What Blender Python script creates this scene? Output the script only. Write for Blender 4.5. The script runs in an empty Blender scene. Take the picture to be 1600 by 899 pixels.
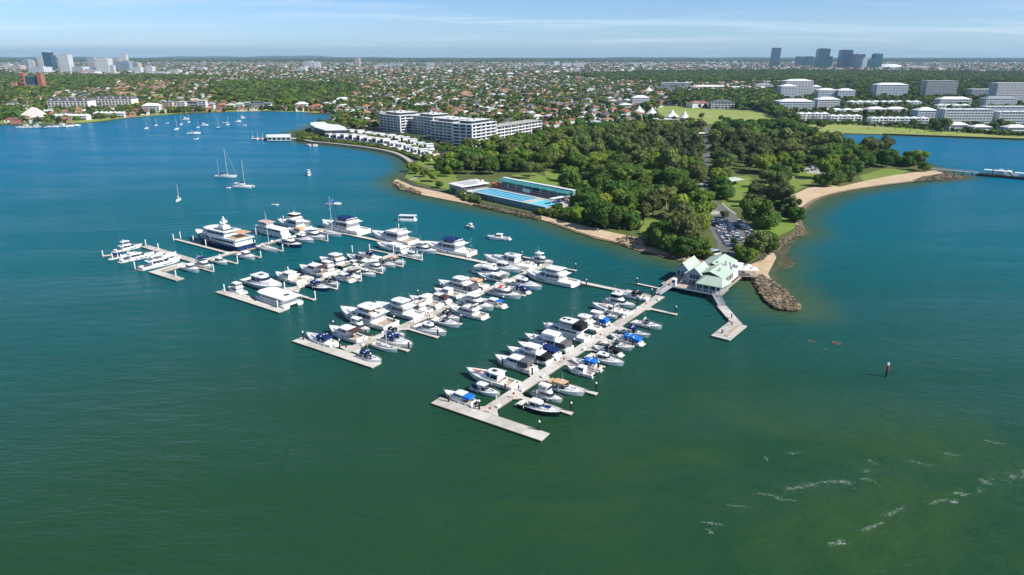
import bpy, math, random, bisect
import numpy as np
from math import sin, cos, pi, radians, atan2, hypot, floor
from mathutils import Vector, Matrix, geometry
random.seed(7); np.random.seed(7)
SC = bpy.context.scene
COL = SC.collection

# ---------------------------------------------------------------- camera
H = 86.0; FPX = 1067.0; PITCH = radians(18.76)
cam = bpy.data.cameras.new('camera'); cam.sensor_width = 36.0; cam.lens = 36.0*FPX/1600
cam.clip_start = 1.0; cam.clip_end = 150000.0
camo = bpy.data.objects.new('camera', cam); COL.objects.link(camo)
camo.location = (0, 0, H); camo.rotation_euler = (pi/2-PITCH, 0, 0)
SC.camera = camo

# ---------------------------------------------------------------- world, sun, exposure
SUN_EL = radians(41); SUN_AZ = atan2(0.93, -0.37)      # azimuth measured from +Y towards +X
w = bpy.data.worlds.new('World'); SC.world = w; w.use_nodes = True
nt = w.node_tree; N = nt.nodes; L = nt.links; N.clear()
out = N.new('ShaderNodeOutputWorld'); bg = N.new('ShaderNodeBackground'); bg.inputs['Strength'].default_value = 0.097
sky = N.new('ShaderNodeTexSky'); sky.sky_type = 'NISHITA'; sky.sun_disc = False
sky.sun_elevation = SUN_EL; sky.sun_rotation = SUN_AZ
sky.altitude = 0; sky.air_density = 0.68; sky.dust_density = 0.25; sky.ozone_density = 7.0
tc = N.new('ShaderNodeTexCoord')
# thin high cirrus: streaky noise on the plane of the cloud deck (direction divided by its height)
sep = N.new('ShaderNodeSeparateXYZ'); L.new(tc.outputs['Generated'], sep.inputs[0])
def vmath(op, a, b=None):
    n = N.new('ShaderNodeMath'); n.operation = op
    for i, v in enumerate((a, b)):
        if v is None: continue
        if isinstance(v, (int, float)): n.inputs[i].default_value = v
        else: L.new(v, n.inputs[i])
    return n.outputs[0]
zz = vmath('MAXIMUM', vmath('ADD', sep.outputs['Z'], 0.06), 0.02)
cx_ = vmath('DIVIDE', sep.outputs['X'], zz); cy_ = vmath('DIVIDE', sep.outputs['Y'], zz)
cmb = N.new('ShaderNodeCombineXYZ'); L.new(cx_, cmb.inputs[0]); L.new(cy_, cmb.inputs[1])
mp = N.new('ShaderNodeMapping'); mp.inputs['Rotation'].default_value = (0, 0, radians(-24)); mp.inputs['Scale'].default_value = (0.16, 0.42, 1)
mp.inputs['Location'].default_value = (1.7, 0.55, 0)
L.new(cmb.outputs[0], mp.inputs['Vector'])
nz = N.new('ShaderNodeTexNoise'); nz.inputs['Scale'].default_value = 1.35; nz.inputs['Detail'].default_value = 9; nz.inputs['Roughness'].default_value = 0.62; nz.inputs['Distortion'].default_value = 0.5
L.new(mp.outputs[0], nz.inputs['Vector'])
cr = N.new('ShaderNodeValToRGB'); cr.color_ramp.elements[0].position = 0.50; cr.color_ramp.elements[1].position = 0.92
L.new(nz.outputs['Fac'], cr.inputs[0])
fade = vmath('MULTIPLY', cr.outputs[0], 1.0)
# sky colour: a little cooler than the bare model, paler and evenly bright near the horizon
mixc = N.new('ShaderNodeMix'); mixc.data_type = 'RGBA'
L.new(fade, mixc.inputs['Factor']); L.new(sky.outputs[0], mixc.inputs['A']); mixc.inputs['B'].default_value = (6.6, 7.4, 8.4, 1)
L.new(mixc.outputs['Result'], bg.inputs['Color']); L.new(bg.outputs[0], out.inputs['Surface'])

sun = bpy.data.lights.new('sun', 'SUN'); sun.energy = 4.3; sun.angle = radians(0.53); sun.color = (1.0, 0.955, 0.88)
suno = bpy.data.objects.new('sun', sun); COL.objects.link(suno)
sd = Vector((sin(SUN_AZ)*cos(SUN_EL), cos(SUN_AZ)*cos(SUN_EL), sin(SUN_EL)))
suno.rotation_euler = sd.to_track_quat('Z', 'Y').to_euler(); suno.location = (0, 0, 400)
SC.view_settings.view_transform = 'Standard'; SC.view_settings.look = 'None'
SC.view_settings.exposure = 0.55; SC.view_settings.gamma = 1.0
SC.render.engine = 'CYCLES'
SC.cycles.max_bounces = 6; SC.cycles.diffuse_bounces = 2; SC.cycles.glossy_bounces = 3
SC.cycles.transmission_bounces = 3; SC.cycles.transparent_max_bounces = 6; SC.cycles.volume_bounces = 0
SC.cycles.use_denoising = True

# ---------------------------------------------------------------- pixel <-> ground
def G(px, py, z=0.0):
    X = px-800.0; Y = 449.5-py
    fy = FPX*cos(PITCH)+Y*sin(PITCH); fz = -FPX*sin(PITCH)+Y*cos(PITCH)
    t = (z-H)/fz
    return Vector((X*t, fy*t, z))
def proj(x, y, z=0.0):
    dz = z-H; zc = y*cos(PITCH)-dz*sin(PITCH); yc = y*sin(PITCH)+dz*cos(PITCH)
    if zc < 1: return (-1e6, -1e6)
    return (800+FPX*x/zc, 449.5-FPX*yc/zc)
def PPM(p):                      # photograph pixels per metre at a point
    return FPX/(p[1]*cos(PITCH)+(H-p[2])*sin(PITCH))
def zoomf(ox, oy, s):
    return lambda x, y: (ox+x/s, oy+y/s)
UA = radians(-34.7); VA = radians(55.3)
U = Vector((cos(UA), sin(UA), 0)); V = Vector((cos(VA), sin(VA), 0))

# ---------------------------------------------------------------- materials
MATS = {}
def mat(name, col, rough=0.6, var=0.12, scale=1.5, spec=0.4, metal=0.0, rand=0.0, coord='Object', bump=0.0, detail=4, col2=None, coat=0.0):
    if name in MATS: return MATS[name]
    m = bpy.data.materials.new(name); m.use_nodes = True; nt = m.node_tree; N = nt.nodes; L = nt.links
    b = N['Principled BSDF']; b.inputs['Roughness'].default_value = rough; b.inputs['Metallic'].default_value = metal
    b.inputs['Specular IOR Level'].default_value = spec; b.inputs['Coat Weight'].default_value = coat
    tc = N.new('ShaderNodeTexCoord')
    if coord == 'World':
        g = N.new('ShaderNodeNewGeometry'); vec = g.outputs['Position']
    else: vec = tc.outputs['Object']
    n = N.new('ShaderNodeTexNoise'); n.inputs['Scale'].default_value = scale; n.inputs['Detail'].default_value = detail
    L.new(vec, n.inputs['Vector'])
    mr = N.new('ShaderNodeMapRange'); mr.inputs['From Min'].default_value = 0.3; mr.inputs['From Max'].default_value = 0.7
    L.new(n.outputs['Fac'], mr.inputs['Value'])
    mx = N.new('ShaderNodeMix'); mx.data_type = 'RGBA'
    a = [c*(1-var) for c in col]; c2 = col2 if col2 else [min(1, c*(1+var)) for c in col]
    mx.inputs['A'].default_value = (*a, 1); mx.inputs['B'].default_value = (*c2, 1)
    L.new(mr.outputs['Result'], mx.inputs['Factor']); res = mx.outputs['Result']
    if rand:
        oi = N.new('ShaderNodeObjectInfo')
        hs = N.new('ShaderNodeHueSaturation')
        m1 = N.new('ShaderNodeMapRange'); m1.inputs['To Min'].default_value = 1-rand; m1.inputs['To Max'].default_value = 1+rand
        L.new(oi.outputs['Random'], m1.inputs['Value']); L.new(m1.outputs['Result'], hs.inputs['Value'])
        m2 = N.new('ShaderNodeMath'); m2.operation = 'MULTIPLY_ADD'; m2.inputs[1].default_value = 0.05; m2.inputs[2].default_value = 0.472
        w2 = N.new('ShaderNodeMath'); w2.operation = 'FRACT'; w3 = N.new('ShaderNodeMath'); w3.operation = 'MULTIPLY'; w3.inputs[1].default_value = 17.3
        L.new(oi.outputs['Random'], w3.inputs[0]); L.new(w3.outputs[0], w2.inputs[0]); L.new(w2.outputs[0], m2.inputs[0]); L.new(m2.outputs[0], hs.inputs['Hue'])
        L.new(res, hs.inputs['Color']); res = hs.outputs['Color']
    L.new(res, b.inputs['Base Color'])
    if bump:
        bp = N.new('ShaderNodeBump'); bp.inputs['Strength'].default_value = bump; bp.inputs['Distance'].default_value = 0.1
        L.new(n.outputs['Fac'], bp.inputs['Height']); L.new(bp.outputs[0], b.inputs['Normal'])
    MATS[name] = m; return m

W_GEL = mat('gelcoat_white', (0.80, 0.80, 0.78), 0.25, 0.03, 0.6, 0.5)
W_GEL2 = mat('gelcoat_ivory', (0.74, 0.70, 0.62), 0.3, 0.05, 0.6, 0.5)
W_DECK = mat('deck_nonslip', (0.70, 0.68, 0.63), 0.8, 0.07, 1.2, 0.2)
TEAK = mat('teak', (0.46, 0.36, 0.25), 0.7, 0.2, 3.0, 0.2)
GLASS = mat('dark_glass', (0.02, 0.03, 0.045), 0.08, 0.2, 0.5, 0.8)
NAVY = mat('hull_navy', (0.014, 0.035, 0.12), 0.18, 0.1, 0.5, 0.6)
BLKH = mat('hull_charcoal', (0.02, 0.024, 0.03), 0.2, 0.1, 0.5, 0.6)
GREENH = mat('hull_green', (0.015, 0.07, 0.05), 0.25, 0.1, 0.5, 0.5)
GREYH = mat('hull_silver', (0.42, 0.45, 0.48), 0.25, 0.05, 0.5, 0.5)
CV = {'navy': mat('canvas_navy', (0.012, 0.03, 0.12), 0.85, 0.2, 2, 0.1), 'blue': mat('canvas_blue', (0.02, 0.17, 0.62), 0.8, 0.12, 2, 0.1),
      'black': mat('canvas_black', (0.022, 0.023, 0.027), 0.85, 0.2, 2, 0.1), 'grey': mat('canvas_grey', (0.12, 0.125, 0.13), 0.85, 0.15, 2, 0.1),
      'tan': mat('canvas_tan', (0.62, 0.38, 0.22), 0.85, 0.1, 2, 0.1), 'white': mat('canvas_white', (0.78, 0.78, 0.75), 0.8, 0.05, 2, 0.1),
      'brown': mat('canvas_brown', (0.09, 0.055, 0.05), 0.85, 0.15, 2, 0.1), 'green': mat('canvas_green', (0.02, 0.16, 0.1), 0.85, 0.15, 2, 0.1)}
STEEL = mat('stainless', (0.6, 0.61, 0.62), 0.25, 0.03, 3, 0.5, 0.9)
ALU = mat('mast_alloy', (0.72, 0.73, 0.74), 0.4, 0.04, 2, 0.5, 0.3)
RED = mat('red_paint', (0.55, 0.03, 0.025), 0.5, 0.1, 2)
ANTI = mat('antifoul_red', (0.25, 0.035, 0.025), 0.7, 0.15, 1)
ORG = mat('orange_plastic', (0.75, 0.16, 0.02), 0.5, 0.1, 2)
YEL = mat('yellow_plastic', (0.75, 0.6, 0.08), 0.5, 0.1, 2)
RUB = mat('black_rubber', (0.02, 0.02, 0.02), 0.6, 0.2, 3)

# ---------------------------------------------------------------- mesh building
FINE = {'canopy_frame', 'hardtop_posts', 'bow_rail', 'rigging', 'roof_posts', 'guard_rail', 'roof_rail', 'spreaders'}   # hair-thin metalwork
class MB:
    def __init__(s): s.v = []; s.f = []; s.m = []
    def add(s, vs, fs, mi=0):
        o = len(s.v); s.v.extend([tuple(v) for v in vs]); s.f.extend([tuple(i+o for i in f) for f in fs]); s.m.extend([mi]*len(fs)); return s
    def prism(s, pb, z0, pt, z1, mi=0, cap=True, bot=True):
        n = len(pb)
        g = lambda p, z, i: (p[0], p[1], z[i] if isinstance(z, (list, tuple)) else z)
        vs = [g(p, z0, i) for i, p in enumerate(pb)]+[g(p, z1, i) for i, p in enumerate(pt)]
        fs = [(i, (i+1) % n, n+(i+1) % n, n+i) for i in range(n)]
        if cap: fs.append(tuple(range(n, 2*n)))
        if bot: fs.append(tuple(reversed(range(n))))
        return s.add(vs, fs, mi)
    def box(s, x0, x1, y0, y1, z0, z1, mi=0):
        p = [(x0, y0), (x1, y0), (x1, y1), (x0, y1)]; return s.prism(p, z0, p, z1, mi)
    def rbox(s, c, L_, W_, z0, z1, a, mi=0):
        ca, sa = cos(a), sin(a)
        p = [(c[0]+x*ca-y*sa, c[1]+x*sa+y*ca) for x, y in ((-L_/2, -W_/2), (L_/2, -W_/2), (L_/2, W_/2), (-L_/2, W_/2))]
        return s.prism(p, z0, p, z1, mi)
    def tube(s, a, b, r, n=6, mi=0, r2=None):
        a = Vector(a); b = Vector(b); d = (b-a)
        if d.length < 1e-6: return s
        q = d.to_track_quat('Z', 'Y'); r2 = r if r2 is None else r2
        vs = [a+q @ Vector((r*cos(2*pi*i/n), r*sin(2*pi*i/n), 0)) for i in range(n)]+[b+q @ Vector((r2*cos(2*pi*i/n), r2*sin(2*pi*i/n), 0)) for i in range(n)]
        return s.add(vs, [(i, (i+1) % n, n+(i+1) % n, n+i) for i in range(n)]+[tuple(range(n, 2*n)), tuple(reversed(range(n)))], mi)
    def path(s, pts, r, n=4, mi=0):
        for a, b in zip(pts, pts[1:]): s.tube(a, b, r, n, mi)
        return s
    def loft(s, rings, mi=0, cap=True, closed=True, mis=None):
        n = len(rings[0]); o = len(s.v)
        for r in rings: s.v.extend([tuple(p) for p in r])
        for k in range(len(rings)-1):
            for i in range(n if closed else n-1):
                a = o+k*n+i; b = o+k*n+(i+1) % n; s.f.append((a, b, b+n, a+n)); s.m.append(mis[i] if mis else mi)
        if cap:
            s.f.append(tuple(o+i for i in reversed(range(n)))); s.m.append(mi)
            s.f.append(tuple(o+(len(rings)-1)*n+i for i in range(n))); s.m.append(mi)
        return s
    def ball(s, c, r, n=8, k=5, mi=0, sq=(1, 1, 1)):
        rings = []
        for j in range(1, k):
            t = pi*j/k; rings.append([(c[0]+r*sq[0]*sin(t)*cos(2*pi*i/n), c[1]+r*sq[1]*sin(t)*sin(2*pi*i/n), c[2]-r*sq[2]*cos(t)) for i in range(n)])
        return s.loft(rings, mi)
    def mesh(s, name, mats):
        me = bpy.data.meshes.new(name); me.from_pydata(s.v, [], s.f)
        ms = mats if isinstance(mats, (list, tuple)) else [mats]
        for m in ms: me.materials.append(m)
        if len(ms) > 1: me.polygons.foreach_set('material_index', s.m)
        me.update(); return me
    def build(s, name, mats, parent=None, loc=None, rz=0.0):
        o = obj(name, s.mesh(name, mats), parent, loc, rz)
        if name in FINE: o['kind'] = 'stuff'
        return o
def obj(name, me, parent=None, loc=None, rz=0.0):
    o = bpy.data.objects.new(name, me); COL.objects.link(o)
    if parent: o.parent = parent
    if loc is not None: o.location = loc
    if rz: o.rotation_euler = (0, 0, rz)
    return o
def tag(o, label=None, cat=None, group=None, kind=None):
    if label: o['label'] = label
    if cat: o['category'] = cat
    if group: o['group'] = group
    if kind: o['kind'] = kind
    return o
def thing(name, label, cat, loc=(0, 0, 0), rz=0.0, group=None):
    o = bpy.data.objects.new(name, None); COL.objects.link(o); o.location = loc; o.rotation_euler = (0, 0, rz)
    o.empty_display_size = 0.5
    return tag(o, label, cat, group)
def struct(name, mb, m): return tag(mb.build(name, m), kind='structure')
def dup(root, loc, rz, sc=1.0, label=None, group=None):
    r = root.copy(); COL.objects.link(r); r.location = loc; r.rotation_euler = (0, 0, rz)
    r.scale = (sc, sc, sc) if not isinstance(sc, tuple) else sc
    if label: r['label'] = label
    if group: r['group'] = group
    for ch in list(root.children):
        c = ch.copy(); COL.objects.link(c); c.parent = r
        for g in ch.children:
            d = g.copy(); COL.objects.link(d); d.parent = c
    return r
ORD = ['first', 'second', 'third', 'fourth', 'fifth', 'sixth', 'seventh', 'eighth', 'ninth', 'tenth', 'eleventh', 'twelfth', 'thirteenth', 'fourteenth', 'fifteenth', 'sixteenth', 'seventeenth', 'eighteenth', 'nineteenth', 'twentieth']
def ordw(i): return ORD[i] if i < 20 else ('twenty '+ORD[i-20] if i < 29 else str(i+1)+'th')
def inpoly(x, y, P):
    c = False; j = len(P)-1
    for i in range(len(P)):
        if (P[i][1] > y) != (P[j][1] > y) and x < (P[j][0]-P[i][0])*(y-P[i][1])/(P[j][1]-P[i][1])+P[i][0]: c = not c
        j = i
    return c
def inpoly_np(x, y, P):
    c = np.zeros(len(x), bool); j = len(P)-1
    for i in range(len(P)):
        yi, yj, xi, xj = P[i][1], P[j][1], P[i][0], P[j][0]
        if yi != yj: c ^= ((yi > y) != (yj > y)) & (x < (xj-xi)*(y-yi)/(yj-yi)+xi)
        j = i
    return c
def smooth(pts, it=2):                      # Chaikin, open polyline
    for _ in range(it):
        q = [pts[0]]
        for a, b in zip(pts, pts[1:]):
            q += [(a[0]*.75+b[0]*.25, a[1]*.75+b[1]*.25), (a[0]*.25+b[0]*.75, a[1]*.25+b[1]*.75)]
        pts = q+[pts[-1]]
    return pts

# ---------------------------------------------------------------- the land outline (traced on the map, in ground metres)
SH1 = [(-700, 199), (0, 195), (28, 195.5), (60, 195), (132, 193), (189, 186), (246, 181), (300, 177.5), (370, 175), (420, 174.5), (465, 175), (500, 178), (513, 179), (517, 183), (508, 190), (490, 197), (472, 204), (456, 207), (459, 214), (470, 219), (482, 224.5), (509, 226), (540, 229.3), (573, 233.4), (600, 238), (618, 243), (631, 249.5), (640, 257), (638, 266)]
SH2 = [(638, 266), (623, 278), (612, 285.5), (626, 295.6), (658, 304.5), (690, 311), (724, 317.5), (751, 323), (780, 329.5), (808, 335), (846, 343.5), (872, 353), (900, 363.5), (930, 373), (960, 379.5), (993, 391), (1025, 399), (1055, 406), (1080, 413), (1110, 419)]
SH3 = [(1110, 419), (1140, 424), (1160, 430), (1179, 446), (1199, 471), (1216, 482), (1240, 484), (1249, 481), (1236, 466), (1208, 440), (1202, 428), (1212, 415), (1222, 403), (1214, 394), (1216, 380), (1236, 372), (1257, 367), (1256, 358), (1250, 347), (1253, 333), (1260, 323.5), (1276, 312.5), (1305, 303.5), (1340, 296.5), (1387, 289.5), (1425, 285), (1462, 282), (1512, 277.5), (1480, 269), (1452, 261.5), (1425, 256), (1392, 249), (1345, 239), (1300, 224), (1262, 213), (1243, 208.5)]
SH4 = [(1243, 208.5), (1262, 206.8), (1300, 208.6), (1379, 210.8), (1480, 214.5), (1600, 218.8), (2300, 245)]
shore_px = smooth(SH1, 1)+smooth(SH2, 2)[1:]+smooth(SH3, 2)[1:]+SH4[1:]
shore = [G(x, y, 0)[:2] for x, y in shore_px]
FAR = 31000
land_poly = [(-FAR, G(0, 195)[1])]+shore+[(FAR, shore[-1][1]), (FAR, FAR), (-FAR, FAR)]

def sheet(name, polys, z, m, kind='structure', edge=None, label=None, cat=None):
    """flat polygons tessellated at height z; edge adds a skirt down to that height"""
    vs = []; fs = []
    for P in polys:
        tri = geometry.tessellate_polygon([[Vector((p[0], p[1], 0)) for p in P]])
        o = len(vs); vs += [(p[0], p[1], z) for p in P]
        for t in tri:
            a, b, c = [Vector(vs[o+i]) for i in t]
            fs.append(tuple(o+i for i in (t if (b-a).cross(c-a).z > 0 else reversed(t))))
        if edge is not None:
            o2 = len(vs); vs += [(p[0], p[1], edge) for p in P]; n = len(P)
            fs += [(o+i, o+(i+1) % n, o2+(i+1) % n, o2+i) for i in range(n)]
    mb = MB(); mb.add(vs, fs); o = mb.build(name, m); tag(o, label, cat, None, kind); return o
def pxpoly(P, z=0.3): return [G(x, y, z)[:2] for x, y in P]

# ---------------------------------------------------------------- ground materials
def ground_mat(name, cols, scales, rough=0.95, bump=0.3):
    m = bpy.data.materials.new(name); m.use_nodes = True; N = m.node_tree.nodes; L = m.node_tree.links
    b = N['Principled BSDF']; b.inputs['Roughness'].default_value = rough; b.inputs['Specular IOR Level'].default_value = 0.1
    g = N.new('ShaderNodeNewGeometry'); prev = None
    for i, sc in enumerate(scales):
        n = N.new('ShaderNodeTexNoise'); n.inputs['Scale'].default_value = sc; n.inputs['Detail'].default_value = 5; n.inputs['Roughness'].default_value = 0.6
        L.new(g.outputs['Position'], n.inputs['Vector'])
        r = N.new('ShaderNodeMapRange'); r.inputs['From Min'].default_value = 0.36; r.inputs['From Max'].default_value = 0.64
        L.new(n.outputs['Fac'], r.inputs['Value'])
        mx = N.new('ShaderNodeMix'); mx.data_type = 'RGBA'; L.new(r.outputs['Result'], mx.inputs['Factor'])
        if prev is None: mx.inputs['A'].default_value = (*cols[0], 1)
        else: L.new(prev, mx.inputs['A'])
        mx.inputs['B'].default_value = (*cols[i+1], 1)
        if prev is not None:
            q = N.new('ShaderNodeMath'); q.operation = 'MULTIPLY'; q.inputs[1].default_value = 0.6
            L.new(r.outputs['Result'], q.inputs[0]); L.new(q.outputs[0], mx.inputs['Factor'])
        prev = mx.outputs['Result']
        if i == 0 and bump:
            bp = N.new('ShaderNodeBump'); bp.inputs['Strength'].default_value = bump; bp.inputs['Distance'].default_value = 0.3
            L.new(n.outputs['Fac'], bp.inputs['Height']); L.new(bp.outputs[0], b.inputs['Normal'])
    L.new(prev, b.inputs['Base Color']); return m
M_LAND = ground_mat('suburban_ground', [(0.05, 0.07, 0.035), (0.11, 0.115, 0.10), (0.045, 0.07, 0.03)], [0.03, 0.008], bump=0)
M_GRASS = ground_mat('mown_grass', [(0.12, 0.23, 0.030), (0.18, 0.27, 0.05), (0.25, 0.23, 0.08)], [0.09, 0.025])
M_FIELD = ground_mat('field_grass', [(0.27, 0.33, 0.08), (0.21, 0.29, 0.07), (0.34, 0.34, 0.13)], [0.05, 0.012])
M_SAND = ground_mat('beach_sand', [(0.56, 0.42, 0.27), (0.47, 0.34, 0.21), (0.62, 0.50, 0.34)], [0.4, 0.06])
M_ROCKY = ground_mat('rocky_shelf', [(0.14, 0.12, 0.075), (0.33, 0.27, 0.19), (0.075, 0.075, 0.04)], [0.6, 0.15], bump=0.8)
M_ASPH = ground_mat('asphalt', [(0.15, 0.145, 0.14), (0.19, 0.18, 0.175), (0.12, 0.12, 0.12)], [0.5, 0.08])
M_LITTER = ground_mat('leaf_litter', [(0.08, 0.12, 0.03), (0.14, 0.16, 0.055), (0.09, 0.10, 0.04)], [0.15, 0.04])
M_PATH = ground_mat('pale_path', [(0.42, 0.39, 0.33), (0.5, 0.46, 0.4), (0.36, 0.34, 0.3)], [0.5, 0.1])

# ---------------------------------------------------------------- land
sheet('ground', [land_poly], 0.30, M_LAND, edge=-1.5)
park_px = [(642, 262), (700, 245), (745, 232), (850, 208), (1000, 196), (1030, 192), (1216, 195), (1243, 203), (1262, 214), (1300, 225.5), (1345, 240), (1392, 250), (1425, 257), (1447, 262), (1462, 268), (1440, 272), (1395, 276), (1345, 287), (1310, 297), (1280, 300), (1240, 312), (1242, 340), (1243, 350), (1238, 364), (1212, 379), (1205, 391), (1185, 404), (1170, 412), (1115, 409), (1085, 402), (1060, 397), (1012, 385), (990, 374), (950, 364), (900, 352), (850, 338), (720, 308), (690, 298), (655, 290), (632, 278)]
sheet('park_ground', [pxpoly(park_px)], 0.34, M_LITTER)
lawns = [[(1153, 275), (1168, 275), (1180, 283), (1172, 300), (1160, 325), (1143, 325), (1128, 320), (1130, 308), (1143, 295), (1150, 284)],
         [(1206, 331), (1225, 338), (1243, 350), (1242, 357), (1210, 372), (1205, 382), (1185, 388), (1172, 372), (1168, 355), (1185, 340)],
         [(1222, 266), (1270, 268), (1290, 274), (1262, 290), (1232, 304), (1228, 290)],
         [(1343, 275), (1380, 264), (1430, 264), (1396, 276), (1350, 284)],
         [(636, 270), (665, 240), (690, 246), (705, 260), (716, 285), (700, 296), (655, 286), (632, 278)],
         [(800, 274), (835, 270), (872, 284), (870, 292), (820, 286)],
         [(1000, 345), (1060, 338), (1054, 356), (1030, 372), (1000, 368)], [(935, 296), (965, 302), (975, 312), (950, 318), (936, 310)],
         [(850, 268), (872, 268), (874, 282), (855, 280)], [(903, 284), (915, 278), (914, 300), (900, 294)], [(985, 320), (1020, 335), (1006, 346), (985, 340)]]
sheet('lawn', [pxpoly(p, .38) for p in lawns], 0.38, M_GRASS)
fields = [[(1022, 174), (1031, 166.5), (1056, 166), (1075, 168), (1105, 170.5), (1150, 172), (1184, 174), (1205, 181), (1217, 190), (1150, 194), (1077, 193.5), (1036, 190)],
          [(1247, 189), (1345, 192), (1420, 199), (1520, 207.5), (1600, 212.5), (1600, 217), (1480, 213), (1379, 209.6), (1300, 207.4), (1255, 205)]]
sheet('field', [pxpoly(p, .36) for p in fields], 0.36, M_FIELD)
sheet('parkland', [pxpoly(p, .35) for p in [[(300, 156), (345, 150), (375, 155), (350, 160), (310, 160)], [(200, 149), (255, 147), (262, 153), (205, 155)], [(0, 188), (60, 190), (135, 187), (200, 181), (300, 172.5), (420, 171), (505, 174.5), (497, 176.5), (420, 173.6), (300, 176.3), (200, 184), (135, 191.8), (60, 194), (0, 193.5)]]], 0.35, M_FIELD)
sands = [[(611.5, 285.5), (620, 280), (645, 291), (690, 301), (720, 309), (735, 316), (751, 321.5), (736, 320.5), (724, 317.2), (690, 310.8), (658, 304.3), (626, 295.4)],
         [(845, 337), (900, 350), (955, 363), (1000, 372), (1012, 384), (1055, 397), (1085, 403), (1110, 411), (1110, 418.5), (1080, 412.5), (1055, 405.5), (1025, 398.5), (993, 390.5), (960, 379), (930, 372.5), (900, 363), (872, 352.6), (846, 343.2)],
         [(1173, 413), (1192, 406), (1204, 394), (1210, 396), (1213, 403), (1207, 415), (1200, 428), (1206, 440), (1190, 447), (1180, 443), (1163, 428), (1160, 421)],
         [(1243, 349), (1247, 338), (1240, 320), (1236, 306), (1262, 294), (1292, 289), (1312, 292), (1346, 284), (1396, 274), (1440, 268), (1460, 266), (1474, 269), (1460, 277), (1425, 284.5), (1387, 289), (1340, 296), (1305, 303), (1276, 312), (1260.5, 323), (1253.5, 333), (1250.5, 346), (1255.5, 358), (1250, 362)],
         ]
sheet('beach', [pxpoly(p, .42) for p in sands], 0.42, M_SAND)
shelf = [[(1215, 380), (1209, 384), (1206, 392), (1214, 394), (1236, 372), (1257, 367), (1256, 357), (1246, 352), (1238, 363), (1212, 377)],
         [(1462, 281.6), (1425, 284.6), (1440, 276), (1470, 271), (1480, 269.2), (1510, 277.2)],
         [(612, 285.5), (620, 289), (640, 296), (658, 300.5), (658, 304.3), (626, 295.4)], [(740, 319), (751, 320), (790, 327), (846, 339), (846, 343.4), (808, 334.8), (780, 329.3), (751, 322.8)]]
shelf.append([(1178, 446), (1199, 471.5), (1216, 482.2), (1240, 484), (1248, 481), (1235, 466.4), (1207, 441), (1190, 440)])
sheet('rock_shelf', [pxpoly(p, .46) for p in shelf], 0.46, M_ROCKY)
def shore_strip(px0, px1, lo, hi, pick):
    P = [Vector(q) for q, s_ in zip(shore, shore_px) if px0 <= s_[0] <= px1 and pick(s_)]; out_ = []
    for a, b in zip(P, P[1:]):
        if (b-a).length > 60: continue
        d = (b-a).normalized(); n = Vector((-d.y, d.x)); out_.append([tuple(q) for q in (a+n*lo-d*.3, b+n*lo+d*.3, b+n*hi+d*.3, a+n*hi-d*.3)])
    return out_
def ribbon(pts, w):
    P = [Vector(G(x, y, .4)[:2]) for x, y in pts]; Lf = []; Rt = []
    for i, p in enumerate(P):
        d = (P[min(i+1, len(P)-1)]-P[max(i-1, 0)]).normalized(); n = Vector((-d.y, d.x)); ww = w[i] if isinstance(w, list) else w
        Lf.append(p+n*ww/2); Rt.append(p-n*ww/2)
    return [tuple(q) for q in Lf+Rt[::-1]]
Zc = zoomf(1020, 300, 7.955)
carpark = [Zc(620, 60), Zc(740, 80), Zc(840, 150), Zc(1020, 270), Zc(1080, 350), Zc(1200, 590), Zc(1120, 620), Zc(1040, 720), Zc(1030, 830), Zc(880, 860), Zc(800, 750), Zc(800, 640), Zc(760, 560), Zc(660, 400), Zc(610, 300), Zc(450, 260), Zc(440, 235), Zc(560, 190), Zc(620, 130)]
roads = [pxpoly(carpark, .4), ribbon([(1103, 309), (1102, 300), (1102, 270), (1103, 240), (1107, 200)], 7), ribbon([(790, 262), (900, 254), (1000, 262), (1100, 290)], 6), ribbon([(640, 262), (700, 262), (780, 268), (800, 262)], 5), ribbon([(700, 230), (800, 215), (1000, 200)], 7)]
sheet('road', roads, 0.40, M_ASPH)
sheet('kerb_island', [pxpoly([(Zc(700+70*cos(a)+(80 if cos(a) > 0 else 0)*.8, 258+24*sin(a))) for a in np.linspace(0, 2*pi, 20)[:-1]], .48)], 0.50, M_PATH, edge=0.38)
sheet('path', [ribbon([(1075, 322), (1090, 318), (1097, 305), (1096, 280)], 2.2), ribbon([(1128, 318), (1140, 328), (1150, 335)], 1.2), ribbon([(1350, 197), (1367, 199), (1390, 201)], 4), ribbon([(640, 282), (665, 272), (700, 268)], 2)], 0.44, M_PATH)

M_WEED = ground_mat('weedy_flat', [(0.085, 0.085, 0.035), (0.16, 0.13, 0.07), (0.05, 0.06, 0.03)], [0.35, 0.1], rough=.5)
sheet('weedy_flat', [pxpoly(p, .03) for p in [[(1202, 428), (1208, 414), (1214, 403), (1208, 396), (1206, 388), (1214, 379), (1230, 374), (1244, 371), (1249, 373), (1239, 380), (1234, 390), (1226, 399), (1237, 404), (1243, 412), (1236, 419), (1220, 421)], [(1462, 283), (1500, 281.5), (1523, 277.6), (1508, 274.8), (1485, 270), (1470, 276)], [(940, 374.5), (960, 380.8), (993, 392.5), (1003, 392), (990, 388)]]], .03, M_WEED)
M_WET = ground_mat('wet_sand', [(0.26, 0.19, 0.11), (0.20, 0.15, 0.09), (0.30, 0.23, 0.14)], [0.5, 0.1], rough=.35)
left = lambda s_: 300 < s_[1] < 419
wet = shore_strip(724, 751, -.6, 1.2, left)+shore_strip(850, 1110, -.6, 1.6, left)
wetr = shore_strip(1249, 1465, -.6, 2.2, lambda s_: 281 < s_[1] < 360)
for i, q in enumerate(wet+wetr): sheet('wet_sand', [q], .43+.0006*(i % 5), M_WET) if False else None
sheet('wet_sand', wet+wetr, .435, M_WET)
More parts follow.
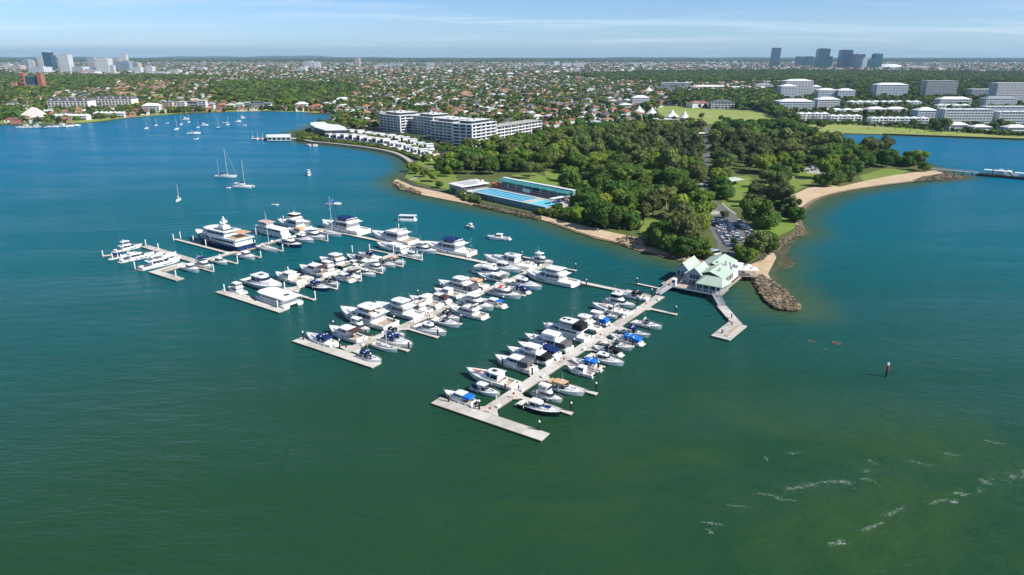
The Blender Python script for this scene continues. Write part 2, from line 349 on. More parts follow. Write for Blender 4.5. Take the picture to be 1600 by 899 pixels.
# low rise on the horizon
def ridge(name, x0, x1, y, hmax, seed, m):
    rnd = random.Random(seed); n = 60; mb = MB(); vs = []
    ph = [rnd.random()*6 for _ in range(5)]
    for i in range(n+1):
        t = i/n; x = x0+(x1-x0)*t; h = hmax*.55*(0.45+0.25*sin(3*t*pi+ph[0])+0.15*sin(9*t*pi+ph[1])+0.1*sin(21*t*pi+ph[2]))*min(1, 6*t, 6*(1-t))
        vs += [(x, y-1600, 0.2), (x, y-500, h*.75), (x, y, h), (x, y+1800, 0.2)]
    fs = [(4*i+k, 4*i+4+k, 4*i+5+k, 4*i+1+k) for i in range(n) for k in range(3)]
    mb.add(vs, fs); return struct(name, mb, m)
M_HILL = ground_mat('wooded_rise', [(0.03, 0.05, 0.025), (0.06, 0.08, 0.04), (0.12, 0.12, 0.11)], [0.004, 0.012], bump=0)
ridge('hills', -14000, 2500, 17000, 118, 3, M_HILL)
ridge('hills', -2500, 15000, 21000, 112, 5, M_HILL)
ridge('hills', -20000, -3000, 25000, 190, 8, M_HILL)

# ---------------------------------------------------------------- water
def axis(lo, hi, st, far): return sorted(set([-f for f in far]+list(np.arange(lo, hi+.1, st))+list(far)))
xs = np.array(axis(-720, 720, 6, [FAR, 12000, 5000, 2500, 1500, 1000])); ys = np.array([-4000, -1500, -500, -100, 0, 40]+list(np.arange(70, 980, 6))+[1100, 1300, 1700, 3000])
XX, YY = np.meshgrid(xs, ys); P = np.stack([XX.ravel(), YY.ravel()], 1)
dmin = np.full(len(P), 1e9)
sp = np.array(shore)
for a, b in zip(sp[:-1], sp[1:]):
    d = b-a; t = np.clip(((P-a)@d)/(d@d+1e-9), 0, 1); dmin = np.minimum(dmin, np.hypot(*(P-(a+t[:, None]*d)).T))
me = bpy.data.meshes.new('water'); nx, ny = len(xs), len(ys)
idx = np.arange(nx*ny).reshape(ny, nx); F = np.stack([idx[:-1, :-1], idx[:-1, 1:], idx[1:, 1:], idx[1:, :-1]], -1).reshape(-1, 4)
me.from_pydata(np.column_stack([P, np.zeros(len(P))]).tolist(), [], F.tolist())
at = me.attributes.new('shore_distance', 'FLOAT', 'POINT'); at.data.foreach_set('value', dmin.astype(np.float32))
wm = bpy.data.materials.new('harbour_water'); wm.use_nodes = True; N = wm.node_tree.nodes; L = wm.node_tree.links
b = N['Principled BSDF']; b.inputs['IOR'].default_value = 1.333; b.inputs['Roughness'].default_value = 0.10; b.inputs['Specular IOR Level'].default_value = 0.13
g = N.new('ShaderNodeNewGeometry'); sp_ = N.new('ShaderNodeSeparateXYZ'); L.new(g.outputs['Position'], sp_.inputs[0])
def MN(op, a, b=0.0, c=None):
    n = N.new('ShaderNodeMath'); n.operation = op
    for i, v in enumerate((a, b, c)):
        if v is None: continue
        if isinstance(v, (int, float)): n.inputs[i].default_value = v
        else: L.new(v, n.inputs[i])
    return n.outputs[0]
def noise(sc, det, vec, rough=.5, dist=0.0):
    n = N.new('ShaderNodeTexNoise'); n.inputs['Scale'].default_value = sc; n.inputs['Detail'].default_value = det; n.inputs['Roughness'].default_value = rough; n.inputs['Distortion'].default_value = dist
    L.new(vec, n.inputs['Vector']); return n.outputs['Fac']
def rng(v, a, b_, c=0.0, d=1.0):
    n = N.new('ShaderNodeMapRange'); n.interpolation_type = 'SMOOTHSTEP'
    for k, x in zip(('From Min', 'From Max', 'To Min', 'To Max'), (a, b_, c, d)): n.inputs[k].default_value = x
    L.new(v, n.inputs['Value']); return n.outputs['Result']
def mixc(f, a, b_):
    n = N.new('ShaderNodeMix'); n.data_type = 'RGBA'; L.new(f, n.inputs['Factor'])
    for k, v in (('A', a), ('B', b_)):
        if isinstance(v, tuple): n.inputs[k].default_value = (*v, 1)
        else: L.new(v, n.inputs[k])
    return n.outputs['Result']
pos = g.outputs['Position']
# silty green near the marina; bluer outward, sky reflection put into the body colour
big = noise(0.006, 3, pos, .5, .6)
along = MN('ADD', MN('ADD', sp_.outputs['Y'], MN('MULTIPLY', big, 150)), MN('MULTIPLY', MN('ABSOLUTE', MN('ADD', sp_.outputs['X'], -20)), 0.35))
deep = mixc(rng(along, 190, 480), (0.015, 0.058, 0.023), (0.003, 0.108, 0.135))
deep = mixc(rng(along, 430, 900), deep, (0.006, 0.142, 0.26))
silt = noise(0.02, 5, pos, .6, 1.0)
deep = mixc(MN('MULTIPLY', rng(silt, .38, .72, 0, .85), MN('MULTIPLY', rng(sp_.outputs['Y'], 190, 120), rng(sp_.outputs['X'], -40, 50))), deep, (0.036, 0.082, 0.022))
atn = N.new('ShaderNodeAttribute'); atn.attribute_name = 'shore_distance'
sd_ = MN('ADD', atn.outputs['Fac'], MN('MULTIPLY', MN('ADD', silt, -.5), 14))
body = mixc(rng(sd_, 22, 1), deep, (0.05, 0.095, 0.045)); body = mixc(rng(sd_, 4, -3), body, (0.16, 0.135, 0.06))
mpn = N.new('ShaderNodeMapping'); mpn.inputs['Rotation'].default_value = (0, 0, radians(12)); mpn.inputs['Scale'].default_value = (0.55, 1.5, 1); L.new(pos, mpn.inputs['Vector'])
rip = noise(0.75, 5, mpn.outputs[0], .62, .4); chop = noise(0.16, 3, mpn.outputs[0], .5, .3)
wv = N.new('ShaderNodeTexWave'); wv.wave_type = 'BANDS'; wv.bands_direction = 'Y'; wv.inputs['Scale'].default_value = 0.042; wv.inputs['Distortion'].default_value = 3.0; wv.inputs['Detail'].default_value = 2; wv.inputs['Detail Scale'].default_value = 0.35
mp2 = N.new('ShaderNodeMapping'); mp2.inputs['Rotation'].default_value = (0, 0, radians(-14)); L.new(pos, mp2.inputs['Vector']); L.new(mp2.outputs[0], wv.inputs['Vector'])
wake = MN('MULTIPLY', rng(noise(0.009, 1, pos), .42, .62), rng(sp_.outputs['X'], 40, -60))
hgt = MN('ADD', MN('ADD', MN('MULTIPLY', rip, 0.55), MN('MULTIPLY', chop, 1.3)), MN('MULTIPLY', MN('MULTIPLY', wv.outputs['Fac'], wake), 0.35))
bp = N.new('ShaderNodeBump'); bp.inputs['Strength'].default_value = 0.8; bp.inputs['Distance'].default_value = 0.85
L.new(hgt, bp.inputs['Height'])
mpl = N.new('ShaderNodeMapping'); mpl.inputs['Rotation'].default_value = (0, 0, radians(18)); mpl.inputs['Scale'].default_value = (.5, 2.2, 1); L.new(pos, mpl.inputs['Vector'])
# body colour under a Fresnel sheen (weakened as through the photograph's polarising filter)
df = N.new('ShaderNodeBsdfDiffuse'); gl = N.new('ShaderNodeBsdfGlossy'); fr = N.new('ShaderNodeFresnel'); ms = N.new('ShaderNodeMixShader'); gl.inputs['Roughness'].default_value = 0.12; fr.inputs['IOR'].default_value = 1.333
for q in (df, gl, fr): L.new(bp.outputs[0], q.inputs['Normal'])
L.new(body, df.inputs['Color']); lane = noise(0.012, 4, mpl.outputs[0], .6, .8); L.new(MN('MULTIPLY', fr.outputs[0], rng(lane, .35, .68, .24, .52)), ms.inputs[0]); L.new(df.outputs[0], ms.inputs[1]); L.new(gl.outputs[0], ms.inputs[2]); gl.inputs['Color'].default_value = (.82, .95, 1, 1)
L.new(ms.outputs[0], N['Material Output'].inputs['Surface']); N.remove(b)
me.materials.append(wm); me.update(); tag(obj('water', me), kind='structure')

# ---------------------------------------------------------------- haze
M_HAZE = bpy.data.materials.new('haze'); M_HAZE.use_nodes = True; n_ = M_HAZE.node_tree.nodes; n_.clear()
ho = n_.new('ShaderNodeOutputMaterial'); pv = n_.new('ShaderNodeVolumePrincipled'); pv.inputs['Color'].default_value = (0.50, 0.77, 1.0, 1)
pv.inputs['Density'].default_value = 3.8e-5; pv.inputs['Anisotropy'].default_value = 0.1
M_HAZE.node_tree.links.new(pv.outputs[0], ho.inputs['Volume'])
hb = MB(); hb.box(-33000, 33000, -4600, 33000, -3, 330); hz = hb.build('haze', M_HAZE); tag(hz, kind='stuff')
# ================================================================ boats
def sheer(t, fs, fb): return fs+(fb-fs)*t**2
def hbeam(t, B, full=.5, tr=.9):
    if t < full: return B/2*(tr+(1-tr)*(t/full))
    u = (t-full)/(1-full); return max(.03, B/2*(1-u**2.3))
def hull_parts(root, L, B, fs, fb, hm, bm, tc=.30, deckm=None, floorm=None, rake=.07, full=.5, tr=.9, stripe=None):
    ts = [0, .08, .2, .35, .5, .62, .73, .82, .9, .96, 1.0]; rings = []
    for t in ts:
        b = hbeam(t, B, full, tr); z = sheer(t, fs, fb); x = -L/2+L*t; k = max(0, (t-.55)/.45)**2*L*rake
        rk = lambda f: x-k*(1-f)
        rings.append([(rk(1), -b, z), (rk(.85), -b*.99, z*.80), (rk(.5), -b*.95, z*.42), (rk(.15), -b*.86, .12), (rk(0), -b*.72, -.35), (rk(0), 0, -.5),
                      (rk(0), b*.72, -.35), (rk(.15), b*.86, .12), (rk(.5), b*.95, z*.42), (rk(.85), b*.99, z*.80), (rk(1), b, z)])
    mb = MB(); mb.loft(rings, closed=False, cap=False, mis=[2 if stripe else 0, 0, 0, 1, 1, 1, 1, 0, 0, 2 if stripe else 0])
    mb.f.append(tuple(reversed(range(11)))); mb.m.append(0)
    mb.build('hull', [hm, bm, stripe or hm], root)
    d = MB(); zs = .04
    ds = [t for t in ts if t > tc]; ds = [tc]+ds
    row = lambda t, f=.955: (-L/2+L*t-.02*L*(t > .99), hbeam(t, B, full, tr)*f, sheer(t, fs, fb)-zs)
    for a, c in zip(ds, ds[1:]):
        (xa, ba, za), (xc, bc, zc) = row(a), row(c); cr = .05
        d.add([(xa, -ba, za), (xc, -bc, zc), (xc, 0, zc+cr), (xa, 0, za+cr), (xc, bc, zc), (xa, ba, za)], [(0, 1, 2, 3), (3, 2, 4, 5)])
    if tc > 0.03:                                   # cockpit: side decks, lower floor
        st = [0, tc*.5, tc]
        for a, c in zip(st, st[1:]):
            (xa, ba, za), (xc, bc, zc) = row(a), row(c)
            for s in (-1, 1):
                p = [(xa, s*ba, za), (xc, s*bc, zc), (xc, s*bc*.82, zc), (xa, s*ba*.82, za)]
                q = [(xa, s*ba*.82, za), (xc, s*bc*.82, zc), (xc, s*bc*.82, zc-.65), (xa, s*ba*.82, za-.65)]
                d.add(p+q, [(0, 1, 2, 3) if s < 0 else (3, 2, 1, 0), (4, 5, 6, 7) if s < 0 else (7, 6, 5, 4)])
        xa, ba, za = row(0); d.add([(xa+.02, -ba, za), (xa+.3, -ba, za), (xa+.3, ba, za), (xa+.02, ba, za), (xa+.3, ba, za-.65), (xa+.3, -ba, za-.65)], [(0, 1, 2, 3), (2, 1, 5, 4)])
        xc, bc, zc = row(tc); d.add([(xc, -bc*.82, zc-.65), (xc, bc*.82, zc-.65), (xc, bc*.82, zc+.04), (xc, -bc*.82, zc+.04)], [(3, 2, 1, 0)])
        f = MB(); f.add([(xa+.1, -ba*.85, za-.62), (xc, -bc*.85, zc-.62), (xc, bc*.85, zc-.62), (xa+.1, ba*.85, za-.62)], [(0, 1, 2, 3)])
        f.build('cockpit_floor', floorm or TEAK, root)
    d.build('deck', deckm or W_DECK, root)
def outl(xb, xf, w, nose=.3, tip=.5, back=1.0):
    return [(xb, -w*back), (xf-(xf-xb)*nose, -w), (xf-(xf-xb)*nose*.3, -w*(1+tip)/2), (xf, -w*tip*.6), (xf, w*tip*.6), (xf-(xf-xb)*nose*.3, w*(1+tip)/2), (xf-(xf-xb)*nose, w), (xb, w*back)]
def lerpo(a, b, t, off=0.0):
    cx = (a[0][0]+a[4][0])/2; r = []
    for p, q in zip(a, b):
        x = p[0]*(1-t)+q[0]*t; y = p[1]*(1-t)+q[1]*t
        r.append((x+(off if x > cx else 0), y+(off if y > 0 else -off)))
    return r
def house(root, ob, z0, ot, z1, wm, wz=(.35, .85), name='cabin', glass=True, wside=(.06, .96), split=2):
    mb = MB(); mb.prism(ob, z0, ot, z1, bot=False); mb.build(name, wm, root)
    if not glass: return
    a = lerpo(ob, ot, wz[0], .03); b = lerpo(ob, ot, wz[1], .03); za = z0+(z1-z0)*wz[0]; zb = z0+(z1-z0)*wz[1]
    g = MB(); vs = [(*a[i], za) for i in (1, 2, 3, 4, 5, 6)]+[(*b[i], zb) for i in (1, 2, 3, 4, 5, 6)]
    g.add(vs, [(i, i+1, 7+i, 6+i) for i in range(5)]); g.build('windscreen', GLASS, root)
    for (i, j) in ((0, 1), (7, 6)):
        for k in range(split):
            f0 = wside[0]+(wside[1]-wside[0])*k/split; f1 = wside[0]+(wside[1]-wside[0])*((k+.93)/split)
            P = lambda o, f: (o[i][0]+(o[j][0]-o[i][0])*f, o[i][1]+(o[j][1]-o[i][1])*f)
            g = MB(); q = [(*P(a, f0), za), (*P(a, f1), za), (*P(b, f1), zb), (*P(b, f0), zb)]
            g.add(q, [(0, 1, 2, 3) if i == 0 else (3, 2, 1, 0)]); g.build('side_window', GLASS, root)
def rail(root, L, B, fs, fb, t0=.5, h=.65, full=.5):
    mb = MB(); ts = np.linspace(t0, 1.0, 7)
    P = [(-L/2+L*t, hbeam(t, B, full)*.95, sheer(t, fs, fb)) for t in ts]
    for s in (-1, 1):
        mb.path([(p[0]+.1, s*p[1], p[2]+h) for p in P], .025, 3)
        for p in P[::2]: mb.tube((p[0], s*p[1], p[2]-.02), (p[0]+.1, s*p[1], p[2]+h), .02, 3)
    mb.build('bow_rail', STEEL, root)
def awning(root, xb, xf, w, z, m, h=.25, legs=1.6, name='canopy', sides=None):
    mb = MB(); n = 5; rings = []
    for x in (xb, xb*.5+xf*.5, xf):
        rings.append([(x, -w, z-.05)]+[(x, w*(2*i/(n-1)-1), z+h*(1-(2*i/(n-1)-1)**2)) for i in range(n)]+[(x, w, z-.05)])
    mb.loft(rings, closed=True)
    if sides:
        for s in (-1, 1): mb.add([(xb, s*w, z), (xf, s*w, z), (xf+.1, s*w*1.02, z-sides), (xb-.1, s*w*1.02, z-sides)], [(0, 1, 2, 3)]); 
        mb.add([(xb, -w, z), (xb, w, z), (xb-.1, w, z-sides), (xb-.1, -w, z-sides)], [(0, 1, 2, 3)])
    mb.build(name, m, root)
    fr = MB()
    for s in (-1, 1):
        for x in (xb+.1, xf-.1): fr.tube((x, s*w*.97, z), (x, s*w*.97, z-legs), .03, 3)
    fr.build('canopy_frame', STEEL, root)
def arch(root, x, w, z0, h, m=None, lean=-.5):
    mb = MB(); t = .22
    for s in (-1, 1):
        mb.prism([(x-t, s*w-.06), (x+t, s*w-.06), (x+t, s*w+.06), (x-t, s*w+.06)], z0, [(x+lean-t*.6, s*w*.8-.06), (x+lean+t*.6, s*w*.8-.06), (x+lean+t*.6, s*w*.8+.06), (x+lean-t*.6, s*w*.8+.06)], z0+h)
    mb.box(x+lean-t*.7, x+lean+t*.7, -w*.84, w*.84, z0+h-.02, z0+h+.14); mb.ball((x+lean, 0, z0+h+.3), .28, 8, 4, 0, (1, 1, .6))
    mb.build('radar_arch', m or W_GEL, root)
def antenna(root, x, y, z, h): MB().tube((x, y, z), (x-.1*h, y, z+h), .035, 3, 0, .015).build('antenna', ALU, root)
def platform(root, L, B, fs, m=None):
    mb = MB(); x = -L/2; mb.prism([(x-.9, -B*.38), (x, -B*.43), (x, B*.43), (x-.9, B*.38)], .28, [(x-.9, -B*.38), (x, -B*.43), (x, B*.43), (x-.9, B*.38)], .42); mb.build('swim_platform', m or W_DECK, root)
def seats(root, x, w, z, m=W_GEL2):
    mb = MB(); mb.box(x, x+.55, -w, w, z, z+.45); mb.box(x-.12, x, -w, w, z, z+.85); mb.build('seat', m, root)
def outboard(root, x, y, z, m=RUB):
    mb = MB(); mb.prism([(x-.7, y-.2), (x-.1, y-.17), (x-.1, y+.17), (x-.7, y+.2)], z+.1, [(x-.62, y-.15), (x-.15, y-.14), (x-.15, y+.14), (x-.62, y+.15)], z+.72)
    mb.box(x-.42, x-.24, y-.07, y+.07, z-1.0, z+.12); mb.build('outboard_engine', m, root)
def fenders(root, L, B, fs, n=3):
    for k in range(n):
        t = .18+.2*k; x = -L/2+L*t
        for s in (-1, 1): MB().tube((x, s*(hbeam(t, B)+.1), fs*.95), (x, s*(hbeam(t, B)+.1), fs*.4), .12, 6).build('fender', RND.choice([W_GEL, NAVY, W_GEL]), root)
RND = random.Random(11)

def hull_glass(root, L, B, fs, fb, t, k=3):
    for s in (-1, 1):
        for i in range(k):
            t0 = t+.075*i; x = -L/2+L*t0; z = sheer(t0, fs, fb)*.62; b = hbeam(t0, B)*.985; b2 = hbeam(t0+.05, B)*.985
            g = MB(); q = [(x, s*b, z-.16), (x+.05*L, s*b2, z-.13), (x+.05*L, s*b2, z+.16), (x, s*b, z+.15)]; q2 = [(a[0], a[1]+s*.05, a[2]) for a in q]
            g.add(q+q2, [(4, 5, 6, 7), (7, 6, 5, 4), (0, 1, 5, 4), (3, 2, 6, 7)]); g.build('hull_window', GLASS, root)
def boat_fly(r, L, o):
    B = L*o.get('bw', .325); fs = .06*L+.35; fb = .09*L+.65; hm = o.get('hull', W_GEL); z = sheer(.45, fs, fb)-.05
    hull_parts(r, L, B, fs, fb, hm, o.get('boot', NAVY if hm is W_GEL else ANTI), tc=.22, stripe=o.get('stripe'), floorm=RND.choice([W_DECK, W_DECK, TEAK]))
    w = B*.40; h1 = max(1.3, .092*L); xb, xf = -.25*L, .24*L
    house(r, outl(xb, xf, w, .35), z, outl(xb, xf-.12*L, w*.9, .35), z+h1, W_GEL, (.30, .90), 'saloon', split=3); hull_glass(r, L, B, fs, fb, .5)
    lo = MB(); lo.prism(outl(xf-.14*L, .40*L, w*.72, .6, .2), z-.02, outl(xf-.14*L, .33*L, w*.62, .6, .2), z+h1*.42, bot=False); lo.build('coachroof', W_GEL, r)
    f = MB(); xa, xc = -.34*L, .10*L; f.prism(outl(xa, xc, w*1.04, .3, .6), z+h1, outl(xa, xc, w*1.04, .3, .6), z+h1+.14); f.build('flybridge_deck', W_GEL, r)
    c = MB(); a = outl(-.26*L, xc-.01*L, w*.97, .3, .6); b = outl(-.26*L, xc-.05*L, w*.97, .3, .6); n = 8; zz = z+h1+.14; c.loft([[(*p, zz) for p in a], [(*p, zz+.5) for p in b], [(p[0]*.97, p[1]*.92, zz+.5) for p in b], [(p[0]*.97, p[1]*.92, zz+.05) for p in a]], cap=False); c.build('flybridge_coaming', W_GEL, r)
    ws = MB(); ws.add([(*b[i], zz+.6) for i in (2, 3, 4, 5)]+[(b[i][0]-.25, b[i][1]*.95, zz+1.0) for i in (2, 3, 4, 5)], [(i, i+1, 5+i, 4+i) for i in range(3)]); ws.build('wind_deflector', GLASS, r)
    seats(r, -.05*L, w*.55, zz, W_GEL2); MB().box(-.20*L, -.12*L, -w*.8, w*.8, zz, zz+.42).build('lounge', o.get('seatm', W_GEL2), r)
    top = o.get('top')
    if top == 'hard':
        t = MB(); p = outl(-.25*L, .06*L, w*.92, .25, .7); q = outl(-.24*L, .03*L, w*.82, .25, .7); t.prism(p, zz+1.7, q, zz+1.84); t.build('hardtop', W_GEL, r)
        po = MB()
        for s in (-1, 1):
            po.tube((-.02*L, s*w*.85, zz+.5), (-.0*L, s*w*.8, zz+1.72), .06, 4); po.tube((-.22*L, s*w*.85, zz+.1), (-.2*L, s*w*.8, zz+1.72), .09, 4)
        po.build('hardtop_posts', W_GEL, r); MB().ball((-.15*L, 0, zz+2.35), .35, 8, 5, 0, (1, 1, .8)).build('radar_dome', W_GEL, r)
        if o.get('clear'): MB().prism(outl(-.24*L, .04*L, w*.9, .25, .7), zz+.6, outl(-.24*L, .04*L, w*.9, .25, .7), zz+1.69, cap=False, bot=False).build('clear_screens', o['clear'], r)
    elif top: awning(r, -.22*L, .05*L, w*.88, zz+1.6, CV[top], .2, 1.4, sides=o.get('drop'))
    if top != 'hard': arch(r, -.22*L, w*.95, zz+.05, 1.45)
    if o.get('aft'): awning(r, -.47*L, -.26*L, w*.95, z+h1-.1, CV[o['aft']], .12, h1, 'cockpit_cover', sides=1.2)
    antenna(r, -.2*L, w*.7, zz+1.5, .16*L+1); antenna(r, -.2*L, -w*.7, zz+1.5, .1*L+1)
    rail(r, L, B, fs, fb, .45, .7); platform(r, L, B, fs, TEAK if RND.random() < .5 else W_DECK)
    if o.get('dinghy'): MB().loft([[(x, -w_, zz+.75), (x, 0, zz+.3), (x, w_, zz+.75), (x, 0, zz+.95)] for x, w_ in ((-.32*L, .7), (-.25*L, .75), (-.19*L, .5), (-.17*L, .05))]).build('tender', W_GEL, r)
    fenders(r, L, B, fs)
def boat_sport(r, L, o):
    B = L*o.get('bw', .32); fs = .055*L+.4; fb = .085*L+.65; hm = o.get('hull', W_GEL); tc = .36
    hull_parts(r, L, B, fs, fb, hm, o.get('boot', NAVY), tc=tc, stripe=o.get('stripe'), floorm=RND.choice([W_DECK, W_DECK, TEAK])); z = sheer(.5, fs, fb)-.05; w = B*.36
    m = MB(); m.prism(outl(-.02*L, .38*L, w, .75, .25), z-.05, outl(.0*L, .30*L, w*.8, .75, .2), z+.055*L, bot=False); m.build('coachroof', W_GEL, r)
    for k, x in enumerate((.12, .2)): MB().box(x*L, x*L+.55, -.28, .28, z+.055*L-.02, z+.055*L+.04).build('deck_hatch', GLASS, r)
    if o.get('pad'): MB().box(.10*L, .24*L, -w*.5, w*.5, z+.055*L, z+.055*L+.09).build('sun_pad', CV[o['pad']], r)
    zt = z+.05*L
    if o.get('top') == 'hard':
        house(r, outl(-.20*L, .13*L, w*1.02, .45, .5), z, outl(-.20*L, .04*L, w*.86, .45, .5), z+max(1.45, .12*L), W_GEL, (.28, .80), 'wheelhouse', split=1)
        t = MB(); zh = z+max(1.45, .12*L); t.prism(outl(-.24*L, .05*L, w*.92, .4, .6), zh, outl(-.23*L, .03*L, w*.8, .4, .6), zh+.13); t.build('hardtop', W_GEL, r)
        MB().box(-.12*L, -.03*L, -w*.35, w*.35, zh+.13, zh+.17).build('sunroof', GLASS if RND.random() < .5 else W_DECK, r)
    else:
        ws = MB(); a = outl(-.08*L, .10*L, w*1.03, .6, .5); b = outl(-.11*L, .03*L, w*.92, .6, .5); ws.prism(a, z, b, z+1.05, cap=False, bot=False); ws.build('windscreen', GLASS, r)
        ws = MB(); ws.loft([[(*p, z+1.04) for p in b], [(*p, z+1.11) for p in b], [(p[0], p[1]*.93, z+1.11) for p in b], [(p[0], p[1]*.93, z+1.04) for p in b]], cap=False); ws.build('windscreen_frame', W_GEL, r)
        arch(r, -.16*L, w*1.12, z, 1.55, W_GEL, .35)
        cvr = o.get('top')
        if cvr == 'full':
            pass
        if cvr: awning(r, -.30*L, -.0*L, w*1.0, z+1.55, CV[cvr], .2, 1.5, sides=o.get('drop', .55))
    seats(r, -.26*L, w*.9, fs-.62, W_GEL2); seats(r, -.42*L, w*.95, fs-.62, RND.choice([W_GEL2, W_GEL, W_GEL2]))
    if o.get('aft'): awning(r, -.46*L, -.26*L, w*1.05, z+1.1, CV[o['aft']], .1, 1.0, 'cockpit_cover', sides=.8)
    antenna(r, -.15*L, w*.8, z+1.5, 2.2); rail(r, L, B, fs, fb, .52, .55)
    if o.get('engines'):
        for k in range(o['engines']): outboard(r, -L/2, (k-(o['engines']-1)/2)*.75, fs*.6)
    else: platform(r, L, B, fs)
    fenders(r, L, B, fs, 2)
def boat_sedan(r, L, o):
    B = L*.345; fs = .06*L+.5; fb = .10*L+.75; hm = o.get('hull', W_GEL); z = sheer(.5, fs, fb)-.05; w = B*.38
    hull_parts(r, L, B, fs, fb, hm, o.get('boot', NAVY), tc=.34, stripe=o.get('stripe'), floorm=o.get('floor'))
    m = MB(); m.prism(outl(.08*L, .36*L, w*.85, .7, .25), z-.05, outl(.08*L, .31*L, w*.75, .7, .25), z+.05*L, bot=False); m.build('coachroof', W_GEL, r)
    h = max(1.4, .13*L); house(r, outl(-.16*L, .15*L, w, .25, .8), z, outl(-.16*L, .07*L, w*.88, .25, .8), z+h, W_GEL, (.42, .86), 'cabin', split=2)
    t = MB(); t.prism(outl(-.2*L, .09*L, w*.95, .25, .8), z+h, outl(-.19*L, .08*L, w*.88, .25, .8), z+h+.12); t.build('cabin_roof', o.get('roofm', W_GEL), r)
    if o.get('top'): awning(r, -.42*L, -.17*L, w*.95, z+h-.15, CV[o['top']], .15, h, sides=o.get('drop'))
    seats(r, -.44*L, w*.8, fs-.62); antenna(r, 0, w*.5, z+h, 2.5); rail(r, L, B, fs, fb, .5, .6)
    if o.get('engines'):
        for k in range(o['engines']): outboard(r, -L/2, (k-(o['engines']-1)/2)*.75, fs*.6)
    else: platform(r, L, B, fs)
    fenders(r, L, B, fs, 2)
def boat_sail(r, L, o):
    B = L*.29; fs = .07*L+.3; fb = .09*L+.5; hm = o.get('hull', W_GEL); z = sheer(.5, fs, fb)-.04; w = B*.27
    hull_parts(r, L, B, fs, fb, hm, o.get('boot', NAVY), tc=.26, tr=.7, full=.45, stripe=o.get('stripe'))
    house(r, outl(-.18*L, .22*L, w*1.15, .5, .4), z-.03, outl(-.17*L, .16*L, w, .5, .4), z+.42, W_GEL, (.35, .75), 'coachroof', split=3)
    for x in (.02, .25): MB().box(x*L, x*L+.5, -.25, .25, z+.40, z+.47).build('deck_hatch', GLASS, r)
    mh = L*1.18; MB().tube((.06*L, 0, z+.3), (.045*L, 0, z+mh), .14, 6, 0, .09).build('mast', ALU, r)
    sp = MB()
    for k in (.4, .68): sp.tube((.05*L, -B*.28, z+mh*k), (.05*L, B*.28, z+mh*k), .04, 3)
    sp.build('spreaders', ALU, r)
    bm = MB(); bm.tube((.05*L, 0, z+1.55), (-.30*L, 0, z+1.5), .09, 5); bm.build('boom', ALU, r)
    sc = MB(); sc.loft([[(x, s*.16*k, z+1.62+.34*k*v) for s, v in ((-1, 0), (-.7, 1), (.7, 1), (1, 0))] for x, k in ((.04*L, 1.3), (-.1*L, 1), (-.29*L, .5))]); sc.build('sail_cover', CV[o.get('cover', 'navy')], r)
    rg = MB(); tip = (.045*L, 0, z+mh)
    for p in ((L*.49, 0, fb), (-L*.49, 0, fs), (.03*L, B*.46, fs), (.03*L, -B*.46, fs)): rg.tube(p, tip, .022, 3)
    rg.tube((L*.47, 0, fb+.4), (.08*L, 0, z+mh*.93), .07, 4); rg.build('rigging', STEEL, r)
    if o.get('top'): awning(r, -.28*L, -.12*L, w*1.2, z+1.5, CV[o['top']], .15, 1.3)
    if o.get('mizzen'): MB().tube((-.33*L, 0, z), (-.34*L, 0, z+mh*.6), .09, 5, 0, .06).build('mizzen_mast', ALU, r)
    rail(r, L, B, fs, fb, .2, .6, .45)
def boat_cat(r, L, o):
    B = L*.42; fs = 1.1
    for s in (-1, 1):
        mb = MB(); rings = []
        for t in (0, .1, .5, .8, .93, 1):
            b = .16*B*(1 if t < .6 else 1-((t-.6)/.4)**2*.9); x = -L/2+L*t; c = s*B*.36
            rings.append([(x, c-b, fs+.25*t), (x, c-b*.8, .1), (x, c, -.4), (x, c+b*.8, .1), (x, c+b, fs+.25*t)])
        mb.loft(rings); mb.build('hull', W_GEL, r)
    MB().box(-L*.47, L*.36, -B*.46, B*.46, fs-.25, fs+.12).build('bridge_deck', W_DECK, r)
    if o.get('charter'):
        house(r, outl(-.36*L, .34*L, B*.42, .15, .9), fs+.1, outl(-.36*L, .32*L, B*.42, .15, .9), fs+2.2, W_GEL, (.40, .93), 'saloon', wside=(.01, .99), split=5)
        MB().prism(outl(-.5*L, .42*L, B*.5, .18, .75), fs+2.2, outl(-.5*L, .41*L, B*.49, .18, .75), fs+2.42).build('roof', CV['white'], r)
        MB().box(-.30*L, -.22*L, -B*.2, B*.05, fs+2.42, fs+2.5).build('solar_panel', GLASS, r)
        p = MB()
        for s in (-1, 1):
            for x in (-.49, -.43): p.tube((x*L, s*B*.45, fs), (x*L, s*B*.45, fs+2.2), .06, 4)
        p.build('roof_posts', W_GEL, r); rl = MB()
        for s in (-1, 1): rl.path([(-.47*L, s*B*.46, fs+1), (.36*L, s*B*.46, fs+1)], .03, 3)
        rl.build('guard_rail', STEEL, r)
    else:
        house(r, outl(-.28*L, .16*L, B*.36, .35, .7), fs+.1, outl(-.26*L, .08*L, B*.3, .35, .7), fs+1.3, W_GEL, (.3, .8), 'saloon', split=2)
        if o.get('top'): awning(r, -.44*L, -.28*L, B*.36, fs+1.9, CV[o['top']], .1, 1.7)
        mh = L*1.25; MB().tube((.06*L, 0, fs+1.2), (.05*L, 0, fs+mh), .15, 6, 0, .1).build('mast', ALU, r)
        MB().tube((.05*L, 0, fs+2.4), (-.36*L, 0, fs+2.4), .2, 5).build('sail_cover', CV[o.get('cover', 'navy')], r)
        rg = MB()
        for p in ((L*.44, 0, fs), (-.1*L, B*.48, fs), (-.1*L, -B*.48, fs)): rg.tube(p, (.05*L, 0, fs+mh), .03, 3)
        rg.build('rigging', STEEL, r)
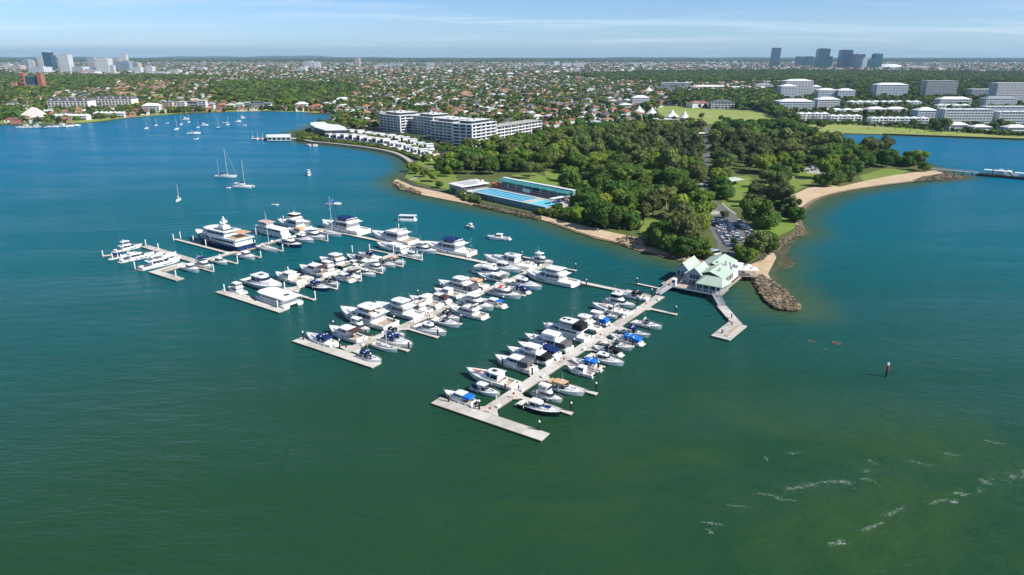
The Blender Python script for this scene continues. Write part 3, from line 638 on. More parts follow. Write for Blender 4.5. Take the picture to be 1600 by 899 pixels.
def boat_houseboat(r, L, o):
    B = L*.36; mb = MB(); mb.prism(outl(-L/2, L/2, B/2, .2, .8), -.4, outl(-L/2, L/2, B/2, .2, .8), .75); mb.build('hull', W_GEL, r)
    house(r, outl(-.42*L, .34*L, B*.42, .1, 1), .75, outl(-.42*L, .34*L, B*.42, .1, 1), 2.9, W_GEL, (.45, .8), 'cabin', wside=(.05, .95), split=4)
    MB().box(-.5*L, .42*L, -B*.5, B*.5, 2.9, 3.05).build('roof', W_GEL, r); m = MB()
    for x in (-.48, .4):
        for s in (-1, 1): m.tube((x*L, s*B*.46, .7), (x*L, s*B*.46, 2.9), .05, 4)
    m.build('roof_posts', W_GEL, r); k = MB(); k.path([(-.48*L, B*.48, 3.9), (-.2*L, B*.48, 3.9), (-.2*L, -B*.48, 3.9), (-.48*L, -B*.48, 3.9), (-.48*L, B*.48, 3.9)], .04, 3); k.build('roof_rail', STEEL, r)
def boat_dinghy(r, L, o):
    B = L*.42; hull_parts(r, L, B, .5, .7, o.get('hull', W_GEL), W_GEL, tc=.7, floorm=o.get('floor', W_DECK))
    MB().box(-.1*L, .02*L, -B*.4, B*.4, .25, .42).build('seat', CV[o.get('top', 'white')], r)
    if o.get('engines'): outboard(r, -L/2, 0, .35)
def boat_small(r, L, o):                            # open runabout with a small windscreen
    B = L*.36; fs = .75; fb = 1.15; hull_parts(r, L, B, fs, fb, o.get('hull', W_GEL), NAVY, tc=.5)
    a = outl(-.02*L, .12*L, B*.36, .5, .5); b = outl(-.04*L, .07*L, B*.32, .5, .5); MB().prism(a, .95, b, 1.7, cap=False, bot=False).build('windscreen', GLASS, r)
    seats(r, -.2*L, B*.35, .2); seats(r, -.4*L, B*.35, .2)
    if o.get('top'): awning(r, -.28*L, .05*L, B*.38, 2.1, CV[o['top']], .15, 1.4)
    outboard(r, -L/2, 0, fs*.6, RUB if RND.random() < .6 else W_GEL)
def boat_super(r, L, o):                            # the navy hulled triple deck yacht
    B = L*.25; fs, fb = 2.7, 4.9
    hull_parts(r, L, B, fs, fb, NAVY, ANTI, tc=.02, rake=.13, full=.55)
    house(r, outl(-.44*L, .20*L, B*.46, .25, .6), fs, outl(-.44*L, .17*L, B*.46, .25, .6), fs+2.5, W_GEL, (.35, .75), 'main_saloon', split=6)
    MB().prism(outl(-.47*L, .25*L, B*.50, .3, .5), fs+2.5, outl(-.47*L, .24*L, B*.50, .3, .5), fs+3.0).build('upper_deck', W_GEL, r)
    house(r, outl(-.24*L, .25*L, B*.42, .25, .7), fs+3.0, outl(-.24*L, .20*L, B*.38, .25, .7), fs+5.2, W_GEL, (.30, .78), 'wheelhouse', split=4)
    MB().prism(outl(-.27*L, .22*L, B*.43, .25, .7), fs+5.2, outl(-.27*L, .21*L, B*.42, .25, .7), fs+5.4).build('sun_deck', CV['white'], r)
    MB().prism(outl(-.20*L, .02*L, B*.3, .2, .8), fs+5.4, outl(-.18*L, .0*L, B*.28, .2, .8), fs+5.75).build('skylight', CV['grey'], r)
    MB().box(-.44*L, -.25*L, -B*.40, B*.40, fs+3, fs+3.1).build('aft_deck', TEAK, r)
    MB().box(-.45*L, -.30*L, -B*.42, B*.1, fs+5.1, fs+5.3).build('aft_awning', CV['tan'], r)
    m = MB(); m.prism(outl(-.16*L, -.02*L, B*.2, .3, .7), fs+5.4, outl(-.14*L, -.04*L, B*.17, .3, .7), fs+7.2); m.build('upper_helm', W_GEL, r)
    m = MB(); m.prism([(-.12*L, -.5), (-.08*L, -.4), (-.08*L, .4), (-.12*L, .5)], fs+7.2, [(-.11*L, -.2), (-.095*L, -.2), (-.095*L, .2), (-.11*L, .2)], fs+11.5)
    m.box(-.115*L, -.09*L, -1.9, 1.9, fs+8.4, fs+8.6); m.box(-.11*L, -.095*L, -1.2, 1.2, fs+10, fs+10.15); m.ball((-.1*L, 1.5, fs+9), .5); m.ball((-.1*L, -1.5, fs+9), .5); m.build('radar_mast', W_GEL, r)
    MB().tube((.02*L, 0, fs+5.4), (.02*L, 0, fs+8.4), .05, 4).build('flag_staff', STEEL, r)
    rl = MB()
    for z, x0, x1, w in ((fs+4.0, -.46, .1, .49), (fs+6.3, -.26, .18, .42)):
        for s in (-1, 1):
            rl.path([(x0*L, s*B*w, z), (x1*L, s*B*w, z)], .04, 3)
            for k in range(9): x = (x0+(x1-x0)*k/8)*L; rl.tube((x, s*B*w, z-1), (x, s*B*w, z), .03, 3)
    rl.build('guard_rail', STEEL, r); rail(r, L, B, fs, fb, .7, 1.0)
    p = MB(); p.box(-.5*L-1.6, -.5*L, -B*.42, B*.42, .5, .7); p.build('swim_platform', TEAK, r)
    for k in range(7):
        t = .2+.07*k; MB().box(-L/2+L*t, -L/2+L*t+.6, -hbeam(t, B, .55)-.02, -hbeam(t, B, .55)+.3, 1.6, 2.0).build('porthole', GLASS, r)
def boat_classic(r, L, o):                          # long white motor vessel
    B = L*.22; fs, fb = 1.9, 3.2; hull_parts(r, L, B, fs, fb, W_GEL, NAVY, tc=.02, rake=.05, full=.6)
    house(r, outl(-.46*L, .20*L, B*.44, .12, .9), fs, outl(-.46*L, .19*L, B*.44, .12, .9), fs+2.1, W_GEL, (.45, .8), 'main_cabin', split=7)
    MB().prism(outl(-.48*L, .24*L, B*.5, .15, .9), fs+2.1, outl(-.48*L, .24*L, B*.5, .15, .9), fs+2.3).build('roof', CV['white'], r)
    house(r, outl(.0*L, .26*L, B*.36, .25, .7), fs+2.3, outl(.0*L, .23*L, B*.33, .25, .7), fs+4.3, W_GEL, (.45, .85), 'wheelhouse', split=2)
    MB().prism(outl(-.05*L, .30*L, B*.46, .3, .6), fs+4.3, outl(-.05*L, .29*L, B*.45, .3, .6), fs+4.5).build('wheelhouse_roof', mat('roof_pinkish', (.62, .42, .36), .7, .1), r)
    antenna(r, .1*L, 0, fs+4.5, 3); rail(r, L, B, fs, fb, .7, 1.0)
def boat_triple(r, L, o):                           # big white flybridge boat with a boxed in upper deck
    B = L*.29; fs, fb = 1.7, 2.9; hull_parts(r, L, B, fs, fb, W_GEL, NAVY, tc=.12, floorm=W_DECK)
    house(r, outl(-.34*L, .26*L, B*.45, .3, .5), fs+.1, outl(-.34*L, .20*L, B*.43, .3, .5), fs+2.0, W_GEL, (.48, .88), 'saloon', split=3)
    MB().prism(outl(-.44*L, .18*L, B*.48, .25, .6), fs+2.0, outl(-.44*L, .17*L, B*.48, .25, .6), fs+2.25).build('upper_deck', W_GEL, r)
    house(r, outl(-.22*L, .14*L, B*.42, .3, .6), fs+2.25, outl(-.22*L, .06*L, B*.38, .3, .6), fs+4.1, GREYH, (.60, .85), 'upper_saloon', split=2)
    MB().prism(outl(-.24*L, .1*L, B*.44, .3, .7), fs+4.1, outl(-.24*L, .08*L, B*.42, .3, .7), fs+4.35).build('hardtop', W_GEL, r)
    MB().prism(outl(-.43*L, -.22*L, B*.43, .05, 1), fs+2.3, outl(-.42*L, -.22*L, B*.40, .05, 1), fs+4.2).build('enclosure', CV['black'], r)
    for k in (-.12, -.02): MB().box(k*L, k*L+1.2, -.6, .6, fs+4.35, fs+4.42).build('skylight', GLASS, r)
    for s in (-1, 1): antenna(r, -.1*L, s*B*.3, fs+4.3, 3)
    rail(r, L, B, fs, fb, .5, .9); platform(r, L, B, fs, W_DECK); MB().ball((.33*L, 0, fb-.1), 1.1, 8, 4, 0, (1.6, 1, .5)).build('covered_tender', W_GEL, r)
BT = {'fly': boat_fly, 'sport': boat_sport, 'sedan': boat_sedan, 'sail': boat_sail, 'cat': boat_cat, 'house': boat_houseboat, 'dinghy': boat_dinghy, 'small': boat_small, 'super': boat_super, 'classic': boat_classic, 'triple': boat_triple}
BN = {'fly': ('flybridge_cruiser', 'flybridge cruiser', 'motor yacht'), 'sport': ('sports_cruiser', 'sports cruiser', 'motor boat'), 'sedan': ('cabin_cruiser', 'cabin cruiser', 'motor boat'), 'sail': ('sailing_yacht', 'sailing yacht', 'yacht'),
      'cat': ('catamaran', 'catamaran', 'catamaran'), 'house': ('houseboat', 'houseboat', 'houseboat'), 'dinghy': ('dinghy', 'dinghy', 'dinghy'), 'small': ('runabout', 'runabout', 'small boat'), 'super': ('superyacht', 'superyacht', 'ship'), 'classic': ('motor_vessel', 'motor vessel', 'ship'), 'triple': ('motor_yacht', 'motor yacht', 'motor yacht')}
def put_boat(kind, p, ang, L, o, label, group=None):
    n, _, c = BN[kind]; r = thing(n, label, c, (p[0], p[1], 0.02), ang, group); BT[kind](r, L, o); return r

Z1 = zoomf(150, 370, 7.955); Z2 = zoomf(260, 320, 7.955); Z3 = zoomf(380, 320, 7.955); Z4 = zoomf(330, 400, 7.955); Z5 = zoomf(470, 380, 7.955); Z6 = zoomf(560, 340, 7.955); Z7 = zoomf(720, 370, 7.955); Z8 = zoomf(640, 420, 7.955)
Y1 = zoomf(450, 460, 7.955); Y2 = zoomf(560, 440, 7.955); Y3 = zoomf(870, 430, 7.955); Y4 = zoomf(770, 480, 7.955); Y5 = zoomf(700, 540, 7.955); Y6 = zoomf(680, 580, 7.955); Y7 = zoomf(860, 490, 7.955)
# (jetty, zoom, stern x,y, bow x,y, kind, options, description)
_ = dict
BOATS = [
 ('D', Y6, 480, 380, 125, 255, 'sedan', _(top='blue', drop=.5, engines=2), 'white cruiser under bright blue canopy'),
 ('D', Y6, 430, 205, 850, 245, 'sport', _(top='white', drop=.5, aft='navy'), 'white boat with striped pale soft top and navy stern cover'),
 ('D', Y5, 820, 490, 262, 300, 'sport', _(top='hard', kayak=1), 'white hardtop cruiser carrying an orange kayak'),
 ('D', Y5, 1020, 300, 630, 125, 'sedan', _(top='grey', drop=1.1), 'white cruiser with grey clear screens aft'),
 ('D', Y5, 1230, 195, 775, 25, 'fly', _(aft='black', top='white'), 'flybridge boat with black cockpit covers'),
 ('D', Y4, 780, 590, 345, 440, 'sport', _(top='navy', aft='navy'), 'express boat with two navy covers'),
 ('D', Y4, 925, 515, 430, 350, 'fly', _(top='white', aft='grey', drop=.9), 'flybridge cruiser with boxy white canopies'),
 ('D', Y4, 1140, 400, 660, 240, 'triple', _(), 'big white three deck yacht with black enclosed upper deck'),
 ('D', Y4, 1250, 300, 940, 120, 'fly', _(top='hard'), 'white flybridge cruiser squeezed beside the big yacht'),
 ('D', Y4, 1350, 235, 1150, 60, 'fly', _(aft='blue', top='white'), 'white flybridge cruiser with blue dome cover'),
 ('D', Y3, 500, 465, 775, 500, 'sport', _(top=None), 'open white sports boat with windscreen arch'),
 ('D', Y3, 870, 475, 475, 350, 'sport', _(top=None, pad='tan', bw=.33), 'white boat with cream cockpit and tall aerials'),
 ('D', Y3, 600, 300, 975, 375, 'fly', _(top='hard', clear=CV['black']), 'flybridge boat with black side screens'),
 ('D', Y3, 1110, 285, 790, 200, 'sport', _(top='black'), 'white express boat with black canopy by the walkway'),
 ('D', Y6, 1020, 405, 1600, 480, 'sport', _(top='hard', hull=BLKH, pad='navy', boot=NAVY), 'black hulled hardtop cruiser with navy sun pad'),
 ('D', Y5, 1080, 560, 1420, 670, 'fly', _(top='white'), 'small white flybridge boat with open frame top'),
 ('D', zoomf(670, 540, 5.287), 975, 320, 1300, 375, 'sport', _(top='tan', aft='tan'), 'sports cruiser with two tan canopies'),
 ('D', Y7, 520, 755, 235, 650, 'sedan', _(engines=2), 'small white cabin boat with twin black outboards'),
 ('D', Y7, 640, 665, 260, 560, 'sport', _(top='blue', engines=1), 'sports boat with blue top and white arch'),
 ('D', Y7, 470, 520, 930, 600, 'sport', _(top='hard'), 'sleek all white hardtop cruiser'),
 ('D', Y7, 860, 490, 540, 395, 'sport', _(top='black', aft='black'), 'white boat with split black canopy'),
 ('D', Y7, 640, 355, 1040, 410, 'sport', _(top=None, bw=.25), 'long low open white speedboat'),
 ('D', Y7, 1130, 345, 740, 265, 'sport', _(top='blue', aft='blue', drop=.9), 'white boat almost wholly under blue cover'),
 ('D', Y7, 900, 190, 1230, 265, 'sport', _(top='navy', bw=.26), 'slim bowrider with blue windscreen cover'),
 ('D', Y7, 1010, 110, 1420, 135, 'sport', _(top=None), 'open white express cruiser nearest the shore'),
 # second jetty
 ('C', Y1, 580, 605, 232, 495, 'sport', _(top='navy', drop=.7), 'white sports boat with navy soft top'),
 ('C', Y1, 880, 565, 555, 410, 'sedan', _(top='brown', floor=TEAK), 'fishing cruiser with brown cover and long timber cockpit'),
 ('C', Y1, 745, 370, 1035, 430, 'fly', _(top='white'), 'small white flybridge boat pointing at the jetty'),
 ('C', Y1, 1250, 385, 690, 195, 'fly', _(top='hard', dinghy='fly', seatm=CV['tan'], bw=.34), 'very large white flybridge cruiser with beige top deck'),
 ('C', Y2, 710, 435, 262, 275, 'fly', _(top='hard'), 'long white game boat with flybridge'),
 ('C', Y2, 855, 360, 560, 255, 'fly', _(top=None, seatm=CV['tan']), 'flybridge boat with pinkish seats'),
 ('C', Y2, 985, 295, 660, 195, 'sedan', _(floor=TEAK), 'white cruiser with long open cockpit'),
 ('C', Y2, 1110, 235, 850, 160, 'sedan', _(top='brown', drop=.8), 'white cruiser with brown clear screens'),
 ('C', Y2, 1235, 175, 962, 95, 'sedan', _(), 'low white cruiser with wide dark side windows'),
 ('C', Z8, 770, 295, 420, 150, 'fly', _(top='hard', aft='grey'), 'tall white flybridge boat with grey cockpit screen'),
 ('C', Z8, 900, 225, 640, 110, 'sport', _(top='tan', seatm=CV['tan']), 'cream boat with tan cockpit lounge'),
 ('C', Z7, 520, 540, 250, 450, 'sport', _(aft='grey', top='white'), 'boat with grey cover and cream transom'),
 ('C', Z7, 170, 410, 620, 475, 'fly', _(top=None, aft='white'), 'white flybridge boat with wrapped foredeck'),
 ('C', Z7, 400, 335, 725, 430, 'sport', _(top='hard'), 'white hardtop boat with pointed foredeck'),
 ('C', Z7, 850, 385, 335, 250, 'sport', _(top='hard', bw=.27), 'very long low white sports yacht'),
 ('C', Z7, 865, 320, 720, 265, 'small', _(top='navy'), 'small runabout with navy canopy'),
 ('C', Z7, 850, 275, 1170, 305, 'fly', _(top='hard', boot=ANTI), 'game fishing boat with red waterline'),
 ('C', Z7, 1400, 580, 830, 450, 'fly', _(top='hard'), 'largest white flybridge yacht lying along the walkway'),
 ('C', Z7, 570, 560, 1040, 615, 'sport', _(top='hard'), 'large white sports cruiser bow out'),
 ('C', Z7, 365, 655, 745, 745, 'fly', _(top=None, seatm=RED, pad=1), 'white flybridge boat with red seats'),
 ('C', Z7, 800, 690, 610, 600, 'sport', _(top='navy', aft='navy'), 'boat hidden under navy covers'),
 ('C', Z8, 1150, 460, 900, 375, 'sedan', _(top='blue', floor=TEAK, boot=ANTI), 'blue canopied boat with varnished timber stern'),
 ('C', Z8, 640, 390, 1045, 490, 'fly', _(aft='white', top='white'), 'white cruiser wrapped in white covers'),
 ('C', Z8, 915, 585, 505, 475, 'fly', _(top=None, seatm=CV['brown']), 'white motor yacht with people on the flybridge'),
 ('C', Z8, 390, 550, 612, 615, 'sport', _(top='black', drop=.9), 'runabout cruiser with black hood'),
 ('C', Z8, 290, 620, 640, 690, 'sport', _(top=None), 'open white sports boat beside a pile'),
 ('C', Z8, 50, 710, 490, 785, 'sport', _(top='hard', stripe=GREYH, boot=BLKH), 'sleek hardtop cruiser with dark blue boot stripe'),
 ('C', Y1, 1240, 430, 1435, 510, 'sport', _(top='black'), 'short white boat with black hood'),
 ('C', Y1, 1130, 540, 1590, 610, 'sport', _(top='navy', bw=.34), 'broad white cruiser with navy windscreen'),
 ('C', Y1, 1055, 600, 1365, 680, 'sail', _(cover='white'), 'white sailing yacht with bare mast'),
 ('C', Y1, 850, 740, 1185, 810, 'sport', _(top='navy'), 'white bowrider with navy hood and arch'),
 # third jetty
 ('B', Z4, 1040, 590, 612, 470, 'cat', _(charter=1), 'charter catamaran with wide flat white roof'),
 ('B', Z4, 390, 440, 225, 385, 'fly', _(top='white', bw=.4), 'compact white flybridge boat behind the end pontoon'),
 ('B', Z4, 495, 480, 400, 480, 'dinghy', _(engines=1), 'small white dinghy between boats'),
 ('B', Z4, 590, 500, 480, 510, 'dinghy', _(top='tan', engines=1), 'white tender with red marking ahead of the catamaran'),
 ('B', Z4, 400, 300, 820, 425, 'sport', _(top='hard', hull=GREYH, pad='white', bw=.36, stripe=W_GEL), 'large cruiser with shaded grey sides, navy windscreen'),  # hull colour greyed for the shade on its side
 ('B', Z4, 1110, 315, 820, 225, 'sedan', _(), 'white cabin cruiser with rounded roof'),
 ('B', Z4, 1210, 265, 1065, 205, 'small', _(top=None), 'small fishing runabout'),
 ('B', Z3, 1020, 865, 735, 770, 'sedan', _(top='brown'), 'white cruiser with brown rear canopy'),
 ('B', Z3, 1130, 820, 920, 745, 'fly', _(top='white'), 'white flybridge boat with rounded covers'),
 ('B', Z3, 1290, 750, 975, 665, 'fly', _(hull=GREENH, top='hard', seatm=CV['tan']), 'green hulled ketch style motor boat with timber top'),
 ('B', Z5, 680, 265, 570, 215, 'small', _(top='white'), 'small white boat with white hood'),
 ('B', Z5, 830, 225, 600, 145, 'sport', _(top='grey'), 'white express boat with grey windscreen'),
 ('B', Z5, 935, 175, 740, 115, 'sport', _(top='navy'), 'sports boat with navy canopy and white arch'),
 ('B', Z5, 70, 510, 385, 555, 'sport', _(hull=NAVY, top='navy'), 'navy hulled bowrider with navy canopy'),
 ('B', Z5, 285, 465, 490, 505, 'sport', _(top='black'), 'small white cruiser with black canopy'),
 ('B', Z5, 620, 455, 415, 390, 'sedan', _(top='navy'), 'white boat with dark cockpit and open stern'),
 ('B', Z5, 700, 400, 500, 350, 'sport', _(top='black'), 'white boat with chrome rails and black hood'),
 ('B', Z5, 680, 350, 960, 380, 'sport', _(top='hard'), 'white hardtop cruiser with blue tinted screens'),
 ('B', Z5, 830, 270, 1055, 325, 'fly', _(top='white', aft='white'), 'white boat under a tall white cover'),
 ('B', Z5, 930, 230, 1200, 270, 'sport', _(top='grey'), 'white express boat with grey hood'),
 ('B', Z5, 1090, 195, 1305, 240, 'sport', _(top='tan'), 'white boat with pale tan hood'),
 ('B', Z6, 640, 310, 215, 195, 'fly', _(top=None), 'large white motor yacht at the walkway corner'),
 ('B', Z6, 560, 400, 280, 315, 'sport', _(aft='white', top='white', drop=.9), 'white boat under full white covers'),
 ('B', Z6, 535, 450, 830, 475, 'sport', _(top='hard'), 'white hardtop cruiser beside the long finger'),
 ('B', Z6, 700, 360, 935, 440, 'fly', _(top='white'), 'white game boat with high flybridge'),
 ('B', Z6, 1350, 460, 870, 330, 'fly', _(top='navy'), 'large white yacht with navy bimini on the walkway'),
 # farthest jetty
 ('A', Z3, 1460, 345, 1025, 230, 'fly', _(top='navy', bw=.33), 'large white flybridge yacht with navy top'),
 ('A', Z3, 960, 330, 1230, 375, 'sail', _(cover='white', mastlong=1), 'white sailing yacht with very tall mast'),
 ('A', Z3, 790, 350, 990, 425, 'fly', _(top='white'), 'white flybridge boat at the shore end'),
 ('A', Z3, 640, 390, 860, 455, 'sport', _(top='hard'), 'white sports cruiser between two flybridge boats'),
 ('A', Z3, 430, 460, 755, 500, 'fly', _(hull=NAVY, top=None, boot=BLKH), 'navy hulled flybridge cruiser'),
 ('A', Z3, 205, 510, 420, 570, 'sail', _(cover='white', top='white'), 'sailing yacht with white awning'),
 ('A', Z3, 800, 290, 435, 215, 'fly', _(top=None, bw=.25), 'long white motor yacht behind the jetty'),
 ('A', Z3, 545, 180, 820, 240, 'fly', _(top='hard', clear=CV['black']), 'tall white flybridge boat with dark aft screens'),
 ('A', Z3, 560, 345, 125, 270, 'classic', _(), 'long white motor vessel with dark blue waterline'),
 ('A', Z3, 750, 345, 590, 290, 'sport', _(top='tan', drop=.9), 'boat under a beige fitted cover'),
 ('A', Z2, 985, 510, 385, 350, 'super', _(), 'navy superyacht with three white decks'),
 ('A', Z2, 890, 610, 1115, 655, 'sedan', _(boot=ANTI), 'white cabin cruiser with red antifouling'),
 ('A', Z2, 560, 680, 785, 715, 'sport', _(top='hard'), 'white hardtop cruiser'),
 ('A', Z2, 360, 720, 580, 770, 'fly', _(top='navy'), 'white flybridge boat with navy bimini'),
 ('A', Z2, 200, 765, 425, 810, 'sedan', _(stripe=GREYH, boot=BLKH), 'white cruiser with dark waterline stripe'),
]
BV = [('A', Z1, 320, 290, 715, 190, 'fly', _(top=None, bw=.27), 'long white yacht with two rows of dark windows, outer end of farthest jetty'),
      ('A', Z1, 215, 150, 590, 100, 'fly', _(top='hard', bw=.3), 'outermost flybridge yacht of the far left cluster'),
      ('A', Z1, 520, 350, 1090, 290, 'fly', _(top='hard', bw=.27), 'biggest white yacht of the far left cluster, beside the square pontoon'),
      ('A', Z1, 655, 265, 1000, 190, 'sport', _(top='hard'), 'white hardtop boat tucked between two big yachts at far left'),
      ('A', Z1, 200, 245, 380, 210, 'sport', _(top='navy'), 'sports boat with navy hood beside the three white piles at far left')]
JN = {'D': 'nearest jetty', 'C': 'second jetty', 'B': 'third jetty', 'A': 'farthest jetty'}
ARM = {'D': ((761, 641.8), (1032, 462.7)), 'C': ((541, 548.5), (856, 412.5)), 'B': ((446.9, 455.3), (616, 397.5)), 'A': ((254.3, 424), (503.2, 357.7))}
ARMW = {k: (G(*a[0])[:2], G(*a[1])[:2]) for k, a in ARM.items()}
def mean_pt(z, sx, sy, bx, by, zz):
    a = G(*z(sx, sy), zz); b = G(*z(bx, by), zz); return a, b
rows = {}
for bt in BOATS:
    j, z, sx, sy, bx, by, kind, o, desc = bt
    a, b = mean_pt(z, sx, sy, bx, by, 1.3 if kind not in ('super', 'classic') else 2.6)
    d = b-a; L_ = abs(d.dot(U)); ang = UA if d.dot(U) > 0 else UA+pi
    L_ = max(L_, 4 if kind in ('dinghy', 'small') else 7.5)*(1.0 if kind in ('super', 'classic', 'cat', 'dinghy') else 1.06); mid = (a+b)/2; mid.z = 0
    o0 = Vector(ARMW[j][0]); side = 'right' if (mid.xy-o0).dot(U.xy) > (Vector(ARMW[j][1])-o0).dot(U.xy)*((mid.xy-o0).dot(V.xy))/max(1, (Vector(ARMW[j][1])-o0).dot(V.xy)) else 'left'
    rows.setdefault((j, side), []).append((mid.dot(V), mid, ang+RND.uniform(-.03, .03), L_, kind, o, desc))
PLACED = []
for (j, side), lst in rows.items():
    lst.sort(key=lambda q: q[0])
    for i, (_v, mid, ang, L_, kind, o, desc) in enumerate(lst):
        dw = desc.split(); lab = f"{desc}, {ordw(i)} from outer end, {side} side, {JN[j]}"
        while len(lab.split()) > 16: lab = lab.replace(' outer end', ' the end').replace(' side,', ',') if ' side,' in lab else f"{' '.join(dw[:8])}, {ordw(i)} from end, {side}, {JN[j]}"
        PLACED.append([mid, ang, L_, kind, o, lab])
# keep neighbours from running into each other: nudge apart along the jetty
def beam(k, L_, o): return L_*{'sail': .29, 'super': .25, 'classic': .22, 'cat': .42, 'sedan': .33, 'house': .36, 'dinghy': .42, 'small': .36, 'triple': .29}.get(k, o.get('bw', .31))+.1
for it in range(60):
    for i in range(len(PLACED)):
        for k in range(i+1, len(PLACED)):
            A, Bq = PLACED[i], PLACED[k]; d = Bq[0]-A[0]
            ov_v = (beam(A[3], A[2], A[4])+beam(Bq[3], Bq[2], Bq[4]))/2-abs(d.dot(V)); ov_u = (A[2]+Bq[2])/2+.4-abs(d.dot(U))
            if ov_v > 0 and ov_u > 0:
                if ov_v < ov_u*1.6: s = V*(ov_v*.26*(1 if d.dot(V) > 0 else -1))
                else: s = U*(ov_u*.26*(1 if d.dot(U) > 0 else -1))
                wa = 0 if A[3] in ('super', 'cat') else 1; wb = 0 if Bq[3] in ('super', 'cat') else 1
                A[0] = A[0]-s*wa; Bq[0] = Bq[0]+s*wb
for mid, ang, L_, kind, o, lab in PLACED:
    r = put_boat(kind, mid, ang, L_, o, lab, 'boats berthed in the marina')
    if o.get('kayak'):
        k = MB(); rings = [[(x, -w, 0), (x, 0, -.15), (x, w, 0), (x, 0, .18)] for x, w in ((-1.8, .03), (-.8, .35), (.6, .36), (1.8, .03))]; k.loft(rings)
        kk = k.build('kayak', ORG); tag(kk, 'orange kayak lying on the foredeck of the white hardtop cruiser', 'kayak'); kk.matrix_world = Matrix.Translation(r.location+Vector((cos(ang)*L_*.22-sin(ang)*.9, sin(ang)*L_*.22+cos(ang)*.9, 2.75))) @ Matrix.Rotation(ang+.15, 4, 'Z')
for j, z, sx, sy, bx, by, kind, o, desc in BV:
    a, b = mean_pt(z, sx, sy, bx, by, 1.5); d = b-a; mid = (a+b)/2
    put_boat(kind, (mid.x, mid.y, 0), VA-.05, min(max(8, d.length), 26), o, desc, 'boats berthed in the marina')

# swinging on moorings and out in the bays: (px, py of the waterline middle, length m, heading deg, kind, options, label)
Zm = zoomf(200, 160, 5.287)
FREE = [(279.5, 312.5, 8, 100, 'sail', _(cover='white'), 'small white sailing yacht moored alone left of the big yachts'),
 (354, 276.5, 17, -6, 'sail', _(cover='navy', top='navy', mizzen=1, hull=W_GEL), 'two masted white ketch with navy awning moored in the bay'),
 (381, 292, 14, -12, 'cat', _(cover='navy', top='white'), 'white sailing catamaran moored in the bay'),
 (357.5, 293, 3.2, 10, 'dinghy', _(), 'tiny white tender trailing behind the catamaran'),
 (482.5, 273.5, 9, -80, 'fly', _(top='white'), 'white motor cruiser anchored alone in mid bay'),
 (522.5, 319, 9.5, -8, 'sport', _(top='blue'), 'white sports boat with blue canopy moored beyond the tall mast'),
 (636, 343.5, 10.5, 172, 'house', _(), 'white flat roofed houseboat anchored off the marina'),
 (736, 355.5, 7, -60, 'sedan', _(), 'little white boat moored off the pool, seen bow on'),
 (778.5, 373, 11.5, 168, 'sedan', _(roofm=W_GEL), 'white cabin cruiser anchored alone off the beach'),
 (430.5, 319.5, 4.5, -5, 'dinghy', _(), 'lone white dinghy afloat beyond the farthest jetty')]
for x, y, L_, h_, k_, lab in [(155, 215, 9, 85, 'sail', 'leftmost moored white yacht in the upper bay'), (235, 190, 8, 95, 'sail', 'second moored yacht from left in the upper bay'), (325, 172, 8, 90, 'small', 'small white boat between moored yachts, upper left bay'), (405, 222, 12, 92, 'sail', 'large white yacht seen stern on, upper left bay'), (443, 183, 10, 100, 'sail', 'grey hulled yacht behind the large white one'), (480, 140, 9, 30, 'fly', 'white cruiser close under the far houses'), (505, 163, 9, 100, 'sail', 'yacht moored nearest the far left houses'), (590, 146, 7, 10, 'small', 'small low boat near the dark glass house shore'), (580, 207, 7, 80, 'sail', 'small yacht above the pair of white motor cruisers'), (635, 190, 9, 20, 'fly', 'white cruiser moored right of the small yacht'), (547, 258, 15, 8, 'sport', 'larger white motor cruiser lying across the upper bay'), (563, 303, 7, 60, 'small', 'small white boat just below the larger cruiser'), (748, 212, 11, 88, 'sail', 'tall masted dark hulled yacht mid upper bay'), (803, 168, 8, 5, 'small', 'low motor boat left of the rightmost yacht pair'), (828, 185, 9, 92, 'sail', 'rightmost moored yacht in the upper bay'), (912, 158, 8, 40, 'sedan', 'white cabin boat moored towards the sailing club'), (948, 130, 10, 70, 'fly', 'white flybridge cruiser nearest the far middle shore'), (965, 190, 5, 20, 'small', 'tiny white runabout alone right of the moorings')]:
    px, py = Zm(x, y); FREE.append((px, py, L_, h_, k_, _(hull=NAVY if 'dark' in lab else W_GEL), lab))
for i, (px, py, L_, h_, k_, o, lab) in enumerate(FREE):
    p = G(px, py, 0.5); put_boat(k_, p, radians(h_), L_, o, lab, 'boats on swing moorings')
# boats tied up along the far left shore
Zl = zoomf(0, 70, 6.42)
for i, (x, y, L_, k_) in enumerate([(245, 832, 17, 'fly'), (350, 830, 15, 'fly'), (430, 830, 13, 'small'), (520, 826, 14, 'sport'), (610, 822, 17, 'fly'), (690, 818, 14, 'sport'), (755, 812, 14, 'sport'), (190, 834, 10, 'sport')]):
    p = G(*Zl(x, y), .5); put_boat(k_, p, radians(RND.choice([4, 184])+RND.uniform(-8, 8)), L_, _(hull=NAVY if i == 2 else W_GEL), f"{'dark open boat' if i == 2 else 'white motor boat'} tied up on the far left shore, {ordw([1, 2, 3, 4, 5, 6, 7, 0][i])} from left", 'boats along the far left shore')

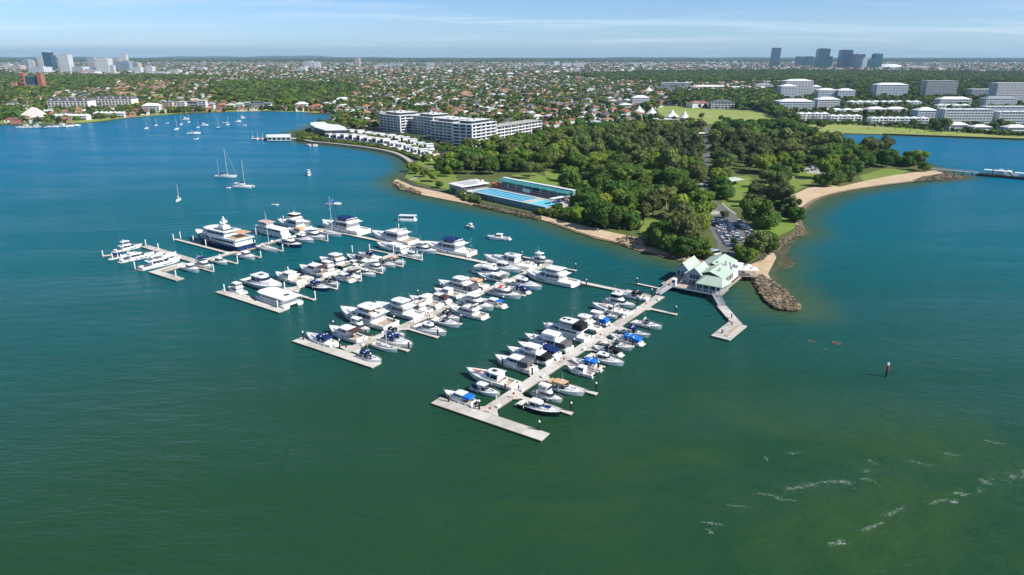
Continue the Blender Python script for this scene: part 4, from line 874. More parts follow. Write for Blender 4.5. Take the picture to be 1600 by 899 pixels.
# ================================================================ pontoons
M_CONC = mat('pontoon_concrete', (0.58, 0.55, 0.49), 0.85, 0.10, .5, .2, coord='World')
M_CONC2 = mat('pontoon_concrete_worn', (0.48, 0.45, 0.39), 0.85, 0.18, .4, .2, coord='World'); M_FLOAT = mat('pontoon_float', (0.10, 0.10, 0.095), 0.8, .2, 1)
M_GAL = mat('galvanised', (.45, .46, .47), .5, .1, 2, metal=.5)
def deck_run(root, a, b, wdt, z=.55, step=6.0, name='deck_section'):
    a = Vector((a[0], a[1])); b = Vector((b[0], b[1])); d = b-a; n = max(1, round(d.length/step)); ang = atan2(d.y, d.x); sl = d.length/n
    mb = MB(); mb.box(-sl/2+.05, sl/2-.05, -wdt/2, wdt/2, z-.16, z, 0); mb.box(-sl/2+.15, sl/2-.15, -wdt/2+.12, wdt/2-.12, -.3, z-.16, 1)
    for s in (-1, 1): mb.box(-sl/2+.03, sl/2-.03, s*wdt/2-.05 if s > 0 else -wdt/2-.05, s*wdt/2+.05 if s > 0 else -wdt/2+.05, z-.14, z+.03, 2)
    me = mb.mesh(name, [M_CONC, M_FLOAT, TEAK]); me2 = mb.mesh(name, [M_CONC2, M_FLOAT, TEAK])
    for k in range(n):
        c = a+d*((k+.5)/n); o = obj(name, me2 if RND.random() < .35 else me, root, (c.x, c.y, (k % 2)*.008), ang)
def gusset(root, p, s1, s2, z=.553):
    mb = MB(); q = [(p[0], p[1]), (p[0]+s1[0], p[1]+s1[1]), (p[0]+s2[0], p[1]+s2[1])]
    if (q[1][0]-q[0][0])*(q[2][1]-q[0][1])-(q[1][1]-q[0][1])*(q[2][0]-q[0][0]) < 0: q = [q[0], q[2], q[1]]
    mb.prism(q, z-.2, q, z); mb.build('gusset', M_CONC, root)
def g2(z, x, y): return Vector(G(*z(x, y), .5)[:2])
Zp = lambda x, y: (x, y)
JET = {}
for j, lab in (('D', 'nearest long concrete pontoon jetty running to the clubhouse'), ('C', 'second concrete pontoon jetty from the clubhouse, ending in a T'), ('B', 'third concrete pontoon jetty, short arm behind the charter catamaran'), ('A', 'farthest concrete pontoon jetty beside the navy superyacht')):
    JET[j] = thing('jetty', lab, 'jetty', (0, 0, 0), 0, 'floating pontoon jetties')
aw = {'D': 3.5, 'C': 3.1, 'B': 3.0, 'A': 3.0}
for j, (p, q) in ARM.items():
    a = Vector(G(*p, .5)[:2]); b = Vector(G(*q, .5)[:2]); a = a-(b-a).normalized()*{'D': 3.4, 'C': 1.0}.get(j, 0); ARMW[j] = (a, b)
    deck_run(JET[j], a, b, aw[j])
def along_arm(j, p):            # foot of p on the arm measured along U
    a, b = ARMW[j]; t = (p-a).dot(V.xy)/(b-a).dot(V.xy); return a+(b-a)*t
heads = {'D': ((680.5, 625.5), (852.5, 683.6)), 'C': ((463.5, 530), (589, 571.3)), 'B': ((343, 454.5), (443, 486.2))}
for j, (p, q) in heads.items():
    a = Vector(G(*p, .5)[:2]); b = Vector(G(*q, .5)[:2]); deck_run(JET[j], a, b, 3.9, z=.558, name='head_section'); f = along_arm(j, a) if 0 else ARMW[j][0]
    gusset(JET[j], f+V.xy*1.6-U.xy*1.9, -U.xy*2.6, V.xy*3.2); gusset(JET[j], f+V.xy*1.6+U.xy*1.9, U.xy*3.2, V.xy*3.6)
wk = thing('walkway', 'long floating walkway crossing behind the boats and joining all four jetties', 'walkway')
deck_run(wk, G(503, 357.7, .5)[:2], G(975, 455.3, .5)[:2], 2.5, z=.545)
deck_run(wk, G(975, 455.3, .5)[:2], G(1014, 464.5, .5)[:2], 5.0, z=.545)
# T end of the farthest jetty
deck_run(JET['A'], g2(Z1, 700, 425), g2(Z1, 1050, 535), 3.6, z=.562, name='head_section'); deck_run(JET['A'], g2(Z1, 760, 425), g2(Z1, 1110, 325), 3.4, z=.55)
deck_run(JET['A'], g2(Z1, 600, 115), g2(Z1, 1250, 310), 3.6, z=.558, name='head_section'); deck_run(JET['A'], g2(Z1, 1250, 310), g2(Z2, 500, 670), 2.6, z=.565); deck_run(JET['A'], g2(Z1, 85, 240), g2(Z1, 300, 215), 1.6)
FING = [('D', 'R', [(894, 646.5), (933, 615.7), (936.7, 580.5), (964, 556), (990.7, 542), (1015.3, 523.3), (1058, 491.5), (1139, 0)][:7], 1.5),
        ('D', 'L', [(784.2, 569.5), (833, 531), (905, 507)], 1.5), ('D', 'L2', [(993.2, 442.6)], 1.3),
        ('C', 'R', [(638.6, 548), (684.4, 527), (720.9, 506.6), (786.6, 476), (821, 462), (900.4, 422.8)], 1.5),
        ('C', 'L', [(521.7, 511), (616, 476), (653, 462), (687.8, 451), (815, 401)], 1.4),
        ('B', 'R', [(492.2, 468.5), (526.7, 451.5), (564.3, 439), (597.6, 427), (629.6, 416.5), (659.8, 406.4)], 1.4),
        ('B', 'L', [(577.5, 389.4), (454, 430), (490, 417)], 1.3),
        ('A', 'R', [(332.9, 424.3), (370.6, 411.8), (407, 402.3), (441.6, 392.3), (512, 376.6)], 1.3),
        ('A', 'L', [(273.2, 373.5), (418, 362), (440, 348)], 1.8)]
PILES = []
for j, s, tips, wd in FING:
    for t in tips:
        p = Vector(G(*t, .5)[:2])
        if j == 'D' and s == 'L2': f = Vector(G(1031.5, 450.7, .5)[:2])
        else:
            f = along_arm(j, p); f = f+(p-f).normalized()*aw[j]/2
        deck_run(JET[j], f, p, wd, z=.50, name='finger', step=max(6, (p-f).length))
        dd = (p-f).normalized(); n2 = Vector((-dd.y, dd.x))
        if s in 'RL':
            for q in (1, -1): gusset(JET[j], f+n2*q*wd*.5, dd*1.6, n2*q*1.3, z=.51)
        if j in 'DC' or s == 'L2': PILES.append((p-dd*.9+n2*(wd/2+.22), 'dark'))
        else: PILES.append((p-dd*.9+n2*(wd/2+.22), 'white'))
for x, y in [(789.5, 612.5), (831.5, 585.5), (897, 541), (952, 503.5), (996, 473.5), (1018, 462), (1034, 452), (842.5, 672.5), (701, 628), (749, 640), (474, 531), (531, 543.5), (579.5, 565), (572, 525.5), (616, 506), (758, 447), (907.5, 449.5), (916, 446.5), (842, 410), (734, 399)]: PILES.append((Vector(G(x, y, .5)[:2]), 'dark'))
for x, y in [(282, 371), (302.5, 377.5), (322, 384), (351, 455.5), (434, 481), (482, 466), (445, 452), (488, 415.5), (450.5, 426.5), (228, 383.5), (247.5, 389), (161, 400.5), (176, 404.5), (190, 407.5), (275, 432.5), (211, 419), (400, 365), (443, 345), (399, 384), (506, 356), (555, 367), (586, 391), (686.5, 393), (550.5, 392.5), (735, 404), (615, 394), (652, 402), (623, 358)]: PILES.append((Vector(G(x, y, .5)[:2]), 'white'))
M_PILE = mat('pile_sleeve_black', (.02, .021, .024), .6, .2, 2); M_PILEW = mat('pile_sleeve_white', (.72, .72, .70), .5, .08, 2)
def mkpile(m):
    r = thing('pile', '', 'pile', (0, 0, 0)); MB().tube((0, 0, -2), (0, 0, 3.0), .25, 10).build('sleeve', m, r); MB().tube((0, 0, 3.0), (0, 0, 3.5), .3, 10, 0, .04).build('cap', W_GEL, r); return r
proto = {'dark': mkpile(M_PILE), 'white': mkpile(M_PILEW)}; used = set(); cnt = {}
pl = []
for p, k in PILES:
    if any((p-q).length < 3 for q, _k in pl): continue
    pl.append((p, k))
for jn, key in (('nearest jetty', 'D'), ('second jetty', 'C'), ('third jetty', 'B'), ('farthest jetty', 'A')): pass
def jkey(p): return min('DCBA', key=lambda j: geometry.intersect_point_line(p.to_3d(), ARMW[j][0].to_3d(), ARMW[j][1].to_3d())[0].xy.__sub__(p).length)
grp = {}
for p, k in pl: grp.setdefault((jkey(p), k), []).append(p)
for (j, k), lst in grp.items():
    for side in ('left', 'right'):
        sub = [p for p in lst if ((p-along_arm(j, p)).dot(U.xy) > 0) == (side == 'right')]; sub.sort(key=lambda p: p.dot(V.xy))
        for i, p in enumerate(sub):
            lab = f"{'black' if k == 'dark' else 'white'} mooring pile with white cap, {ordw(i)} from the outer end, {side} of {JN[j]}"
            pr = proto[k]; loc = (p.x, p.y, RND.uniform(-.3, .1))
            if k not in used: used.add(k); pr.location = loc; tag(pr, lab, 'pile', 'mooring piles')
            else: dup(pr, loc, 0, 1, lab, 'mooring piles')
# red hose posts and white power pedestals on the jetties
def post(m, name, cat):
    r = thing(name, '', cat); MB().box(-.12, .12, -.12, .12, .56, 1.5).build('post', W_GEL, r)
    if m: MB().ball((0, 0, 1.75), .36, 8, 5, 0, (1, .6, 1)).build('hose_reel', m, r)
    else: MB().prism([(-.2, -.16), (.2, -.16), (.2, .16), (-.2, .16)], 1.5, [(-.1, -.1), (.1, -.1), (.1, .1), (-.1, .1)], 1.72).build('cap', W_GEL, r)
    return r
P0 = None
for i, (z, x, y, lab) in enumerate([(Y6, 680, 515, 'where the nearest jetty meets its end pontoon'), (Y6, 975, 330, 'second along the nearest jetty'), (Y4, 885, 690, 'third along the nearest jetty'), (Y4, 1335, 385, 'fourth along the nearest jetty'), (Y3, 1105, 395, 'near the gangway of the nearest jetty'), (Y1, 725, 700, 'at the outer end of the second jetty'), (Z8, 770, 345, 'halfway along the second jetty'), (Y1, 1045, 560, 'opposite the sailing yacht on the second jetty'), (Z8, 230, 590, 'beside the game boat on the second jetty')]):
    p = g2(z, x, y); lab = 'red hose reel on a white post, '+lab
    if P0 is None: P0 = post(RED, 'hose_post', 'hose reel'); P0.location = (p.x, p.y, 0); tag(P0, lab, None, 'red hose reels on the jetties')
    else: dup(P0, (p.x, p.y, 0), 0, 1, lab, 'red hose reels on the jetties')
Q0 = None
for j in 'DCBA':
    a, b = ARMW[j]; n = int((b-a).length/17)
    for k in range(n):
        p = a+(b-a)*((k+.5)/n)+Vector(U.xy)*(aw[j]*.38*(1 if k % 2 else -1)); lab = f"white power pedestal, {ordw(k)} along the {JN[j]} from its outer end"
        if Q0 is None: Q0 = post(None, 'power_pedestal', 'pedestal'); Q0.location = (p.x, p.y, 0); tag(Q0, lab, None, 'power pedestals on the jetties')
        else: dup(Q0, (p.x, p.y, 0), VA, 1, lab, 'power pedestals on the jetties')

# dock boxes at the berths
B0 = None
for j in 'DCBA':
    a, b = ARMW[j]; n = int((b-a).length/11)
    for k in range(n):
        sd2 = 1 if RND.random() < .5 else -1; p = a+(b-a)*((k+RND.uniform(.3, .7))/n)+Vector(U.xy)*(aw[j]*.36*sd2); lab = f"white dock box, {ordw(k)} along the {JN[j]} from its outer end"
        if B0 is None:
            B0 = thing('dock_box', lab, 'dock box', (p.x, p.y, 0), VA, 'dock boxes on the jetties'); MB().box(-.6, .6, -.3, .3, .56, 1.0).build('box', W_GEL2, B0); MB().prism([(-.65, -.34), (.65, -.34), (.65, .34), (-.65, .34)], 1.0, [(-.6, -.25), (.6, -.25), (.6, .25), (-.6, .25)], 1.12).build('lid', W_GEL, B0)
        else: dup(B0, (p.x, p.y, 0), VA+RND.uniform(-.05, .05), 1, lab, 'dock boxes on the jetties')
# ================================================================ materials for buildings
ROOFG = mat('roof_pale_green', (0.42, 0.52, 0.42), 0.6, .07, .3, .2); WALLB = mat('weatherboard_blue_grey', (0.30, 0.40, 0.46), .7, .06, 1)
TRIM = mat('white_trim', (.78, .78, .76), .6, .04, 1); PINKP = mat('pink_paving', (.50, .37, .31), .9, .1, .6); TIMB = mat('weathered_timber', (.33, .27, .21), .9, .25, 2)
DKP = mat('dark_piles', (.05, .045, .04), .9, .2, 1); RENDER = mat('white_render', (.80, .79, .76), .8, .05, .2); CREAM = mat('cream_render', (.70, .62, .48), .85, .06, .2)
BRICK = mat('red_brick', (.36, .15, .09), .9, .15, .3); GREYR = mat('grey_render', (.50, .52, .51), .85, .08, .2); GLZ = mat('building_glass', (.03, .05, .07), .12, .3, .3, .7)
GLZL = mat('pale_glass', (.32, .38, .43), .25, .25, .2, .5); GLZG = mat('green_tinted_glass', (.02, .12, .11), .15, .3, .25, .6); ROOFW = mat('roof_white', (.72, .73, .72), .6, .08, .12); SLATE = mat('roof_slate', (.11, .115, .125), .7, .2, .15)  # pale glass colour stands in for curtains and reflected sky
TERRA = mat('roof_terracotta', (.38, .145, .075), .85, .2, .3); ROOFGR = mat('roof_grey_metal', (.30, .32, .34), .5, .12, .2); DARKW = mat('dark_cladding', (.05, .06, .075), .6, .2, .3)
LBLUE = mat('pale_blue_render', (.50, .60, .66), .8, .06, .15); POOLW = mat('pool_tile_blue', (.10, .70, .90), .15, .08, .5, .6); POOLL = mat('pool_pale_blue', (.22, .74, .88), .15, .08, .4, .6)
CONCR = mat('concrete', (.46, .44, .40), .9, .12, .2); STONE = mat('sandstone_block', (.33, .28, .21), .95, .25, .3)
def at_frame(O, a):
    ca, sa = cos(a), sin(a)
    return lambda u, v: (O[0]+u*ca-v*sa, O[1]+u*sa+v*ca)
def gable(mb, x0, x1, y0, y1, ze, zr, axis='y', oh=.4, mi=0, th=.18):
    """pitched roof over a rectangle, ridge along axis"""
    if axis == 'y':
        xm = (x0+x1)/2; P = [(x0-oh, ze-.1), (xm, zr), (x1+oh, ze-.1), (x1+oh, ze-.1+th), (xm, zr+th), (x0-oh, ze-.1+th)]
        a = [(p[0], y0-oh, p[1]) for p in P]; b = [(p[0], y1+oh, p[1]) for p in P]
    else:
        ym = (y0+y1)/2; P = [(y0-oh, ze-.1), (ym, zr), (y1+oh, ze-.1), (y1+oh, ze-.1+th), (ym, zr+th), (y0-oh, ze-.1+th)]
        a = [(x0-oh, p[0], p[1]) for p in P]; b = [(x1+oh, p[0], p[1]) for p in P]
    return mb.loft([a, b], mi, cap=True)
def gwall(mb, x0, x1, y0, y1, z0, ze, zr, axis='y', mi=0):
    mb.box(x0, x1, y0, y1, z0, ze, mi)
    if axis == 'y':
        xm = (x0+x1)/2; mb.add([(x0, y0, ze), (x1, y0, ze), (xm, y0, zr), (x0, y1, ze), (x1, y1, ze), (xm, y1, zr)], [(0, 1, 2), (5, 4, 3), (0, 2, 5, 3), (1, 4, 5, 2)], mi)
    else:
        ym = (y0+y1)/2; mb.add([(x0, y0, ze), (x0, y1, ze), (x0, ym, zr), (x1, y0, ze), (x1, y1, ze), (x1, ym, zr)], [(2, 1, 0), (3, 4, 5), (0, 3, 5, 2), (4, 1, 2, 5)], mi)
    return mb
def hip(mb, x0, x1, y0, y1, ze, zr, oh=.5, mi=0):
    x0 -= oh; x1 += oh; y0 -= oh; y1 += oh; w = x1-x0; d = y1-y0; k = min(w, d)/2
    r = [(x0+k, (y0+y1)/2), (x1-k, (y0+y1)/2)] if w >= d else [((x0+x1)/2, y0+k), ((x0+x1)/2, y1-k)]
    vs = [(x0, y0, ze), (x1, y0, ze), (x1, y1, ze), (x0, y1, ze), (*r[0], zr), (*r[1], zr)]
    fs = [(0, 1, 5, 4), (1, 2, 5), (2, 3, 4, 5), (3, 0, 4)] if w >= d else [(0, 1, 4), (1, 2, 5, 4), (2, 3, 5), (3, 0, 4, 5)]
    return mb.add(vs, fs+[(3, 2, 1, 0)], mi)
def window(root, x0, x1, y, z0, z1, nrm='-y', m=None):
    t = .06
    if nrm == '-y': MB().box(x0, x1, y-t, y+.02, z0, z1).build('window', m or GLZ, root)
    elif nrm == '-x': MB().box(y-t, y+.02, x0, x1, z0, z1).build('window', m or GLZ, root)
    elif nrm == '+x': MB().box(y-.02, y+t, x0, x1, z0, z1).build('window', m or GLZ, root)

# ================================================================ clubhouse on the wharf
OC = G(1030+205/9.99, 385+620/9.99, 2)
cl = thing('clubhouse', 'pale green roofed waterfront clubhouse standing on piles at the shore end of the nearest jetty', 'building', (OC.x, OC.y, 0), UA)
MB().box(-4.2, 17.6, 0, 27, 1.72, 2.0).build('wharf_deck', PINKP, cl)
MB().box(-4.3, 17.7, -.12, 0, 1.5, 2.06).build('fascia', TRIM, cl)
for u in np.arange(-3.6, 17.5, 3.0):
    for v in (.5, 5, 10, 15, 20): MB().tube((u, v, -2), (u, v, 1.72), .22, 7).build('pile', DKP, cl)
# verandah pavilion on the water
MB().box(9.8, 17.4, 3.0, 7.6, 2, 5.2).build('wall', WALLB, cl)
for k in range(5): window(cl, 10+k*1.5, 11.2+k*1.5, 3.0, 2.5, 4.7)
m = MB(); m.add([(9.0, -.3, 5.0), (19.2, -.3, 5.0), (20.2, 7.8, 5.0), (9.0, 7.8, 6.2), (11.4, 4.6, 7.2), (17.4, 4.8, 7.2)], [(0, 1, 5, 4), (1, 2, 5), (0, 4, 3), (3, 4, 5, 2)]); m.add([(9.0, -.3, 4.8), (19.2, -.3, 4.8), (20.2, 7.8, 4.8), (9.0, 7.8, 4.8)], [(3, 2, 1, 0)]); m.prism([(9, -.3), (19.2, -.3), (20.2, 7.8), (9, 7.8)], 4.8, [(9, -.3), (19.2, -.3), (20.2, 7.8), (9, 7.8)], 5.0, cap=False); m.build('roof', ROOFG, cl)
for u in (9.3, 11.8, 14.3, 16.8, 18.6): MB().box(u-.13, u+.13, .05, .31, 2, 4.8).build('column', TRIM, cl)
for v in (2.6, 5.2, 7.5): MB().box(18.7, 18.95, v-.13, v+.13, 2, 4.8).build('column', TRIM, cl)
MB().box(17.6, 19.2, 0, 8.5, 1.72, 2.0).build('side_deck', TIMB, cl)
m = MB()
for k in range(24): m.tube((-3.9+k*.95, .12, 2), (-3.9+k*.95, .12, 3.0), .035, 3)
m.path([(-4, .12, 3), (18.9, .12, 3), (18.9, 8.5, 3)], .05, 4); m.build('guard_rail', TRIM, cl)
for s in range(4):
    tb = MB(); tb.tube((10.6+s*2.1, 1.5, 2), (10.6+s*2.1, 1.5, 2.75), .06, 4); tb.tube((10.6+s*2.1, 1.5, 2.72), (10.6+s*2.1, 1.5, 2.78), .5, 8); t_ = tb.build('table', TRIM); a_ = at_frame(OC, UA); t_.location = (OC.x, OC.y, 0); t_.rotation_euler = (0, 0, UA)
    tag(t_, f'round white cafe table on the clubhouse verandah, {ordw(s)} from the gangway side', 'table', 'verandah tables')
# gable facing the water
gwall(MB(), 3.4, 8.8, 6.2, 16, 2, 6.2, 8.6).build('gable_wall', WALLB, cl); gable(MB(), 3.4, 8.8, 6.0, 16, 6.2, 8.75).build('roof', ROOFG, cl)
for k in range(3): window(cl, 4.4+k*1.25, 5.4+k*1.25, 6.2, 4.3, 6.0)
for k in range(3): window(cl, 4.2+k*1.4, 5.3+k*1.4, 6.2, 2.2, 3.8)
MB().box(4.1, 8.1, 6.08, 6.14, 4.0, 4.3).build('window_trim', TRIM, cl)
# left wing
gwall(MB(), -3.6, 1.3, 12.6, 24.4, 2, 5.2, 7.8).build('wing_wall', WALLB, cl); gable(MB(), -3.6, 1.3, 12.4, 24.6, 5.2, 7.95).build('roof', ROOFG, cl)
for k in range(3): window(cl, -3.1+k*1.5, -2.1+k*1.5, 12.6, 2.4, 4.6)
for k in range(5): window(cl, 13.6+k*2.1, 15+k*2.1, -3.6, 3, 4.6, '-x')
MB().box(1.3, 3.4, 9, 22, 2, 5.0).build('link_wall', LBLUE, cl); MB().box(1.1, 3.6, 8.8, 22.2, 5.0, 5.15).build('roof', ROOFG, cl)
# low front lean-to with a pinkish awning
m = MB(); m.add([(1.6, 5.2, 4.0), (3.6, 9.4, 5.2), (3.6, 6.0, 4.6), (1.6, 3.6, 2.7)], [(0, 3, 2, 1), (1, 2, 3, 0)]); m.build('stair_cover', CV['tan'], cl)
MB().box(-.6, .9, .5, 2.2, 2, 4.4).build('ticket_booth', LBLUE, cl); MB().box(-.7, 1.0, .4, 2.3, 4.4, 4.52).build('booth_roof', TRIM, cl)
MB().box(-.3, .6, .44, .5, 2.1, 4.0).build('door', DARKW, cl)
# main hall with big low roof, ventilators, terraces cut in it
MB().box(6.2, 16.8, 8, 33, 2, 6.0).build('hall_wall', TRIM, cl)
gable(MB(), 6.2, 17.0, 7.6, 19, 6.0, 7.9, oh=.5).build('roof', ROOFG, cl); gable(MB(), 3.2, 13.6, 19, 34, 6.0, 8.0, oh=.5).build('roof', ROOFG, cl); MB().box(13.2, 17.4, 19, 27, 5.7, 6.1).build('roof_terrace', ROOFW, cl)
MB().box(13.5, 14.0, 19.2, 27, 6.1, 7.2).build('parapet', TRIM, cl); MB().box(6.3, 9.5, 34, 38.5, 2, 5.0).build('entry_wall', TRIM, cl); hip(MB(), 6.3, 9.5, 34, 38.5, 5.0, 6.4).build('roof', ROOFW, cl)
for u, v in ((9.8, 21), (12.5, 23), (9.4, 13.5), (13.8, 12.0), (14.8, 21.5)): MB().tube((u, v, 6.8), (u, v, 8.6), .35, 8).build('roof_vent', STEEL, cl)
for u, v in ((15, 20.5), (16, 24), (14.6, 25)): MB().box(u, u+1.2, v, v+1.0, 6.1, 7.1).build('air_unit', GREYR, cl)
for k in range(6): window(cl, 9+k*1.9, 10.3+k*1.9, 16.8, 3, 5.2, '+x')
MB().box(17.0, 18.6, 8.6, 26, 1.72, 2.0).build('side_deck', TIMB, cl)
F = at_frame(OC, UA)
# terrace with white sail umbrellas to the right
p = F(16.4, 30.4); tr = thing('terrace', 'raised dining terrace on dark piles right of the clubhouse', 'terrace', (p[0], p[1], 0), UA+.45)
MB().box(-6.5, 6.8, -3.8, 3.6, 1.9, 2.15).build('terrace_deck', TIMB, tr)
for u in np.arange(-6, 7, 2.1):
    for v in (-3.5, 0): MB().tube((u, v, -1.5), (u, v, 1.9), .2, 6).build('pile', DKP, tr)
m = MB(); m.path([(-6.5, -3.7, 3.1), (6.7, -3.7, 3.1), (6.7, 3.6, 3.1)], .05, 4)
for k in range(14): m.tube((-6.4+k, -3.7, 2.1), (-6.4+k, -3.7, 3.1), .03, 3)
m.build('guard_rail', TRIM, tr)
for i, (u, v, m_) in enumerate([(-5, -2, 'white'), (-1.8, -2.1, 'white'), (1.6, -2.0, 'white'), (5.0, -1.8, 'white'), (-.2, 1.8, 'white'), (3.4, 1.6, 'white'), (-4.0, 3.0, 'blue')]):
    q = at_frame(tr.location, UA+.45)(u, v); r = thing('umbrella', f"{'pale blue' if m_ == 'blue' else 'white'} square umbrella on the dining terrace, {['front row leftmost', 'front row second', 'front row third', 'front row rightmost', 'back row left', 'back row right', 'behind the front row near the clubhouse'][i]}", 'umbrella', (q[0], q[1], 2.15), UA+.45, 'terrace umbrellas')
    MB().tube((0, 0, 0), (0, 0, 3.2), .05, 5).build('pole', STEEL, r); s = 1.75
    mb = MB(); mb.add([(-s, -s, 2.5), (s, -s, 2.5), (s, s, 2.5), (-s, s, 2.5), (0, 0, 3.7)], [(0, 1, 4), (1, 2, 4), (2, 3, 4), (3, 0, 4)]); mb.build('canopy', LBLUE if m_ == 'blue' else CV['white'], r)
# gangway from the nearest jetty, wharf ramp and end pontoon
def gangway(a, b, za, zb, wd, lab, truss=True):
    a = Vector((*a, za)); b = Vector((*b, zb)); r = thing('gangway', lab, 'gangway', (a.x, a.y, 0), atan2(b.y-a.y, b.x-a.x)); ln = (b.xy-a.xy).length
    MB().add([(0, -wd/2, za), (ln, -wd/2, zb), (ln, wd/2, zb), (0, wd/2, za), (0, -wd/2, za-.15), (ln, -wd/2, zb-.15), (ln, wd/2, zb-.15), (0, wd/2, za-.15)], [(0, 1, 2, 3), (7, 6, 5, 4), (0, 4, 5, 1), (3, 2, 6, 7)]).build('ramp_deck', M_GAL, r)
    for s in (-1, 1):
        m = MB(); n = max(4, int(ln/1.5)); P = [(ln*k/n, s*wd/2, za+(zb-za)*k/n) for k in range(n+1)]
        m.path([(p[0], p[1], p[2]+1.1) for p in P], .07, 4); m.path([(p[0], p[1], p[2]+.1) for p in P], .06, 4)
        for k, p in enumerate(P):
            m.tube((p[0], p[1], p[2]), (p[0], p[1], p[2]+1.1), .05, 4)
            if truss and k < n: q = P[k+1]; m.tube((p[0], p[1], p[2]+.1), (q[0], q[1], q[2]+1.1), .04, 3)
        m.build('railing', TRIM, r)
    return r
gangway(G(1028.5, 459.5, .6)[:2], G(1049.8, 445.5, 2)[:2], .65, 2.0, 2.0, 'steel gangway with white railings linking the nearest jetty to the clubhouse')
gangway(G(1117.5, 460.5, 2)[:2], G(1127.5, 478, .8)[:2], 2.0, .8, 2.3, 'white railed ramp going down from the clubhouse verandah to the wharf')
wf = thing('wharf', 'bent timber decked pontoon wharf in front of the clubhouse', 'wharf')
deck_run(wf, G(1127, 477.5, .7)[:2], G(1152, 506.5, .7)[:2], 3.4, z=.7, step=5)
wa, wb = G(1153, 506, .7), G(1125.5, 528, .7); dv = (wb-wa).normalized(); pv_ = Vector((-dv.y, dv.x, 0)); ln = (wb-wa).length; ang = atan2(dv.y, dv.x)
for k in range(14):
    c = wa+dv*(ln*(k+.5)/14); MB().box(-ln/28+.03, ln/28-.03, -3.1, 3.1, .35, .72).build('plank_section', M_CONC if k % 2 else mat('plank_grey', (.44, .41, .37), .9, .15, 1), wf, (c.x, c.y, 0), ang)
c = wa+dv*ln*.5-pv_*0+pv_*1.0; MB().box(-ln*.40, ln*.36, -.55, .55, .725, .95).build('timber_strip', TEAK, wf, (c.x, c.y, 0), ang)
for i, (x, y) in enumerate([(1143, 497), (1128, 521.5), (1137, 503), (1121, 468)]):
    p = G(x, y, .7); dup(proto['dark'], (p.x, p.y, 0), 0, .8, f"dark pile on the bent wharf, {['near the bend', 'near its outer end', 'beside the inner edge', 'where the ramp lands'][i]}", 'mooring piles')

# ================================================================ people out on the wharf and jetties (a few pixels tall each)
SKIN = mat('skin', (.55, .34, .24), .6, .05, 5); HAIRM = mat('dark_hair', (.03, .02, .015), .8, .1, 5)
def person(p, ang, shirt, trous, lab):
    r = thing('person', lab, 'person', p, ang, 'people on the wharf and beach')
    J = [(0, 0, .92), (0, 0, 1.18), (.01, 0, 1.42), (.02, 0, 1.55), (.03, 0, 1.68), (0, .1, .9), (.05, .12, .5), (-.02, .12, .08), (.12, .13, .03), (0, -.1, .9), (-.03, -.12, .5), (-.12, -.12, .09), (.02, -.13, .03), (0, .2, 1.4), (-.02, .26, 1.12), (.08, .25, .88), (0, -.2, 1.4), (.0, -.26, 1.12), (.12, -.25, .9)]
    E_ = [(0, 1), (1, 2), (2, 3), (3, 4), (0, 5), (5, 6), (6, 7), (7, 8), (0, 9), (9, 10), (10, 11), (11, 12), (2, 13), (13, 14), (14, 15), (2, 16), (16, 17), (17, 18)]
    R = [.15, .14, .15, .06, .11, .1, .065, .05, .04, .1, .065, .05, .04, .06, .045, .035, .06, .045, .035]
    mb = MB()
    for a, b in E_: mb.tube(J[a], J[b], R[a], 6, 0, R[b])
    mb.ball(J[4], .12, 8, 6, 0, (1, .85, 1.15)); me = mb.mesh('body', [SKIN, shirt, trous])
    for pl_ in me.polygons:
        z = pl_.center.z; pl_.material_index = 2 if z < .95 and z > .12 else (1 if .95 <= z < 1.46 and abs(pl_.center.y) < .3 else 0)
    obj('body', me, r); MB().ball((.0, 0, 1.74), .125, 8, 4, 0, (1, .9, .7)).build('hair', HAIRM, r)
SH = [mat('shirt_red', (.5, .05, .05), .8, .1), mat('shirt_white', (.75, .75, .72), .8, .05), mat('shirt_blue', (.06, .12, .4), .8, .1), mat('shirt_black', (.03, .03, .03), .8, .1)]; TR = [mat('trousers_dark', (.03, .035, .05), .8, .1), mat('trousers_khaki', (.3, .25, .17), .8, .1)]
for i, (z, x, y, zz, s, t, lab) in enumerate([(Zp, 1140.5, 508, .73, 0, 0, 'person in red standing near the bend of the wharf'), (Zp, 1143.5, 510, .73, 3, 0, 'person in black beside the red dressed one on the wharf'), (Zp, 1131, 520, .73, 1, 1, 'person in white near the outer end of the wharf'), (Y6, 1035, 235, .6, 2, 0, 'person in blue standing on the nearest jetty'), (Y3, 1160, 330, .6, 1, 0, 'person in white shirt walking along the nearest jetty towards shore'),
    (Zp, 930, 361, .45, 3, 1, 'person in dark top on the sand of the small beach'), (Zp, 934, 361.5, .45, 1, 0, 'person in white on the sand of the small beach')]):
    p = G(*z(x, y), zz); person((p.x, p.y, zz), i*1.3, SH[s], TR[t], lab)

# ================================================================ pool
OP = G(700+250/7.25, 270+210/7.25, 3); PA = radians(-47.06); PF = at_frame(OP, PA)
pc = thing('swimming_centre', 'outdoor public pool on a sea wall with turquoise lanes and a green grandstand', 'swimming pool', (OP.x, OP.y, 0), PA)
